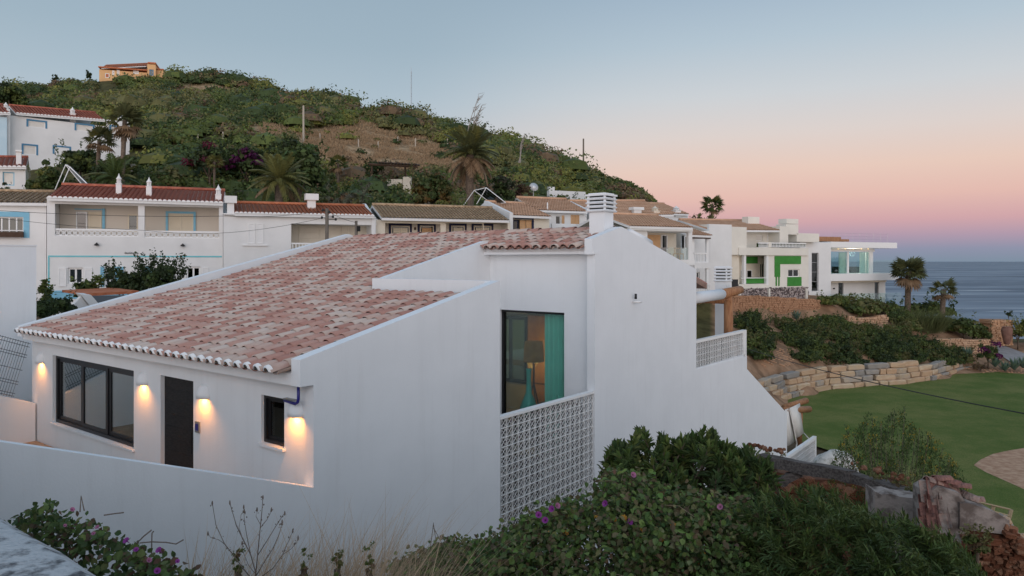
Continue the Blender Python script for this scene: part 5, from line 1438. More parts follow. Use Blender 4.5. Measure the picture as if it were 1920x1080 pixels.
# scrub over the hill ---------------------------------------------------------
def scrub():
    n_try = 13500
    cs, rs, pals, nn, sz = [], [], [], [], []
    for _ in range(n_try):
        y = math.sqrt(rnd.uniform(58 ** 2, 232 ** 2)) if rnd.random() < .72 else rnd.uniform(58, 150)
        u = rnd.uniform(-330, 1395)
        x = (u - CX) / FPX * y
        z = surf(x, y)
        if u < 262 and 66 < y < 85: continue
        if u < 60 and 55 < y < 66: continue
        if 150 < u < 335 and 178 < y < 199: continue
        if 175 < u < 222 and 160 < y < 179: continue
        if 1015 < u < 1110 and 80 < y < 89: continue
        if u > 1000 and y < 72: continue
        if u > 1180 and y < 88: continue
        v = HY - FPX * (z - EYE) / y
        bb = bare(x, y, z)
        if bb > .25 and rnd.random() < (.965 if 480 < u < 930 and y < 125 and v > 236 else .72): continue
        k = mnoise.noise(Vector((x * .035, y * .035, 2)))
        k2 = mnoise.noise(Vector((x * .09, y * .09, 7)))
        p = G_MID * (1 + .55 * k2)
        q = rnd.random()
        if k2 > .24: p = G_YEL * .95
        elif k2 < -.30: p = G_BROWN * .95
        elif k < -.18: p = G_DARK * 1.1
        elif k > .22: p = G_OLIVE * 1.0
        if q < .14: p = G_OLIVE * 1.1
        elif q < .18: p = G_BROWN
        elif q < .36: p = G_DARK * .85
        elif q < .44: p = G_YEL
        R = rnd.uniform(.7, 1.7) * (1.0 if y < 110 else 1.25)
        if rnd.random() < .10: R *= rnd.uniform(1.5, 2.2)
        if bb > .25: R *= .55
        if u > 1120: R = min(R, 1.2 if u < 1230 else .9)
        cs.append((x, y, z + R * .15)); rs.append(R); pals.append(p * 1.12)
        nn.append(int(30 + 26 * R)); sz.append(.12 + .0010 * y)
    nn = np.array(nn); idx = np.repeat(np.arange(len(nn)), nn); n = len(idx)
    C0 = np.array(cs)[idx]; R0 = np.array(rs)[idx]; pal = np.array(pals)[idx]; s0 = np.array(sz)[idx]
    ph = rng.uniform(0, 6, (len(nn), 3))[idx]
    d = unit(rng.normal(size=(n, 3))); d[:, 2] = np.where(d[:, 2] < -.15, -d[:, 2], d[:, 2])
    lump = 1 + .20 * np.sin(d[:, 0] * 4 + ph[:, 0]) * np.sin(d[:, 1] * 4 + ph[:, 1]) + .10 * np.sin(d[:, 2] * 6 + ph[:, 2])
    P = C0 + d * (R0 * lump * rng.uniform(.78, 1.0, n))[:, None] * np.array((1, 1, .78))
    Q = cards(P, d + rng.normal(size=(n, 3)) * .5, s0 * rng.uniform(.6, 1.3, n))
    C = pal * rng.uniform(.7, 1.3, (n, 1)) * (1 + rng.normal(size=(n, 3)) * .05)
    # rounded leafy hearts of the bushes
    g = np.linspace(-1, 1, 3); fc = []
    for ax in range(3):
        for sg in (-1, 1):
            for i in range(2):
                for j in range(2):
                    q = []
                    for a_, b_ in ((g[i], g[j]), (g[i + 1], g[j]), (g[i + 1], g[j + 1]), (g[i], g[j + 1])):
                        w_ = [0, 0, 0]; w_[ax] = sg; w_[(ax + 1) % 3] = a_; w_[(ax + 2) % 3] = b_; q.append(w_)
                    fc.append(q if sg > 0 else q[::-1])
    fc = np.array(fc, dtype=float); fd = fc / np.linalg.norm(fc, axis=2, keepdims=True)
    fd = fd[[i for i in range(24) if fd[i, :, 2].max() > .1]]
    cA, rA = np.array(cs), np.array(rs); nb = len(cA); pA = rng.uniform(0, 6, (nb, 1, 1))
    wob = 1 + .13 * np.sin(fd[None, :, :, 0] * 5 + pA) * np.sin(fd[None, :, :, 1] * 5 + 2 * pA)
    B = cA[:, None, None, :] + fd[None] * (rA[:, None, None] * .66 * wob)[..., None] * np.array((1, 1, .78))
    CB = np.repeat(np.array(pals)[:, None, :], fd.shape[0], 1) * rng.uniform(.7, 1.15, (nb, fd.shape[0], 1))
    Q = np.concatenate([Q, B.reshape(-1, 4, 3)]); C = np.concatenate([C, CB.reshape(-1, 3)])
    o = np_mesh('hill_scrub', Q, M['leaf'], np.clip(C, .004, .9))
    tag(o, 'dense low Mediterranean scrub covering the hill', kind='stuff')
scrub()

def blades(P, H, lean, width, pal, jit=.3):
    """thin upright grass blades as narrow triangles-with-tip quads"""
    n = len(P)
    az = rng.uniform(0, 2 * math.pi, n)
    side = np.stack([np.cos(az), np.sin(az), np.zeros(n)], 1) * np.asarray(width).reshape(-1, 1)
    tip = P + np.stack([lean[0] + rng.normal(size=n) * jit, lean[1] + rng.normal(size=n) * jit, np.ones(n)], 1) * np.asarray(H).reshape(-1, 1)
    mid = P + (tip - P) * np.array((.35, .35, .62)).reshape(1, 3)
    V_ = np.stack([P - side, mid - side * .7, tip, mid + side * .7], 1)
    C = np.array(pal) * rng.uniform(.7, 1.3, (n, 1))
    return V_, np.clip(C, .004, .9)
pts = []
while len(pts) < 9000:
    y = rnd.uniform(78, 124); u = rnd.uniform(490, 930); x = (u - CX) / FPX * y; z = surf(x, y)
    if rnd.random() < bare(x, y, z) and mnoise.noise(Vector((x * .22, y * .35, 1))) > -.15: pts.append((x, y, z))
for _ in range(1800):
    y = rnd.uniform(130, 178); u = rnd.uniform(300, 720); x = (u - CX) / FPX * y; z = surf(x, y)
    if rnd.random() < bare(x, y, z): pts.append((x, y, z))
for _ in range(16000):
    y = rnd.uniform(66, 180); u = rnd.uniform(-100, 1150); x = (u - CX) / FPX * y; z = surf(x, y)
    if not (u < 262 and y < 86) and rnd.random() < bare(x, y, z) * .8: pts.append((x, y, z))
pts = np.repeat(np.array(pts), 3, 0) + rng.normal(size=(len(pts) * 3, 3)) * np.array((.25, .25, 0))
Q, C = blades(pts, rng.uniform(.2, .6, len(pts)), (.15, 0), .06, (0.42, 0.29, 0.175))
tag(np_mesh('dry_grass', Q, M['straw'], C), 'dry tan grass on the bare field of the hill', kind='stuff')

# bushes and trees as things ----------------------------------------------------
def crown_parts(c, rx, rz_, n_cl, per, size, pals, flat=.85):
    out = []; n_cl = int(n_cl * 1.7); per = int(per * .75)
    for k in range(n_cl):
        d = unit(rng.normal(size=3)); d[2] = abs(d[2]) * 1.1 - .35
        rr = rng.uniform(.35, .92)
        p = np.array(c) + d * rr * np.array((rx, rx, rz_))
        pal = np.array(pals[rnd.randrange(len(pals))])
        out.append(clump(p, rx * rng.uniform(.18, .40), per, size, pal, flat))
    return out
def bush_px(name, label, u, vtop, wpx, Y, pals, cat='shrub', group=None, trunk=True, leaf=None, n_cl=18, per=130, mtl='leaf', flowers=None, vbase=None, sprigs=10):
    x = (u - CX) / FPX * Y; z0 = surf(x, Y) if vbase is None else at(u, vbase, Y).z; zt = at(u, vtop, Y).z
    hgt = max(.4, zt - z0); rx = wpx / 2 / FPX * Y
    T = thing(name, label, cat, (x, Y, z0), 0, group)
    cz = hgt * (.55 if trunk else .45); rz_ = hgt * (.52 if trunk else .62)
    sz = leaf or max(.05, rx * .085)
    cp = crown_parts((0, 0, cz), rx * .86, rz_ * .9, n_cl, per, sz, pals)
    if flowers: cp += [clump(np.array((rnd.uniform(-.8, .8) * rx, -rx * rnd.uniform(.3, .8), cz + rnd.uniform(-.3, .75) * rz_)), rx * flowers[2], flowers[1], sz * .8, flowers[0]) for _ in range(flowers[3])]
    for k in range(sprigs):
        a = rnd.uniform(0, 6.28); q = np.array((rx * .8 * math.cos(a), rx * .5 * math.sin(a), cz + rz_ * rnd.uniform(.1, .75))); dv = unit(np.array((q[0] * .5, q[1] * .5, rnd.uniform(.4, 1.1) * rx))) * rx * rnd.uniform(.25, .6)
        nq = 16; f = rng.random((nq, 1)); P_ = q + dv * f + rng.normal(size=(nq, 3)) * sz * .5
        cp.append((cards(P_, rng.normal(size=(nq, 3)), sz * .7 * rng.uniform(.6, 1.2, nq)), np.array(pals[0]) * rng.uniform(.7, 1.3, (nq, 1))))
    Q, C = join(cp)
    np_mesh('foliage', Q, M[mtl], C, T, kind='stuff')
    mb = MB(); w = max(.03, rx * .07)
    mb.tube([(0, 0, -.3), (w * .5, 0, hgt * .3), (0, 0, cz)], [w, w * .8, w * .4], 6)
    for k in range(4):
        a = k * 1.6 + .4; mb.tube([(0, 0, hgt * .25), (rx * .35 * math.cos(a), rx * .35 * math.sin(a), cz * 1.05)], [w * .5, w * .2], 5)
    mb.build('trunk', M['bark'], T, True)
    return T

def frond_feather(L, droop, n=22, col=(0.07, 0.10, 0.03), w=.018, ll=.42):
    """feather frond along +x arching down"""
    rows, C = [], []
    def pt(f): return np.array((L * f * (1 - .18 * droop * f), 0, L * (.34 * f - droop * .62 * f * f)))
    for i in range(n):
        f = .12 + .88 * i / n; p = pt(f); t = unit(pt(f + .02) - p)
        l = L * ll * math.sin(math.pi * min(1, .12 + f * .85)) ** .7 * .62
        for sg in (-1, 1):
            d = unit(np.array((.75 * t[0], sg * .85, t[2] * .75 - .35 * droop - .1 + rng.normal() * .1)))
            e = unit(np.cross(d, (0, 0, 1))) * w * L
            rows.append([p, p + d * l * .4 + e, p + d * l, p + d * l * .4 - e]); C.append(np.array(col) * rng.uniform(.75, 1.25))
    k = 6
    for i in range(k):
        a, b = pt(i / k), pt((i + 1) / k); e = np.array((0, .016 * L * (1 - i / k * .7), 0))
        rows.append([a - e, b - e * .8, b + e * .8, a + e]); C.append(np.array(col) * 1.3)
    return np.array(rows), np.array(C)
def frond_fan(L, droop, n=15, col=(0.07, 0.10, 0.03)):
    rows, C = [], []
    st = L * .45; e = np.array((0, .012 * L, 0)); p1 = np.array((st, 0, .10 * st - .35 * droop * st))
    rows.append([np.zeros(3) - e, p1 - e, p1 + e, np.zeros(3) + e]); C.append(np.array(col))
    for i in range(n):
        a = (i / (n - 1) - .5) * 3.6; r = L * .58 * (1 - .12 * abs(a))
        d = np.array((math.cos(a), math.sin(a), -.25 * droop - .12 * abs(a))); q = np.array((-math.sin(a), math.cos(a), .2)) * .055 * L
        rows.append([p1, p1 + d * r * .55 + q, p1 + d * r + np.array((0, 0, -.18 * droop * L * rng.uniform(.3, 1.2))), p1 + d * r * .55 - q]); C.append(np.array(col) * rng.uniform(.75, 1.25))
    return np.array(rows), np.array(C)
_fm = {}
def frond_mesh(kind, state, k):
    key = (kind, state, k)
    if key not in _fm:
        col = {'green': (0.085, 0.115, 0.035), 'yellow': (0.16, 0.155, 0.05), 'dead': (0.24, 0.155, 0.09), 'olive': (0.115, 0.125, 0.055)}[state]
        droop = {0: .55, 1: .95, 2: 1.4}[k]
        Q, C = (frond_feather if kind == 'feather' else frond_fan)(1.0, droop, col=col)
        o = np_mesh('frond', Q, M['frond'], C); me = o.data; bpy.data.objects.remove(o); _fm[key] = me
    return _fm[key]
def palm(label, u, vtop, vbase, Y, kind, L, n, dead=0, trunk_r=.16, wind=(0, 0), group=None, state='green', on=True, hang=False, z0=None):
    x = (u - CX) / FPX * Y; z0 = (surf(x, Y) if z0 is None else z0); zt = at(u, vtop, Y).z - L * .28
    h = max(.25, zt - z0)
    T = thing('palm_tree', label, 'palm', (x, Y, z0), 0, group)
    mb = MB(); ph = []
    m_ = 9
    for i in range(m_ + 1):
        f = i / m_; ph.append((wind[0] * f * f * .4, 0, -.3 + (h + .3) * f))
    rs = [trunk_r * (1.15 - .25 * i / m_ + (.06 if i % 2 else 0)) for i in range(m_ + 1)]
    mb.tube(ph, rs, 9)
    mb.build('trunk', M['bark'], T, True)
    top = Vector(ph[-1])
    for i in range(n):
        az = i * 2.399 + rnd.uniform(-.2, .2); f = i / n
        dd = i >= n - dead
        el = (1.15 - 1.55 * f) if not dd else -rnd.uniform(.0, .75)
        k = 0 if f < .35 else (1 if f < .75 else 2)
        o = link('frond', frond_mesh(kind, 'dead' if dd else (state if rnd.random() > .15 else 'yellow'), 1 if dd else k), T, top + Vector((0, 0, -.12 * L * (f if dd else 0))), (0, 0, 0), (L * rnd.uniform(.85, 1.1),) * 3)
        a = Vector((math.cos(az) + wind[0], math.sin(az) + wind[1], 0)); az2 = math.atan2(a.y, a.x)
        o.rotation_euler = (0, -el, az2)
    return T

DG, MG, OL, YL, BR, GY = G_DARK, G_MID, G_OLIVE, G_YEL, G_BROWN, G_GREY
DP = G_DEEP
# behind the left houses, below the hill
bush_px('garden_tree', 'dark evergreen tree clump on the skyline at the far left', 18, 150, 70, 120, [DG, DP, MG], 'tree', n_cl=22)
bush_px('cypress', 'small dark cypress on the skyline left of the villa', 167, 133, 8, 182, [DP], 'tree', n_cl=7, per=50, leaf=.3)
bush_px('cypress', 'ragged little tree on the skyline furthest left of the villa', 103, 141, 9, 182, [DP], 'tree', n_cl=6, per=40, leaf=.3)
bush_px('garden_shrub', 'dark shrub at the left edge below the striped roof house', 8, 326, 34, 54, [DP, DG])
bush_px('garden_shrub', 'bright green bush right of the square chimney house', 88, 292, 74, 59, [MG, DG, YL * .8])
bush_px('garden_tree', 'dark green tree in front of the two storey hillside house', 150, 268, 92, 64, [DG, DP, MG], 'tree', n_cl=22)
bush_px('garden_shrub', 'dark hedge below the fan palms', 205, 292, 70, 62, [DP, DG]); bush_px('garden_shrub', 'white flecked bush behind the windblown palm', 245, 285, 40, 66, [DG, MG], flowers=((.45, .45, .40), 14, .2, 4))
bush_px('garden_shrub', 'low dark bush behind the pointed chimneys', 262, 315, 70, 55, [DP, DG, MG]); bush_px('garden_shrub', 'large rounded olive green bush over the red roof', 318, 302, 96, 56, [MG * .9, DG, OL * .8], n_cl=26, per=120)
bush_px('bougainvillea', 'dark bougainvillea with crimson patches behind the rounded bush', 392, 258, 92, 66, [DP, DG], 'bougainvillea', n_cl=20, flowers=((.10, .015, .03), 50, .25, 5))
bush_px('bougainvillea', 'bougainvillea with a purple crown beside the tall dark tree', 462, 262, 96, 67, [DP, DG], 'bougainvillea', n_cl=20, flowers=((.085, .012, .06), 50, .22, 6))
bush_px('garden_shrub', 'grey green olive bush above the lattice balcony roof', 448, 324, 36, 53, [GY * .75, DG]); bush_px('garden_shrub', 'low green bush between pointed chimney and feather palm', 430, 338, 60, 53, [MG, OL, DG])
bush_px('garden_tree', 'tall dark evergreen tree with a pointed crown above the orange roof', 560, 246, 112, 61, [DG, DP, DG * 1.2], 'tree', n_cl=40, per=130)
bush_px('garden_tree', 'upper left shoulder tree beside the tall dark evergreen', 525, 250, 60, 66, [DG, MG * .8], 'tree', n_cl=18)
bush_px('tamarisk', 'pale feathery tamarisk clump behind the orange roof', 652, 340, 90, 57, [GY * .9, OL * .9, BR], leaf=.22); bush_px('garden_shrub', 'reddish dry bush left of the tamarisk', 612, 345, 50, 57, [BR, OL * .7, DG])
bush_px('garden_shrub', 'dark round shrub under the timber pergola', 698, 296, 62, 76, [DP, DG], n_cl=20)
bush_px('hedge', 'bright low hedge behind the weathered tan roof', 742, 360, 110, 56, [MG, DG, MG]); bush_px('hedge', 'green hedge end below the rusty tree', 838, 358, 80, 58, [MG, DG, YL * .7])
bush_px('garden_tree', 'rusty green tree left of the shaggy date palm', 812, 305, 92, 62, [OL * .8, DG, (.12, .075, .02), DG], 'tree', n_cl=32, per=120)
bush_px('garden_tree', 'dark tree behind the sun heater', 942, 304, 70, 64, [DP, DG, GY * .5], 'tree', n_cl=24); bush_px('dry_tree', 'dry brown tree beside the white garden wall', 980, 302, 42, 65, [BR * .7, BR * .5, (.07, .04, .03)], 'tree', n_cl=18)
bush_px('garden_shrub', 'scrubby bush in front of the white garden wall', 1052, 366, 60, 80, [DG, MG, OL]); bush_px('garden_shrub', 'green mound right of the white garden wall', 1125, 362, 80, 82, [MG, DG, OL * .8])
bush_px('garden_shrub', 'small bush at the foot of the hill end', 1297, 400, 18, 96, [DG, OL])
palm('fan palm with a short trunk left of the windblown palm', 182, 252, 320, 62, 'fan', 1.5, 22, 5, .17, (.5, 0), state='olive')
palm('tall fan palm bent by the wind in front of the white hillside house', 229, 215, 320, 61, 'fan', 1.7, 26, 8, .19, (.55, 0), state='olive')
palm('big low feather palm behind the orange roof', 522, 322, 385, 54, 'feather', 2.7, 34, 2, .3, (.1, 0), state='yellow'); palm('dark feather palm behind the pointed chimneys', 216, 320, 360, 52, 'feather', 2.3, 24, 0, .25)
palm('small fan palm in front of the bougainvillea', 402, 298, 335, 62, 'fan', .9, 18, 2, .1, state='yellow'); palm('small fan palm at the edge of the dry field', 634, 300, 336, 72, 'fan', 1.2, 18, 4, .13)
palm('shaggy date palm with a skirt of dead hanging fronds', 880, 272, 375, 61, 'feather', 3.0, 58, 16, .34, (.15, 0), state='olive')
palm('fan palm against the pink sky above the far roofs', 1334, 377, 418, 82, 'fan', 1.45, 24, 3, .18, (.25, 0))
palm('thick fan palm with a shaggy crown in front of the sea', 1702, 500, 592, 72, 'fan', 1.85, 50, 12, .26, (.2, 0), state='olive', z0=at(1702, 592, 72).z)
palm('slender fan palm right of the shaggy one by the sea', 1766, 535, 640, 69, 'fan', 1.35, 18, 4, .24, (.45, 0), state='olive', z0=at(1766, 642, 69).z)
for u, v, y, lab in ((1316, 402, 80, 'spiky agave clump left of the sky palm'), (1350, 408, 80, 'spiky agave clump right of the sky palm')): bush_px('agave', lab, u, v, 34, y, [OL, GY * .8], 'agave', n_cl=8, per=40, leaf=.3)

# bare dead trees on the slope
def dead_tree(label, u, vb, vt, Y, lean, n):
    x = (u - CX) / FPX * Y; z0 = at(u, vb, Y).z; h = at(u, vt, Y).z - z0
    T = thing('bare_tree', label, 'tree', (x, Y, z0))
    mb = MB()
    for k in range(n):
        b0 = (rnd.uniform(-.7, .7), rnd.uniform(-.4, .4), -.6); hh = h * rnd.uniform(.75, 1.0)
        path = [(b0[0] + lean * h * (f ** 2) + .12 * math.sin(f * 5 + k), b0[1], hh * f - .3 * (1 - f)) for f in np.linspace(0, 1, 7)]
        mb.tube(path, [.085 * (1 - .85 * f) for f in np.linspace(0, 1, 7)], 5)
        if k == 0: mb.build('trunk', M['deadwood'], T); mb = MB()
        for q in range(14):
            f = rnd.uniform(.45, 1); i = int(f * 5.99); p = Vector(path[i]).lerp(Vector(path[i + 1]), f * 6 - i if f * 6 - i <= 1 else 1)
            l = h * .14 * rnd.uniform(.4, 1); mb.tube([p, p + Vector((lean * l + rnd.uniform(-.2, .7) * l, rnd.uniform(-.3, .3) * l, l * .6)), p + Vector((l * .9, rnd.uniform(-.3, .3) * l, l * .8))], [.03, .02, .01], 4, False)
    mb.build('branch', M['deadwood'], T)
dead_tree('group of bare windswept poplars above the date palm', 877, 278, 180, 80, .17, 4)
dead_tree('single bare sapling bending above the dry brown tree', 983, 300, 243, 80, .20, 2)

# right hand garden: slope, hedges, grasses
for u, v, w, y, pal, lab in ((1572, 564, 70, 70, [MG, OL, DG], 'green hedge in front of the modern house, left end'), (1628, 568, 84, 70, [MG * .9, DG, OL * .8], 'wide hedge in front of the modern house'),
                             (1670, 566, 60, 70, [DG, MG], 'hedge end beside the shaggy fan palm'), (1745, 562, 92, 74, [DG, DP, MG], 'dark rounded bush between the two sea palms'),
                             (1806, 596, 70, 68, [MG * .9, OL, DG], 'low hedge above the planter wall'), (1840, 606, 46, 68, [DG, MG * .8], 'hedge end sloping to the sea'), (1790, 600, 60, 70, [MG, DG], 'hedge behind the slender palm'), (1552, 574, 60, 67, [MG, YL * .8], 'lower hedge left of the short curved stone wall'), (1615, 572, 90, 68.5, [MG, DG, OL], 'middle row hedge above the short curved stone wall'), (1690, 584, 70, 68, [MG, DG], 'hedge at the foot of the shaggy fan palm'), (1560, 596, 60, 65, [DG, MG], 'dark hedge beside the end of the long dry stone wall'), (1700, 606, 60, 65.5, [OL, MG], 'rough hedge right of the short curved stone wall')):
    bush_px('hedge', lab, u, v, w, y, pal, 'hedge', trunk=False, n_cl=18, per=90)
def grass_clump(name, label, u, vb, vt, wpx, Y, pal, n=260, lean=(.3, 0), cat='grass clump', width=.02, group=None, jit=.45):
    p = at(u, vb, Y); h = at(u, vt, Y).z - p.z; r = wpx / 2 / FPX * Y
    T = thing(name, label, cat, p, 0, group)
    P = np.stack([rng.normal(size=n) * r * .35, rng.normal(size=n) * r * .25, np.full(n, -.1)], 1)
    Q, C = blades(P, h * rng.uniform(.6, 1.05, n), lean, width, pal, jit)
    np_mesh('blades', Q, M['straw'], C, T, kind='stuff')
    return T
for k, (u, vb, vt, w) in enumerate(((1700, 618, 578, 70), (1732, 622, 574, 76), (1752, 624, 584, 40))):
    grass_clump('fountain_grass', ['fountain grass tussock left of the planter wall', 'large fountain grass tussock under the sea palms', 'fountain grass beside the slender palm trunk'][k], u, vb, vt, w, 67, (0.13, 0.15, 0.06), 420, (.45, -.1), width=.03, jit=.5)
GS = 'low garden shrubs covering the slope above the stone retaining wall'
for i in range(135):
    u = rnd.uniform(1385, 1800)
    top = np.interp(u, [1385, 1420, 1530, 1600, 1680, 1760, 1800], [590, 582, 592, 606, 612, 642, 662]); bot = np.interp(u, [1385, 1440, 1500, 1600, 1700, 1800], [700, 676, 680, 688, 684, 688])
    f = rnd.random(); v = top + 16 + (bot - top - 16) * f
    y = None
    for yy in np.arange(46, 75, .25):
        p = at(u, v, yy)
        if p.z <= surf(p.x, yy): y = yy; break
    if y is None: continue
    if 1436 < u < 1490 and v > 662: continue
    pal = [[DG, DP, MG * .8], [MG, DG], [OL * .8, MG], [DP, DG]][i % 4]
    bush_px('garden_shrub', 'low spreading shrub on the slope above the stone retaining wall', u, v - rnd.uniform(12, 22), rnd.uniform(40, 74), y, pal, 'shrub', GS, trunk=False, n_cl=9, per=92, leaf=.10, vbase=v + 4)
def agave(label, u, vb, hpx, Y, col=(0.10, 0.16, 0.14), n=18, cat='agave', spread=.9, group=None):
    p = at(u, vb, Y); L = hpx / FPX * Y
    T = thing('agave', label, cat, p, 0, group)
    for k in range(n):
        a = k * 2.4; e = spread * (.25 + .75 * k / n)
        d = Vector((math.cos(a) * math.sin(e), math.sin(a) * math.sin(e), math.cos(e))); s_ = d.cross(Vector((0, 0, 1))).normalized() * L * .09
        mb = MB(); q = d * L
        mb.add([-s_ * .7, s_ * .7, q * .5 + s_, q * .5 - s_, q * .5 + Vector((0, 0, -.03)), q], [(0, 1, 2, 3), (3, 2, 5), (1, 0, 4), (2, 1, 4), (0, 3, 4), (4, 5, 2), (5, 4, 3)])
        mb.build('leaf', mat_agave, T)
mat_agave = mat('blue_green_agave', (0.09, 0.15, 0.13), (0.12, 0.17, 0.10), 4, .6)
for u, vb, h_, y, lab in ((1812, 672, 26, 63, 'blue agave at the end of the planter wall'), (1866, 688, 24, 62, 'blue agave left of the path edge row'), (1884, 696, 22, 61.5, 'second blue agave along the path edge'), (1902, 694, 26, 61.5, 'blue agave by the right edge along the path'),
                        (1494, 600, 20, 62, 'grey agave on top of the shrub slope'), (1690, 634, 20, 64, 'blue agave below the fountain grass'), (1918, 690, 24, 61.5, 'agave cut by the right picture edge')):
    agave(lab, u, vb, h_, y)
bush_px('yucca', 'yellow green yucca beside the brown urn', 1908, 590, 40, 69, [YL, OL, MG], 'yucca', trunk=False, n_cl=10, per=60)
bush_px('garden_shrub', 'dark shrub behind the yucca at the right edge', 1930, 596, 60, 70, [MG, DG], trunk=False)
bush_px('bougainvillea', 'round bougainvillea ball with purple top beside the path', 1852, 641, 36, 62.5, [DG, MG], 'bougainvillea', n_cl=12, flowers=((.10, .01, .07), 70, .5, 3), vbase=690, leaf=.13)
bush_px('dry_shrub', 'low brown dry shrub at the lawn corner', 1838, 682, 34, 61.5, [BR, (.14, .09, .06)], trunk=False, n_cl=8, vbase=696)
# garden left, between the white house and the terraced houses
bush_px('garden_tree', 'dark airy tree in front of the turquoise shuttered windows', 240, 500, 90, 36, [DP, DG], 'tree', n_cl=22, per=64, leaf=.10, vbase=590, sprigs=60)
bush_px('garden_tree', 'taller dark leafy tree right of the shuttered windows', 305, 484, 92, 35, [DP, DG], 'tree', n_cl=22, per=64, leaf=.10, vbase=590, sprigs=70)
bush_px('climbing_vine', 'thin leafy vine shoot against the white house wall', 86, 524, 24, 33, [MG, DG], 'vine', n_cl=8, per=26, leaf=.13, vbase=592)
bush_px('climbing_vine', 'vine with round leaves over the gabled outbuilding', 165, 524, 54, 35, [MG, DG], 'vine', n_cl=12, per=26, leaf=.16, vbase=572)
bush_px('garden_shrub', 'dark shrub between the neighbour wall and the outbuilding', 100, 552, 76, 30, [DP, DG], trunk=False, vbase=600); bush_px('garden_shrub', 'dark bush hugging the grey neighbour wall corner', 82, 560, 50, 27, [DP, DG], trunk=False, vbase=612)
import bmesh
# ---------------------------------------------------------------- stone walls, ruin, poles, wires
def stone_mat(name, stops, seedscale=1.0):
    m = bpy.data.materials.new(name); m.use_nodes = True; t = m.node_tree
    b = t.nodes['Principled BSDF']; b.inputs['Roughness'].default_value = .92; b.inputs['Specular IOR Level'].default_value = .15
    r = t.nodes.new('ShaderNodeObjectInfo').outputs['Random']
    co = t.nodes.new('ShaderNodeTexCoord'); n = t.nodes.new('ShaderNodeTexNoise'); n.inputs['Scale'].default_value = 2.2 * seedscale; n.inputs['Detail'].default_value = 7
    t.links.new(co.outputs['Object'], n.inputs[0])
    ad = t.nodes.new('ShaderNodeMath'); ad.operation = 'MULTIPLY_ADD'; ad.inputs[1].default_value = .6; t.links.new(n.outputs[0], ad.inputs[0])
    sh = t.nodes.new('ShaderNodeMath'); sh.operation = 'SUBTRACT'; sh.inputs[1].default_value = .3; t.links.new(r, sh.inputs[0]); t.links.new(sh.outputs[0], ad.inputs[2])
    t.links.new(ramp(t, stops, ad.outputs[0], 'LINEAR').outputs[0], b.inputs['Base Color'])
    bp = t.nodes.new('ShaderNodeBump'); bp.inputs['Strength'].default_value = .7; bp.inputs['Distance'].default_value = .06; t.links.new(n.outputs[0], bp.inputs['Height']); t.links.new(bp.outputs[0], b.inputs['Normal'])
    return m
M['limestone'] = stone_mat('pale_limestone', [(0, (0.27, 0.25, 0.23, 1)), (.2, (0.38, 0.33, 0.28, 1)), (.45, (0.52, 0.39, 0.26, 1)), (.75, (0.50, 0.33, 0.21, 1)), (1, (0.58, 0.46, 0.33, 1))])
M['drystone'] = stone_mat('orange_dry_stone', [(0, (0.40, 0.22, 0.13, 1)), (.4, (0.52, 0.31, 0.19, 1)), (.7, (0.56, 0.38, 0.25, 1)), (1, (0.50, 0.28, 0.16, 1))])
M['rubble'] = stone_mat('red_rubble_stone', [(0, (0.13, 0.05, 0.028, 1)), (.5, (0.22, 0.09, 0.05, 1)), (1, (0.34, 0.19, 0.12, 1))], 4)
M['mortar'] = mat('red_earth_mortar', (0.10, 0.045, 0.027), (0.15, 0.07, 0.04), 9, .95)  # mortar and rubble tones darkened to imitate the shade inside the ruin
M['ruinplaster'] = mat('peeling_ruin_plaster', (0.33, 0.28, 0.25), (0.14, 0.11, 0.095), 5.0, .95, .5, 20, lo=.42, hi=.62)
def stone_mesh(k, mt, rough=.16):
    r_ = random.Random(k); mb = MB()
    e = lambda s: s * (1 - r_.uniform(0, rough))
    v = []
    for z in (-.5, -.36, .36, .5):
        s_ = 1.0 if abs(z) < .4 else .86
        for x, y in ((-.5, -.5), (.5, -.5), (.5, .5), (-.5, .5)): v.append((e(x) * s_, e(y) * s_, z * (1 - r_.uniform(0, rough * .6))))
    mb.add(v, [(3, 2, 1, 0), (12, 13, 14, 15)] + [(a * 4 + q, a * 4 + (q + 1) % 4, a * 4 + 4 + (q + 1) % 4, a * 4 + 4 + q) for a in range(3) for q in range(4)])
    me = mb.mesh('stone', mt)
    return me
lime = [stone_mesh(k, M['limestone'], .22) for k in range(8)]
rw = thing('retaining_wall', 'curved retaining wall of big limestone blocks at the back of the lawn', 'wall', on_z(1600, 727, LAWN_Z))
base = [on_z(u, v, LAWN_Z) for u, v in edge[0:12]]
cum = [0]
for a, b_ in zip(base, base[1:]): cum.append(cum[-1] + (b_ - a).length)
def along(d):
    d = max(0, min(cum[-1] - .01, d)); i = max(0, int(np.searchsorted(cum, d)) - 1); f = (d - cum[i]) / (cum[i + 1] - cum[i]); return base[i].lerp(base[i + 1], f), (base[i + 1] - base[i]).normalized()
for course in range(4):
    d = rnd.uniform(-.4, .3)
    lim = cum[-1] * (1.0, .94, .84, .66, .50)[course]
    st = (0, 0, 0, 0, cum[-1] * .12)[course]
    d += st
    while d < lim:
        L = rnd.choice((.7, 1.1, 1.4, 1.7, 2.1)) * rnd.uniform(.9, 1.1)
        p, tdir = along(d + L / 2)
        H_ = .43 * rnd.uniform(.94, 1.04)
        nrm = Vector((-tdir.y, tdir.x, 0))
        o = link('stone', rnd.choice(lime), rw, p + nrm * (.25 + course * .20 + rnd.uniform(-.06, .06)) + Vector((0, 0, .14 + course * .41)) - rw.location,
                 (rnd.uniform(-.03, .03), rnd.uniform(-.03, .03), math.atan2(tdir.y, tdir.x) + rnd.uniform(-.05, .05)), (L * .99, .62, H_))
        d += L
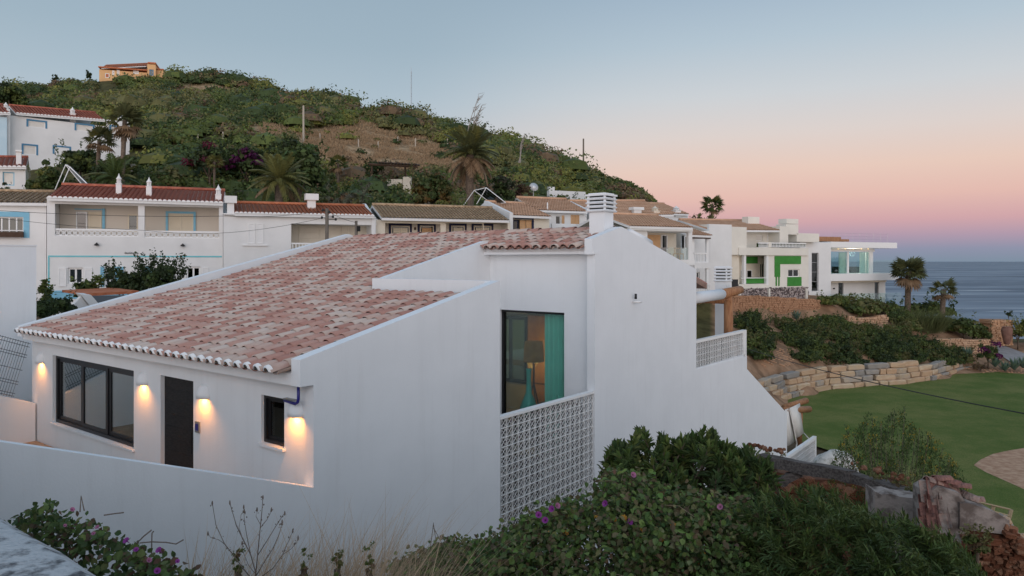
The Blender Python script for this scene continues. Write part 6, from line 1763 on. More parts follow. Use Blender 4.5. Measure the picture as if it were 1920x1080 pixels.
# pale rubble on the slope and scattered stones
rb = thing('rubble_stones', 'loose pale stones spilling down the slope beside the retaining wall', 'stones', on_z(1830, 690, LAWN_Z)); rb['kind'] = 'stuff'
mb = MB()
def pebble(mb, c, r):
    mb.lathe([(r * .5, -r * .4), (r, 0), (r * .55, r * .5)], (c[0] - rb.location.x, c[1] - rb.location.y, c[2] - rb.location.z), 5)
for _ in range(420):
    q = rnd.random()
    if q < .45: u, v = rnd.uniform(1425, 1490), rnd.uniform(655, 690)
    elif q < .8: u, v = rnd.uniform(1795, 1832), rnd.uniform(670, 694)
    else: u, v = rnd.uniform(1840, 1920), rnd.uniform(692, 702)
    p = on_ground(u, v, 46, 80); pebble(mb, p, rnd.uniform(.03, .13))
bpy.data.objects.remove(rb); 
rb_loc = on_z(1830, 690, LAWN_Z)
o = mb.build('loose_stones', M['drystone2'] if 'drystone2' in M else M['drystone'], None, kind='stuff'); o.location = rb_loc; o['label'] = 'loose pale stones spilling down the slope beside the retaining wall'
def dry_wall(label, pts, Y0, Y1, mt, st=.22, th=.5, name='dry_stone_wall', coping=None):
    """wall outline given as top and bottom rows at pixel columns; small stones stand proud of it"""
    u0, u1 = pts[0][0], pts[-1][0]
    a = Vector(((u0 - CX) / FPX * Y0, Y0, 0)); b_ = Vector(((u1 - CX) / FPX * Y1, Y1, 0))
    T = thing(name, label, 'wall', a, math.atan2((b_ - a).y, (b_ - a).x)); Lw = (b_ - a).length
    def YZ(u, v): 
        d = b_ - a; k = (u - CX) / FPX; s_ = (k * a.y - a.x) / (d.x - k * d.y); y = a.y + d.y * s_
        return s_ * Lw, EYE - (v - HY) / FPX * y
    top = [YZ(u, vt) for u, vt, vb in pts]; bot = [YZ(u, vb) for u, vt, vb in pts]
    mb = MB(); mb.prism(bot + top[::-1], .06, th); mb.build('core', mat(label[:20].replace(' ', '_') + '_mortar', (0.30, 0.17, 0.10), (0.4, 0.24, 0.15), 3, .95), T)
    xs_t, zs_t = [p[0] for p in top], [p[1] for p in top]; xs_b, zs_b = [p[0] for p in bot], [p[1] for p in bot]
    mb = MB(); z = min(zs_b)
    while z < max(zs_t):
        x = xs_t[0] - rnd.uniform(0, st)
        hh = st * rnd.uniform(.6, .9)
        while x < xs_t[-1]:
            w = st * rnd.uniform(.7, 1.7)
            if z + hh * .4 < np.interp(x + w / 2, xs_t, zs_t) and z + hh > np.interp(x + w / 2, xs_b, zs_b) and x + w < xs_t[-1] + .1:
                e = .02; j = lambda: rnd.uniform(-.03, .03); f = -rnd.uniform(.0, .09)
                mb.hexa([(x + e, .1, z + e), (x + w - e, .1, z + e), (x + w - e, th - .02, z + e), (x + e, th - .02, z + e), (x + e, .1, z + hh - e), (x + w - e, .1, z + hh - e), (x + w - e, th - .02, z + hh - e), (x + e, th - .02, z + hh - e)])
                for q in (0, 1, 4, 5):
                    vx = mb.v[-8 + q]; mb.v[-8 + q] = (vx[0] + j(), f + j() * .5, vx[2] + j())
            x += w
        z += hh
    me = mb.mesh('stonework', mt)
    n = len(me.polygons) // 6
    o = link('stonework', me, T); o['kind'] = 'stuff'
    return T
M['drystone2'] = stone_mat('orange_stonework', [(0, (0.40, 0.22, 0.13, 1)), (.35, (0.50, 0.29, 0.17, 1)), (.6, (0.58, 0.40, 0.27, 1)), (1, (0.46, 0.26, 0.15, 1))], 1.4)
dry_wall('long orange dry stone wall below the green panelled house', [(1300, 552, 592), (1386, 554, 590), (1440, 556, 592), (1500, 560, 592), (1538, 562, 590)], 60, 66.5, M['drystone2'])
dry_wall('short curved stone wall among the hedges below the modern house', [(1592, 592, 606), (1610, 598, 610), (1640, 594, 612), (1664, 590, 612)], 65.5, 67, M['drystone2'])
dry_wall('low planter wall under the slender palm', [(1754, 636, 652), (1800, 636, 657), (1856, 638, 668)], 65.5, 66.5, M['drystone2'])
dry_wall('square stone gate pillar behind the brown urn', [(1861, 600, 644), (1880, 600, 646), (1900, 601, 648)], 69.5, 69.8, M['drystone2'], name='stone_pillar', th=1.6)
ur = thing('urn', 'tall brown terracotta urn against the stone pillar', 'urn', at(1888, 645, 67.5))
k = 67.5 / FPX; mb = MB(); mb.lathe([(.16, 0), (.26, .12), (.40, .8), (.47, 1.25), (.45, 1.5), (.34, 1.62), (.38, 1.68), (.30, 1.66)], (0, 0, -.05), 16); mb.build('body', M['urn'], ur, True)
tb = bush_px('topiary', 'small dark topiary ball on top of the stone pillar', 1891, 583, 14, 70.2, [DP, DG], 'topiary', n_cl=8, per=60, leaf=.07, vbase=600)
bl = thing('boulder', 'big white weathered boulder behind the ruin beam', 'boulder', on_z(1569, 905, LAWN_Z))
mb = MB(); r_ = random.Random(4); V_ = []
bm = bmesh.new(); bmesh.ops.create_icosphere(bm, subdivisions=4, radius=1.0)
for v in bm.verts:
    n_ = mnoise.noise(v.co * 1.3) * .22 + mnoise.noise(v.co * 4) * .06 + mnoise.noise(v.co * 11) * .025; v.co *= 1 + n_; v.co.x *= .92; v.co.y *= .7; v.co.z *= .66
me = bpy.data.meshes.new('boulder'); bm.to_mesh(me); bm.free(); me.materials.append(mat('white_rock', (0.56, 0.54, 0.50), (0.28, 0.28, 0.24), 3.0, .95, .5, 14, lo=.5, hi=.68)); me.polygons.foreach_set('use_smooth', [True] * len(me.polygons))
bpy.data.objects.remove(bl); bl = link('boulder', me, None, on_z(1569, 912, LAWN_Z) + Vector((0, 0, .72)), None, (1.0, 1.1, 1.22)); tag(bl, 'big white weathered boulder behind the ruin beam', 'boulder')

# the ruined house in the lower right corner --------------------------------------
ru = thing('ruined_house', 'roofless ruin with a grey beam, peeling plaster and red rubble walls', 'ruin', (5.0, 10, -1.5))
ro = ru.location
L_ = lambda p: tuple(Vector(p) - ro)
b0, b1, b2 = at(1425, 862, 12.4), at(1600, 893, 11.0), at(1748, 942, 10.0)
def timber(name, a, b_, w, hgt, m, parent, twist=0):
    a, b_ = Vector(a), Vector(b_); d = (b_ - a).normalized(); s_ = d.cross(Vector((0, 0, 1))).normalized() * w / 2; up = s_.cross(d).normalized() * hgt / 2
    mb = MB(); n = 6; v = []
    for i in range(n + 1):
        p = a.lerp(b_, i / n); j = lambda: Vector((rnd.uniform(-.012, .012), rnd.uniform(-.012, .012), rnd.uniform(-.015, .015)))
        v += [L_(p - s_ - up + j()), L_(p + s_ - up + j()), L_(p + s_ + up + j()), L_(p - s_ + up + j())]
    mb.add(v, [(0, 1, 2, 3), (n * 4 + 3, n * 4 + 2, n * 4 + 1, n * 4)] + [(i * 4 + q, (i + 1) * 4 + q, (i + 1) * 4 + (q + 1) % 4, i * 4 + (q + 1) % 4) for i in range(n) for q in range(4)])
    return mb.build(name, m, parent)
timber('beam', b0, b1, .2, .17, M['wood_grey'], ru); timber('beam', b1 + Vector((.0, .02, -.02)), b2, .18, .14, M['wood_grey'], ru)
timber('brace', at(1462, 905, 11.9), at(1500, 885, 11.8), .14, .14, M['wood_grey'], ru)
timber('rafter', at(1690, 935, 9.9), at(1660, 905, 12.0), .10, .12, M['wood_grey'], ru)
# rubble courses lying on the beam
def round_stone(k, mt):
    bm = bmesh.new(); bmesh.ops.create_icosphere(bm, subdivisions=1, radius=.62); r_ = random.Random(k)
    for v in bm.verts:
        v.co *= r_.uniform(.78, 1.12); v.co.x = max(-.52, min(.52, v.co.x)); v.co.z = max(-.5, min(.5, v.co.z))
    me = bpy.data.meshes.new('stone'); bm.to_mesh(me); bm.free(); me.materials.append(mt); return me
rubm = [round_stone(40 + k, M['rubble']) for k in range(9)]
for k in range(44):
    f = rnd.random(); p = b0.lerp(b1, f * .35) if k < 22 else b1.lerp(b2, rnd.uniform(.1, .8))
    s_ = rnd.uniform(.035, .085); link('stone', rnd.choice(rubm), ru, L_(p + Vector((rnd.uniform(-.1, .1), rnd.uniform(.05, .3), .16 + s_ * .3))), (rnd.random(), rnd.random(), rnd.random() * 3), (s_ * 1.4, s_, s_))
mb = MB(); mb.prism([(u_ - ro.x, z_ - ro.z) for u_, z_ in ((at(1395, 0, 13.2).x, -3), (at(1395, 0, 13.2).x, at(1395, 858, 13.2).z), (at(1490, 0, 13.2).x, at(1490, 880, 13.2).z), (at(1735, 0, 11.5).x + .4, at(1735, 945, 11.5).z), (at(1735, 0, 11.5).x + .4, -3))], 2.6, 2.9); mb.build('back_wall', M['mortar'], ru)
for k in range(60):
    u, v = rnd.uniform(1480, 1650), rnd.uniform(895, 980); p = at(u, v, 12.6); s_ = rnd.uniform(.10, .22)
    if p.z < at(u, 872 + (u - 1430) * .24, 12.6).z: link('stone', rnd.choice(rubm), ru, L_(p), (rnd.uniform(-.1, .1), rnd.uniform(-.2, .2), rnd.uniform(-.1, .1)), (s_ * 1.5, .14, s_))
# plastered stub wall
w0, w1 = at(1640, 925, 9.9), at(1752, 948, 9.4)
def quadwall(name, tops, Y0, Y1, zb_, th, m):
    n = len(tops); mb = MB(); v = []
    for i, (u, vt) in enumerate(tops):
        y = Y0 + (Y1 - Y0) * (u - tops[0][0]) / (tops[-1][0] - tops[0][0]); p = at(u, vt, y); v += [L_((p.x, y, zb_)), L_(p), L_((p.x + .02, y + th, p.z + .01)), L_((p.x + .02, y + th, zb_))]
    f = []
    for i in range(n - 1): f += [(i * 4 + q, (i + 1) * 4 + q, (i + 1) * 4 + (q + 1) % 4, i * 4 + (q + 1) % 4)[::-1] for q in range(4)]
    f += [(0, 1, 2, 3), tuple((n - 1) * 4 + q for q in (3, 2, 1, 0))]
    mb.add(v, f); return mb.build(name, m, ru)
quadwall('plaster_wall', [(1640, 921), (1652, 927), (1670, 926), (1690, 932), (1712, 934), (1735, 938), (1750, 940)], 9.9, 9.4, -1.5, .3, M['ruinplaster'])
# remnant of the roof: columns of old barrel tiles running down
rt = thing('tmp', 'x', 'y'); bpy.data.objects.remove(rt)
old = stone_mat('lichened_old_tile', [(0, (0.22, 0.10, 0.085, 1)), (.45, (0.32, 0.17, 0.14, 1)), (.75, (0.36, 0.25, 0.21, 1)), (1, (0.30, 0.27, 0.24, 1))], 5)
mb = MB(); v_, f_ = barrel(.42, .105, .085, .02, 8, .018); mb.add(v_, f_); om = mb.mesh('old_tile', old, True)
rp = quadwall('roof_bed', [(1738, 925), (1760, 912), (1800, 925), (1812, 945)], 8.9, 8.7, -1.5, .35, M['ruinplaster'])
for c, (u, vt, n_) in enumerate(((1741, 914, 3), (1755, 908, 5), (1775, 908, 6), (1796, 922, 5))):
    for r in range(n_):
        y = 8.80 - r * .05; p = at(u - r * .6, vt + (r + 1) * 27, y)
        o = link('tile', om, ru, L_(p), None, (.62, .78, .72)); dirv = Vector((.02, .42, .9)); o.rotation_euler = dirv.to_track_quat('X', 'Z').to_euler(); o.rotation_euler.rotate_axis('X', math.pi + rnd.uniform(-.12, .12))
for c, (u, v, rz__) in enumerate(((1736, 903, .12), (1752, 902, .05), (1768, 905, -.1), (1785, 913, -.5), (1800, 928, -.7), (1809, 938, -.3))):
    p = at(u, v, 8.95); o = link('tile', om, ru, L_(p), (rnd.uniform(-.3, .3), rnd.uniform(-.1, .3), rz__), (.5, .7, .7))
# end wall of red rubble with a grey plaster cap
tops = [(1796, 945), (1815, 948), (1840, 956), (1866, 966), (1890, 980), (1900, 1000), (1920, 1015), (1990, 1070), (2060, 1100)]
quadwall('rubble_core', tops, 8.75, 8.3, -1.8, .45, M['mortar'])
quadwall('plaster_cap', [(1800, 943), (1818, 944), (1845, 952), (1870, 962), (1893, 976)], 8.70, 8.52, 1.22, .5, M['ruinplaster'])
chunk = [stone_mesh(70 + k, M['rubble'], .38) for k in range(9)]
for k in range(290):
    u, v = rnd.uniform(1800, 1945), rnd.uniform(990, 1095)
    tp = np.interp(u, [t_[0] for t_ in tops], [t_[1] for t_ in tops])
    if v < tp + 4 or (v < 1014 + 12 * math.sin(u * .09) and 1806 < u < 1885): continue
    y = 8.70 - (u - 1796) / 264 * .45; s_ = 1 / FPX * y; w = rnd.choice((7, 10, 13, 18, 26)) * rnd.uniform(.8, 1.2)
    link('stone', rnd.choice(chunk), ru, L_(at(u, v, y + rnd.uniform(-.03, .04))), (rnd.uniform(-.25, .25), rnd.uniform(-.35, .35), rnd.uniform(-.3, .3)), (w * s_, rnd.uniform(.10, .17), w * s_ * rnd.uniform(.4, .75)))
for k in range(20):
    u = rnd.uniform(1870, 1990); tp = np.interp(u, [t_[0] for t_ in tops], [t_[1] for t_ in tops]); y = 8.70 - (u - 1796) / 264 * .45
    s_ = rnd.uniform(.05, .11); link('stone', rnd.choice(lime), ru, L_(at(u, tp, y + rnd.uniform(.05, .4))), (rnd.random(), rnd.random(), rnd.random() * 3), (s_ * 1.5, s_, s_))
cf = thing('cane_fence', 'little cane fence along the top of the rubble wall', 'fence', at(1850, 955, 9.3)); co_ = cf.location
M['cane'] = mat('dry_cane', (0.34, 0.27, 0.17), None, rough=.8)
mb = MB(); mb.tube([at(1806, 934, 9.3) - co_, at(1894, 955, 9.1) - co_], .012, 5); mb.build('rail', M['cane'], cf)
mb = MB(); mb.tube([at(1806, 944, 9.3) - co_, at(1892, 967, 9.1) - co_], .014, 5); mb.build('rail', M['cane'], cf)
for u, v in ((1833, 940), (1863, 947), (1896, 955)):
    mb = MB(); mb.tube([at(u - 5, v + 20, 9.2) - co_, at(u, v, 9.2) - co_], .025, 5); mb.build('post', M['cane'], cf)

# poles and wires
def wire(name, label, pts, r=.012, cat='cable', sag=0.0):
    P = []
    for a, b_ in zip(pts, pts[1:]):
        for i in range(13):
            f = i / 12; p = Vector(a).lerp(Vector(b_), f); p.z -= sag * 4 * f * (1 - f); P.append(p)
    mb = MB(); mb.tube(P, r, 5, False); return tag(mb.build(name, M['wire'], None), label, cat)
c0 = hw(19.05, .08, .82)
wire('cable', 'black cable sagging from the terrace corner across the lawn', [at(1402, 654, c0.y), at(1924, 776, 13)], .012, 'cable', .12)
pp = thing('utility_pole', 'grey utility pole with insulators in front of the loggia', 'utility pole', (at(613, 0, 39).x, 39, at(613, 560, 39).z))
po = pp.location; topz = at(613, 391, 39).z - po.z
mb = MB(); mb.tube([(0, 0, 0), (0, 0, topz)], [.13, .09], 8); mb.build('post', M['pole'], pp, True)
for k, (dx, dz) in enumerate(((-.2, -.1), (.16, -.2), (.35, -.45), (-.25, -.5), (.5, -.6))):
    mb = MB(); mb.tube([(0, 0, topz + dz), (dx, -.1, topz + dz)], .02, 5); mb.lathe([(.05, -.06), (.07, 0), (.04, .08)], (dx, -.1, topz + dz), 6); mb.build('insulator', M['wire'], pp)
p2 = thing('utility_pole', 'shorter pole at the right end of the loggia', 'utility pole', (at(668, 0, 41).x, 41, at(668, 560, 41).z))
mb = MB(); z2 = at(668, 414, 41).z - p2.location.z; mb.tube([(0, 0, 0), (0, 0, z2)], [.11, .08], 8); mb.build('post', M['pole'], p2, True); part('meter_box', M['dark'], p2, (.05, .22, -.12, .06, z2 - .6, z2 - .3))
T_ = Vector((po.x, po.y, po.z + topz))
wire('power_line', 'upper power line crossing the lattice balconies', [at(-40, 392, 38), at(425, 405, 38.6), T_ + Vector((0, 0, -.1))], .012, 'power line', .15)
wire('power_line', 'lower power line crossing below the balcony rails', [at(-40, 404, 37), at(272, 432, 38), at(430, 436, 38.4), T_ + Vector((-.2, 0, -.5))], .010, 'power line', .1)
wire('power_line', 'short line between the two utility poles', [T_ + Vector((.3, 0, -.3)), Vector((p2.location.x, 41, p2.location.z + z2 - .1))], .012, 'power line', .05)
wire('power_line', 'thin line low on the turquoise banded house', [at(60, 545, 36), at(180, 548, 37)], .008, 'power line', .05)
def post(name, label, u, vb, vt, Y, r, m, cat='post', group=None):
    p = at(u, vb, Y); z = at(u, vt, Y).z - p.z
    mb = MB(); mb.tube([(0, 0, -1.0), (0, 0, z)], [r, r * .85], 7); o = mb.build(name, m, None); o.location = p
    return tag(o, label, cat, group)
post('pole', 'tall pale wooden pole at the left edge of the dry field', 569, 255, 198, 97, .14, M['post'], 'pole'); post('pole', 'lone dark pole on the falling end of the hill', 1094, 312, 260, 132, .17, M['pole'], 'pole')
an = thing('radio_mast', 'thin guyed radio mast on the hill ridge', 'mast', at(771, 212, 160)); zz = at(771, 134, 160).z - an.location.z
mb = MB()
for k in range(3): mb.tube([(.12 * math.cos(k * 2.1), .12 * math.sin(k * 2.1), -2), (.10 * math.cos(k * 2.1), .10 * math.sin(k * 2.1), zz)], .03, 4)
for k in range(14): mb.tube([(.12 * math.cos(k * 2.1), .12 * math.sin(k * 2.1), zz * k / 14), (.12 * math.cos(k * 2.1 + 2.1), .12 * math.sin(k * 2.1 + 2.1), zz * (k + 1) / 14)], .02, 4, False)
mb.build('lattice', M['metal'], an)
mb = MB(); mb.tube([(0, 0, zz - .5), (0, 0, zz + 1.0)], .03, 5); mb.build('aerial', M['metal'], an)
FP = [(418, 262, 247), (463, 258, 245), (672, 276, 261), (709, 280, 265), (746, 271, 256), (779, 276, 259), (839, 275, 260), (946, 286, 271), (1056, 305, 296), (600, 262, 250), (283, 272, 258), (371, 268, 252)]
for u, vb, vt in FP:
    p = on_ground(u, vb, 70, 180)
    post('fence_post', 'pale fence post standing in the scrub of the hill', u, vb, vt, p.y, .10, M['post'], 'fence post', 'pale fence posts across the hill')
# timber pergola on the hill
pgl = thing('timber_pergola', 'dark timber pergola at the foot of the dry field', 'pergola', at(735, 345, 74)); qo = pgl.location
P3 = lambda u, v, y: at(u, v, y) - qo
for u, y in ((697, 73), (775, 73.5), (760, 77)): mb = MB(); mb.tube([P3(u, 352, y), P3(u, 312, y)], .10, 5); mb.build('post', M['wood_dark'], pgl)
for y in (73, 76.5): mb = MB(); mb.tube([P3(692, 308, y), P3(783, 313, y)], .12, 5); mb.build('beam', M['wood_dark'], pgl)
for k in range(12): mb = MB(); u = 712 + k * 6.2; mb.tube([P3(u - 3, 304 + k * .35, 72.3), P3(u + 6, 306 + k * .35, 77)], .09, 4); mb.build('slat', M['wood_dark'], pgl)
part('bench_wall', M['cream'], pgl, (-.6, 1.0, .5, .9, at(735, 343, 74).z - qo.z - .8, at(735, 335, 74).z - qo.z)); part('pier', M['cream'], pgl, (1.1, 1.9, .2, .9, -1, at(735, 331, 74).z - qo.z))
# roof solar heaters
def solar(label, pts, Y, m_tube):
    """collector seen between four pixel corners (top left, top right, bottom right, bottom left)"""
    T = thing('solar_heater', label, 'solar heater', at(pts[3][0], pts[3][1], Y)); o_ = T.location
    A, B, C_, D = [at(u, v, y) - o_ for u, v, y in pts]
    mb = MB(); nrm = (B - A).cross(D - A).normalized() * .08; mb.hexa([A, B, C_, D, A + nrm, B + nrm, C_ + nrm, D + nrm]); mb.build('collector', M['glass'], T)
    mb = MB()
    for a, b_ in ((A, B), (B, C_), (C_, D), (D, A)): mb.tube([a, b_], .035, 5)
    mb.build('frame', M['white'], T)
    for f in (.25, .5, .75): mb = MB(); mb.tube([A.lerp(B, f), D.lerp(C_, f)], .03, 4); mb.build('riser', M['metal'], T)
    mb = MB(); mb.tube([A, Vector((A.x - .9, A.y + .3, D.z))], .03, 5); mb.build('strut', M['white'], T); mb = MB(); mb.tube([B, Vector((B.x - .8, B.y + .3, C_.z))], .03, 5); mb.build('strut', M['white'], T)
solar('tilted solar collector on the red roof at the left', [(123, 309, 49), (131, 313, 47), (171, 352, 46.5), (160, 353, 48.5)], 47, None)
solar('arched solar heater on the salmon roof', [(889, 357, 59), (912, 352, 58), (948, 380, 57), (925, 384, 58.5)], 58, None)
sd = thing('satellite_dish', 'white satellite dish on the white garden wall end', 'dish', at(1000, 352, 66)); mb = MB(); mb.lathe([(.02, 0), (.25, .05), (.42, .16)], (0, 0, 0), 14); d_ = mb.build('dish', M['white'], sd, True); d_.rotation_euler = (1.2, 0, .3); mb = MB(); mb.tube([(0, 0, -1.6), (0, 0, 0)], .04, 5); mb.build('mast', M['metal'], sd)

# ---------------------------------------------------------------- planting in the foreground
def leaves(base, dirv, up, L, W, pal, fold=.25, droop=0.0):
    """pointed leaves, two halves folded along the midrib; returns quads and colours"""
    n = len(base); d = unit(dirv); up = unit(up - d * np.sum(up * d, 1, keepdims=True)); s_ = np.cross(d, up)
    L = np.asarray(L).reshape(-1, 1); W = np.asarray(W).reshape(-1, 1)
    tip = base + d * L - np.array((0, 0, 1)) * droop * L
    m1 = base + d * L * .32 - np.array((0, 0, 1)) * droop * L * .1; m2 = base + d * L * .68 - np.array((0, 0, 1)) * droop * L * .45
    f1 = up * W * fold
    h1 = np.stack([base, m1 + s_ * W * .5 + f1, m2 + s_ * W * .42 + f1, tip], 1); h2 = np.stack([tip, m2 - s_ * W * .42 + f1, m1 - s_ * W * .5 + f1, base], 1)
    C = np.array(pal).reshape(-1, 3) * rng.uniform(.7, 1.3, (n, 1)) * (1 + rng.normal(size=(n, 3)) * .06)
    C = np.broadcast_to(C, (n, 3)) if len(C) != n else C
    return np.concatenate([h1, h2]), np.clip(np.concatenate([C, C * .92]), .003, .9)
def whorl_shrub(name, label, shoots, cat, L, W, per, pals, spread=1.0, stem=True, base=None, group=None, droop=.12):
    """shoots: list of (tip position, axis); a rosette of leaves round the end of each"""
    c = Vector(base); T = thing(name, label, cat, c, 0, group)
    Qs, Cs = [], []; mb = MB()
    for tip, ax in shoots:
        tip = np.array(tip) - np.array(c); ax = unit(np.array(ax))
        n = per; f = rng.random(n); az = np.arange(n) * 2.4 + rng.uniform(0, 6)
        e1 = unit(np.cross(ax, (.3, .8, .1))); e2 = np.cross(ax, e1)
        el = (1.25 - 1.05 * f)[:, None] * spread
        rad = np.cos(az)[:, None] * e1 + np.sin(az)[:, None] * e2
        d = rad * np.sin(el) + ax * np.cos(el)
        b_ = tip - ax * ((1 - f) * L * 1.5)[:, None] + rad * .004
        pal = pals[rnd.randrange(len(pals))]
        Q, C = leaves(b_, d, np.broadcast_to(ax, (n, 3)), L * rng.uniform(.7, 1.15, n), W * rng.uniform(.8, 1.2, n), pal, .25, droop)
        Qs.append(Q); Cs.append(C)
        if stem and rnd.random() < .5: p = Vector(tip); mb.tube([p, p - Vector(ax) * L * 3, Vector((p.x * .35, p.y * .35, min(p.z - L * 5, p.z * .3)))], [.006, .009, .016], 5, False)
    np_mesh('foliage', np.concatenate(Qs), M['leaf'], np.concatenate(Cs), T, kind='stuff')
    if stem and mb.v: mb.build('stem', M['bark'], T)
    return T
def shoots_px(n, prof, vbot, Y, dy, front=.5):
    """shoot tips spread under the crown outline prof [(u, vtop)], down to row vbot, at distances Y +- dy"""
    out = []
    for _ in range(n):
        u = rnd.uniform(prof[0][0], prof[-1][0]); vt = np.interp(u, [p[0] for p in prof], [p[1] for p in prof])
        f = rnd.random() ** 1.25; v = vt + (vbot - vt) * f
        y = Y + dy * (1 - 2 * rnd.random()) * (.35 + .65 * min(1, f * 3)) - dy * .8 * f
        p = at(u, v, y); ax = (rnd.uniform(-.55, .55), -.45 * f - rnd.uniform(0, .4), 1 - .5 * f)
        out.append((p, ax))
    return out
gz = lambda x, y: surf(x, y)
# big broad leaved shrub before the side wall
prof = [(1138, 858), (1150, 838), (1172, 822), (1200, 812), (1218, 816), (1236, 816), (1262, 828), (1290, 822), (1320, 806), (1332, 806), (1352, 828), (1376, 846), (1396, 838), (1420, 856), (1446, 872)]
Y_ = 8.6
bs = at(1290, 1000, Y_)
p1s = shoots_px(520, prof, 1000, Y_, .8)
whorl_shrub('oleander_shrub', 'big leafy shrub with whorled leaves in front of the side wall', [(p, a) for p, a in p1s], 'shrub', .145, .036, 18, [(.095, .142, .040), (.072, .114, .033), (.130, .165, .047), (.062, .096, .036)], base=(bs.x, Y_, gz(bs.x, Y_)), droop=.15)
# fine feathery shrub, lower right
prof2 = [(1370, 985), (1400, 950), (1440, 925), (1480, 930), (1510, 912), (1560, 918), (1600, 945), (1640, 960), (1690, 965), (1730, 985), (1770, 1000), (1810, 1030), (1840, 1075)]
Y_ = 6.6; bs = at(1600, 1080, Y_)
sh = shoots_px(620, prof2, 1120, Y_, .7)
T = thing('feathery_shrub', 'soft dark green feathery shrub hiding the ruin', 'shrub', (bs.x, Y_, gz(bs.x, Y_)))
Qs, Cs = [], []
for tip, ax in sh:
    n = 46; tip = np.array(tip) - np.array(T.location); ax = unit(np.array(ax) + np.array((-.55, 0, 0)))
    f = rng.random(n)[:, None]; b_ = tip - ax * f * .32 + rng.normal(size=(n, 3)) * .012
    d = ax * 1.0 + unit(rng.normal(size=(n, 3))) * .75 + np.array((-.1, 0, -.15))
    pal = [(.080, .122, .036), (.104, .146, .041), (.064, .100, .033), (.122, .158, .048)][rnd.randrange(4)]
    Q, C = leaves(b_, d, np.broadcast_to((0, 0, 1.), (n, 3)), rng.uniform(.06, .12, n), rng.uniform(.010, .018, n), pal, .1, .1); Qs.append(Q); Cs.append(C)
np_mesh('foliage', np.concatenate(Qs), M['leaf'], np.concatenate(Cs), T, kind='stuff')
mb = MB()
for k in range(14): mb.tube([(rnd.uniform(-.3, .3), rnd.uniform(-.2, .2), 0), (rnd.uniform(-.8, .8), rnd.uniform(-.3, .3), 1.0), (rnd.uniform(-1.2, 1.2), rnd.uniform(-.4, .4), 2.0)], [.03, .02, .008], 5)
mb.build('stem', M['bark'], T)
# tangle of morning glory and lantana along the bottom
prof3 = [(750, 1062), (800, 1045), (850, 1022), (900, 1022), (960, 1000), (1000, 975), (1040, 950), (1070, 935), (1100, 955), (1130, 905), (1150, 880), (1190, 890), (1240, 920), (1300, 935), (1380, 940), (1440, 965)]
Y_ = 6.9; bs = at(1050, 1080, Y_)
T = thing('morning_glory_tangle', 'tangle of morning glory and lantana along the bottom edge', 'climbing plants', (bs.x, Y_, gz(bs.x, Y_)))
o_ = np.array(T.location)
sh = shoots_px(2600, prof3, 1125, Y_, .7)
B_ = np.array([np.array(p) for p, a in sh]) - o_
Bq = np.repeat(B_, 7, 0) + rng.normal(size=(len(B_) * 7, 3)) * np.array((.07, .06, .05))
pal = np.array([(.050, .072, .024), (.075, .095, .030), (.035, .052, .020), (.085, .075, .038), (.060, .088, .024), (.07, .05, .03)])[rng.integers(0, 6, len(Bq))]
d = unit(rng.normal(size=(len(Bq), 3)) + np.array((0, -.5, .1)))
Q, C = leaves(Bq, d, rng.normal(size=(len(Bq), 3)) * .4 + np.array((0, -.5, .8)), rng.uniform(.03, .075, len(Bq)), rng.uniform(.024, .055, len(Bq)), pal * np.array((1.95, 2.1, 1.9)), .18, .15)
np_mesh('foliage', Q, M['leaf'], C, T, kind='stuff')
mb = MB()
for k in range(150):
    p = Vector(B_[rnd.randrange(len(B_))]); q = p + Vector((rnd.uniform(-.3, .3), rnd.uniform(-.15, .15), rnd.uniform(-.25, .12))); mb.tube([p, p.lerp(q, .5) + Vector((0, -.02, .05)), q], .0028, 4, False)
mb.build('vine_stem', mat('pale_vine_stem', (.20, .15, .10), (.28, .22, .15), 20, .9), T, kind='stuff')
def trumpet(size, col, name):
    mb = MB(); n = 10; pr = [(.05, -1.1), (.08, -.6), (.16, -.25), (.55, 0), (.62, .02)]
    for r, z in pr: mb.v += [(r * size * math.cos(2 * math.pi * k / n), r * size * math.sin(2 * math.pi * k / n), z * size) for k in range(n)]
    mb.f = [(i * n + k, i * n + (k + 1) % n, (i + 1) * n + (k + 1) % n, (i + 1) * n + k) for i in range(len(pr) - 1) for k in range(n)]
    m_ = mat(name + '_petals', col, tuple(c * .7 for c in col), 30, .6); return mb.mesh('flower', m_, True)
purple = trumpet(.046, (.26, .04, .26), 'purple_trumpet'); pinkf = trumpet(.042, (.36, .13, .24), 'pink_trumpet')
def lantana_mesh():
    mb = MB(); 
    for k in range(16):
        a = k * 2.4; e = .25 + k * .085; c = (.024 * math.cos(a) * math.sin(e), .024 * math.sin(a) * math.sin(e), .020 * math.cos(e)); mb.lathe([(.001, -.006), (.009, .001), (.006, .004)], c, 5)
    return mb.mesh('flower', mat('orange_lantana_florets', (.50, .19, .03), (.48, .27, .04), 40, .7), True)
lant = lantana_mesh()
for u, v, k in ((1010, 965, 0), (1022, 975, 0), (1034, 954, 0), (1046, 948, 1), (1134, 944, 0), (1182, 978, 0), (1188, 890, 1), (909, 1055, 0), (1350, 950, 1)):
    o = link('flower', purple if k == 0 else pinkf, T, at(u, v, 6.15) - T.location); o.rotation_euler = Vector((rnd.uniform(-.8, .8), -.7, .5)).to_track_quat('Z', 'Y').to_euler()
for u, v in ((1060, 1000), (1118, 972), (1150, 974), (1170, 971), (1262, 985), (1202, 996), (1306, 1056), (1198, 1008), (1240, 1010), (1112, 1070), (1318, 1040)):
    o = link('flower', lant, T, at(u, v, 6.25) - T.location, (rnd.uniform(.3, 1.2), 0, rnd.random() * 3), (.95, .95, .95))
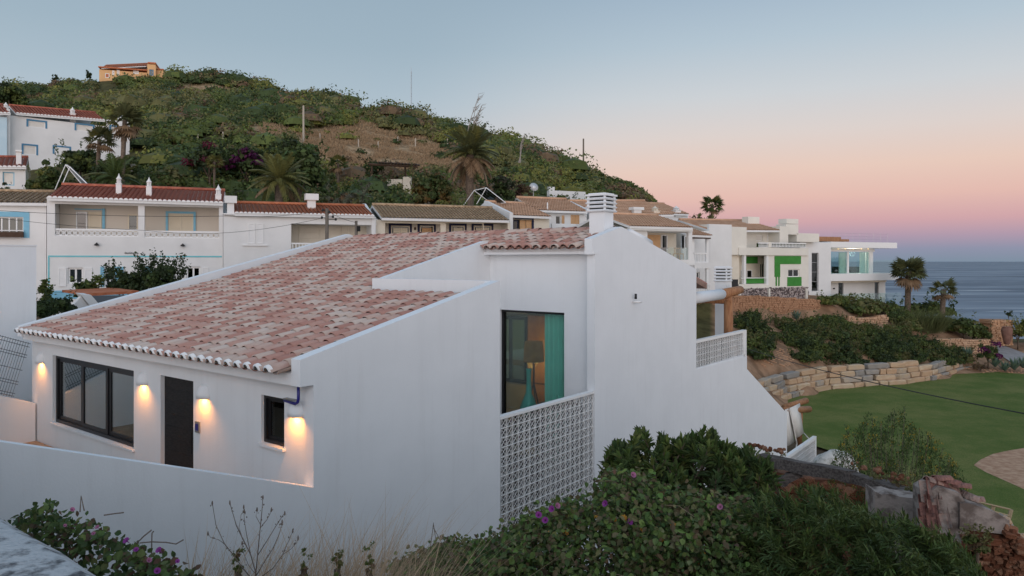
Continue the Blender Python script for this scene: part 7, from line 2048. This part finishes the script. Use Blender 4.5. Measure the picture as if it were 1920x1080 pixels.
# flowering plants behind the stained wall, lower left
prof4 = [(30, 972), (60, 957), (95, 950), (130, 958), (160, 975), (200, 1000), (240, 1020), (280, 1038), (330, 1060), (370, 1082)]
Y_ = 4.0; bs = at(190, 1080, Y_)
T = thing('bindweed_plant', 'leafy plant with magenta trumpet flowers behind the stained wall', 'flowering plant', (bs.x, Y_, gz(bs.x, Y_))); o_ = np.array(T.location)
B_ = []
for _ in range(560):
    u = rnd.uniform(25, 375); vt = np.interp(u, [p[0] for p in prof4], [p[1] for p in prof4]); v = vt + rnd.random() ** 1.2 * 110; y = 3.95 - (u - 30) / 345 * .55 + rnd.uniform(0, .35); B_.append(np.array(at(u, v, y)) - o_)
B_ = np.array(B_); Bq = np.repeat(B_, 3, 0) + rng.normal(size=(len(B_) * 3, 3)) * .02
pal = np.array([(.050, .080, .024), (.070, .10, .030), (.034, .054, .020), (.085, .095, .035), (.07, .045, .028)])[rng.integers(0, 5, len(Bq))]
Q, C = leaves(Bq, unit(rng.normal(size=(len(Bq), 3)) + np.array((0, -.4, .1))), rng.normal(size=(len(Bq), 3)) * .35 + np.array((0, -.5, .8)), rng.uniform(.022, .058, len(Bq)), rng.uniform(.018, .044, len(Bq)), pal * 1.7, .15, .12)
np_mesh('foliage', Q, M['leaf'], C, T, kind='stuff')
for u, v, k, s_ in ((136, 955, 1, .7), (182, 988, 1, .7), (236, 1013, 0, .9), (255, 1030, 0, .7), (297, 1031, 0, .9), (295, 1070, 0, .9), (280, 1050, 1, .8), (333, 1052, 0, .6), (175, 1000, 1, .6), (122, 985, 1, .5)):
    o = link('flower', purple if k == 0 else pinkf, T, at(u, v, 3.45) - T.location, None, (s_ * .62,) * 3); o.rotation_euler = Vector((rnd.uniform(-.6, .9), -.6, .7)).to_track_quat('Z', 'Y').to_euler()
mb = MB()
for pth in (((255, 1020), (270, 1005), (284, 994)), ((262, 1018), (285, 1016), (312, 1017), (330, 1020), (344, 1012)), ((284, 1040), (285, 1000), (288, 996)), ((150, 960), (152, 930), (158, 958)), ((195, 966), (215, 963), (232, 961))):
    mb = MB(); mb.tube([at(u, v, 3.6) - T.location for u, v in pth], .0032, 4, False); mb.build('twig', M['twig'], T)
# dry branching weed
dw = thing('dry_weed', 'bare branching dry weed in front of the low wall', 'dry plant', (at(478, 0, 4.4).x, 4.4, gz(at(478, 0, 4.4).x, 4.4))); o_ = dw.location
def br(pth, r0, r1, Y=4.4, buds=0):
    P = [at(u, v, Y + (rnd.uniform(-.05, .05))) - o_ for u, v in pth]; mb = MB(); n = len(P)
    mb.tube(P, [.62 * (r0 + (r1 - r0) * i / (n - 1)) for i in range(n)], 5, False)
    for k in range(buds):
        f = rnd.uniform(.35, 1) * (n - 1); i = min(int(f), n - 2); p = P[i].lerp(P[i + 1], f - i) + Vector((rnd.uniform(-.012, .012), rnd.uniform(-.01, .01), rnd.uniform(-.008, .012)))
        s_ = rnd.uniform(.0022, .005); mb.lathe([(s_ * .3, -s_), (s_, 0), (s_ * .4, s_ * 1.4)], p, 5)
    p = P[-1]; mb.lathe([(.002, -.016), (.0052, -.005), (.004, .006), (.0015, .013)], p, 5)
    mb.build('stem', M['twig'], dw)
br([(478, 1130), (480, 1070), (484, 1030), (488, 990), (491, 960), (493, 932)], .007, .003, buds=9)
br([(480, 1075), (470, 1040), (455, 1010), (443, 985), (433, 950), (431, 942)], .006, .003, buds=8)
br([(476, 1090), (455, 1065), (437, 1040), (421, 1020), (405, 985), (398, 943)], .006, .003, buds=7)
br([(484, 1040), (500, 1015), (515, 990), (528, 970), (534, 962)], .005, .0025, buds=6); br([(480, 1080), (498, 1050), (512, 1028), (524, 1000), (529, 978)], .005, .0025, buds=8)
br([(486, 1085), (512, 1065), (530, 1040), (541, 1015), (549, 995)], .005, .0025, buds=6); br([(470, 1040), (462, 1000), (458, 975), (457, 950)], .004, .002, buds=9)
br([(488, 990), (500, 975), (507, 962), (509, 955)], .004, .002, buds=5); br([(455, 1010), (448, 990), (452, 965), (458, 958)], .003, .002, buds=4); br([(489, 985), (480, 968), (482, 955)], .003, .002, buds=4); br([(421, 1020), (410, 1012), (395, 1008), (390, 1000)], .003, .002, buds=3); br([(530, 1040), (545, 1030), (556, 1018), (559, 1008)], .003, .002, buds=4); br([(478, 1075), (466, 1060), (456, 1035), (454, 1018)], .003, .002, buds=5)
# dry grass along the bottom
pts, Hs = [], []
for _ in range(1900):
    u = rnd.uniform(330, 780) if rnd.random() < .6 else rnd.gauss(650, 60); y = rnd.uniform(4.6, 6.5); x = (u - CX) / FPX * y; z = gz(x, y); pts.append((x, y, z))
    vtop = rnd.uniform(985, 1085) + 25 * mnoise.noise(Vector((u * .02, 0, 0))); 
    if 560 < u < 720 and rnd.random() < .35: vtop -= rnd.uniform(10, 70)
    Hs.append(max(.15, at(u, vtop, y).z - z))
pts = np.array(pts); Hs = np.array(Hs)
Q, C = blades(pts, Hs, (.22, 0), .0040, (.50, .37, .25), .25)
tag(np_mesh('dry_grass', Q, M['straw'], C), 'thin dry grass stalks along the bottom edge in front of the wall', kind='stuff')
for k, (u, v) in enumerate(((268, 1066), (632, 1066), (570, 1074), (692, 1076), (446, 1070))):
    p = at(u, 1110, 4.8); bpx = bush_px('ground_weed', ['reddish green weed by the dry branching weed', 'small bright green weed at the bottom centre', 'tuft of green weed left of the bottom centre', 'brownish weed right of the bottom centre', 'low weed under the dry branching weed'][k], u, v, 26, 4.8, [MG, OL, BR], 'weed', trunk=False, n_cl=5, per=30, leaf=.014, vbase=1120, sprigs=3)
tp = thing('twig_tripod', 'three dry twigs leaning together above the morning glory', 'twigs', at(820, 1040, 6.4))
for a, b_ in (((805, 1042), (813, 980)), ((822, 1044), (813, 984)), ((838, 1036), (813, 990))):
    mb = MB(); mb.tube([at(*a, 6.4) - tp.location, at(*b_, 6.4) - tp.location], .003, 4, False); mb.build('twig', M['twig'], tp)
# airy yellow flowering shrub rising over the lawn behind the ruin
prof5 = [(1556, 895), (1570, 850), (1588, 800), (1600, 815), (1630, 775), (1655, 790), (1690, 752), (1715, 800), (1750, 815), (1785, 860), (1815, 905)]
Y_ = 13.0; bs = at(1665, 960, Y_)
T = thing('airy_shrub', 'thin airy shrub with yellow flowers rising before the lawn', 'shrub', (bs.x, Y_, gz(bs.x, Y_))); o_ = np.array(T.location)
sh = shoots_px(560, prof5, 955, Y_, .6); Qs, Cs = [], []; mb = MB()
for tip, ax in sh:
    n = 20; tp_ = np.array(tip) - o_; ax = unit(np.array(ax)); f = rng.random(n)[:, None]; b_ = tp_ - ax * f * .35 + rng.normal(size=(n, 3)) * .02
    Q, C = leaves(b_, ax + unit(rng.normal(size=(n, 3))), np.broadcast_to((0, 0, 1.), (n, 3)), rng.uniform(.04, .09, n), rng.uniform(.012, .022, n), [(.07, .11, .032), (.09, .13, .036), (.055, .09, .03)][rnd.randrange(3)], .15, .1); Qs.append(Q); Cs.append(C)
    if rnd.random() < .28:
        n = 7; Q, C = leaves(tp_ + rng.normal(size=(n, 3)) * .025, rng.normal(size=(n, 3)), np.broadcast_to((0, 0, 1.), (n, 3)), rng.uniform(.02, .035, n), rng.uniform(.015, .025, n), (.36, .25, .03)); Qs.append(Q); Cs.append(C)
    if rnd.random() < .3: p = Vector(tp_); mb.tube([p, Vector((p.x * .6, p.y * .6, p.z * .55)), (0, 0, 0)], [.003, .006, .012], 4, False)
np_mesh('foliage', np.concatenate(Qs), M['leaf'], np.concatenate(Cs), T, kind='stuff'); mb.build('stem', M['twig'], T)

# planting behind the pierced screens
def court_plant(label, s0, s1, t0, t1, z0, z1, n, pal, fl=None):
    T = thing('court_shrub', label, 'shrub', hw((s0 + s1) / 2, (t0 + t1) / 2, z0), HROT)
    B_ = np.stack([rng.uniform(-.5, .5, n) * (s1 - s0), rng.uniform(-.5, .5, n) * (t1 - t0), rng.uniform(0, 1, n) * (z1 - z0)], 1)
    C0 = np.array(pal) * np.ones((n, 1))
    if fl is not None: C0[rng.random(n) < .3] = fl
    Q, C = leaves(B_, rng.normal(size=(n, 3)), rng.normal(size=(n, 3)), rng.uniform(.05, .12, n), rng.uniform(.04, .08, n), C0, .15, .1)
    np_mesh('foliage', Q, M['leaf'], C, T, kind='stuff')
    mb = MB()
    for k in range(6): mb.tube([((k / 5 - .5) * (s1 - s0) * .9, 0, 0), ((k / 5 - .5) * (s1 - s0), 0, z1 - z0)], [.03, .008], 5)
    mb.build('stem', M['bark'], T)
court_plant('dark purple bougainvillea trained behind the tall pierced screen', 4.72, 8.5, .25, .7, -2.2, 1.02, 5200, (.03, .035, .02), (.07, .015, .05))
court_plant('dark potted shrubs behind the terrace screen', 14.7, 18.7, .3, .6, .75, 1.75, 2200, (.03, .035, .02), (.07, .015, .05))

# weeds growing over the ruin's wall tops
for k, (u, v, w, y, lab) in enumerate(((1672, 900, 70, 10.6, 'brown and green weeds rooted behind the grey beam'), (1720, 912, 50, 10.0, 'yellowish weeds at the beam end beside the old tiles'), (1440, 852, 60, 12.6, 'dry weeds on the rubble at the left end of the beam'), (1830, 1012, 50, 8.3, 'small green weed against the red rubble wall'))):
    bush_px('ruin_weed', lab, u, v, w, y, [OL, BR, MG * .8], 'weed', trunk=False, n_cl=7, per=50, leaf=.028, vbase=v + 42, sprigs=16)
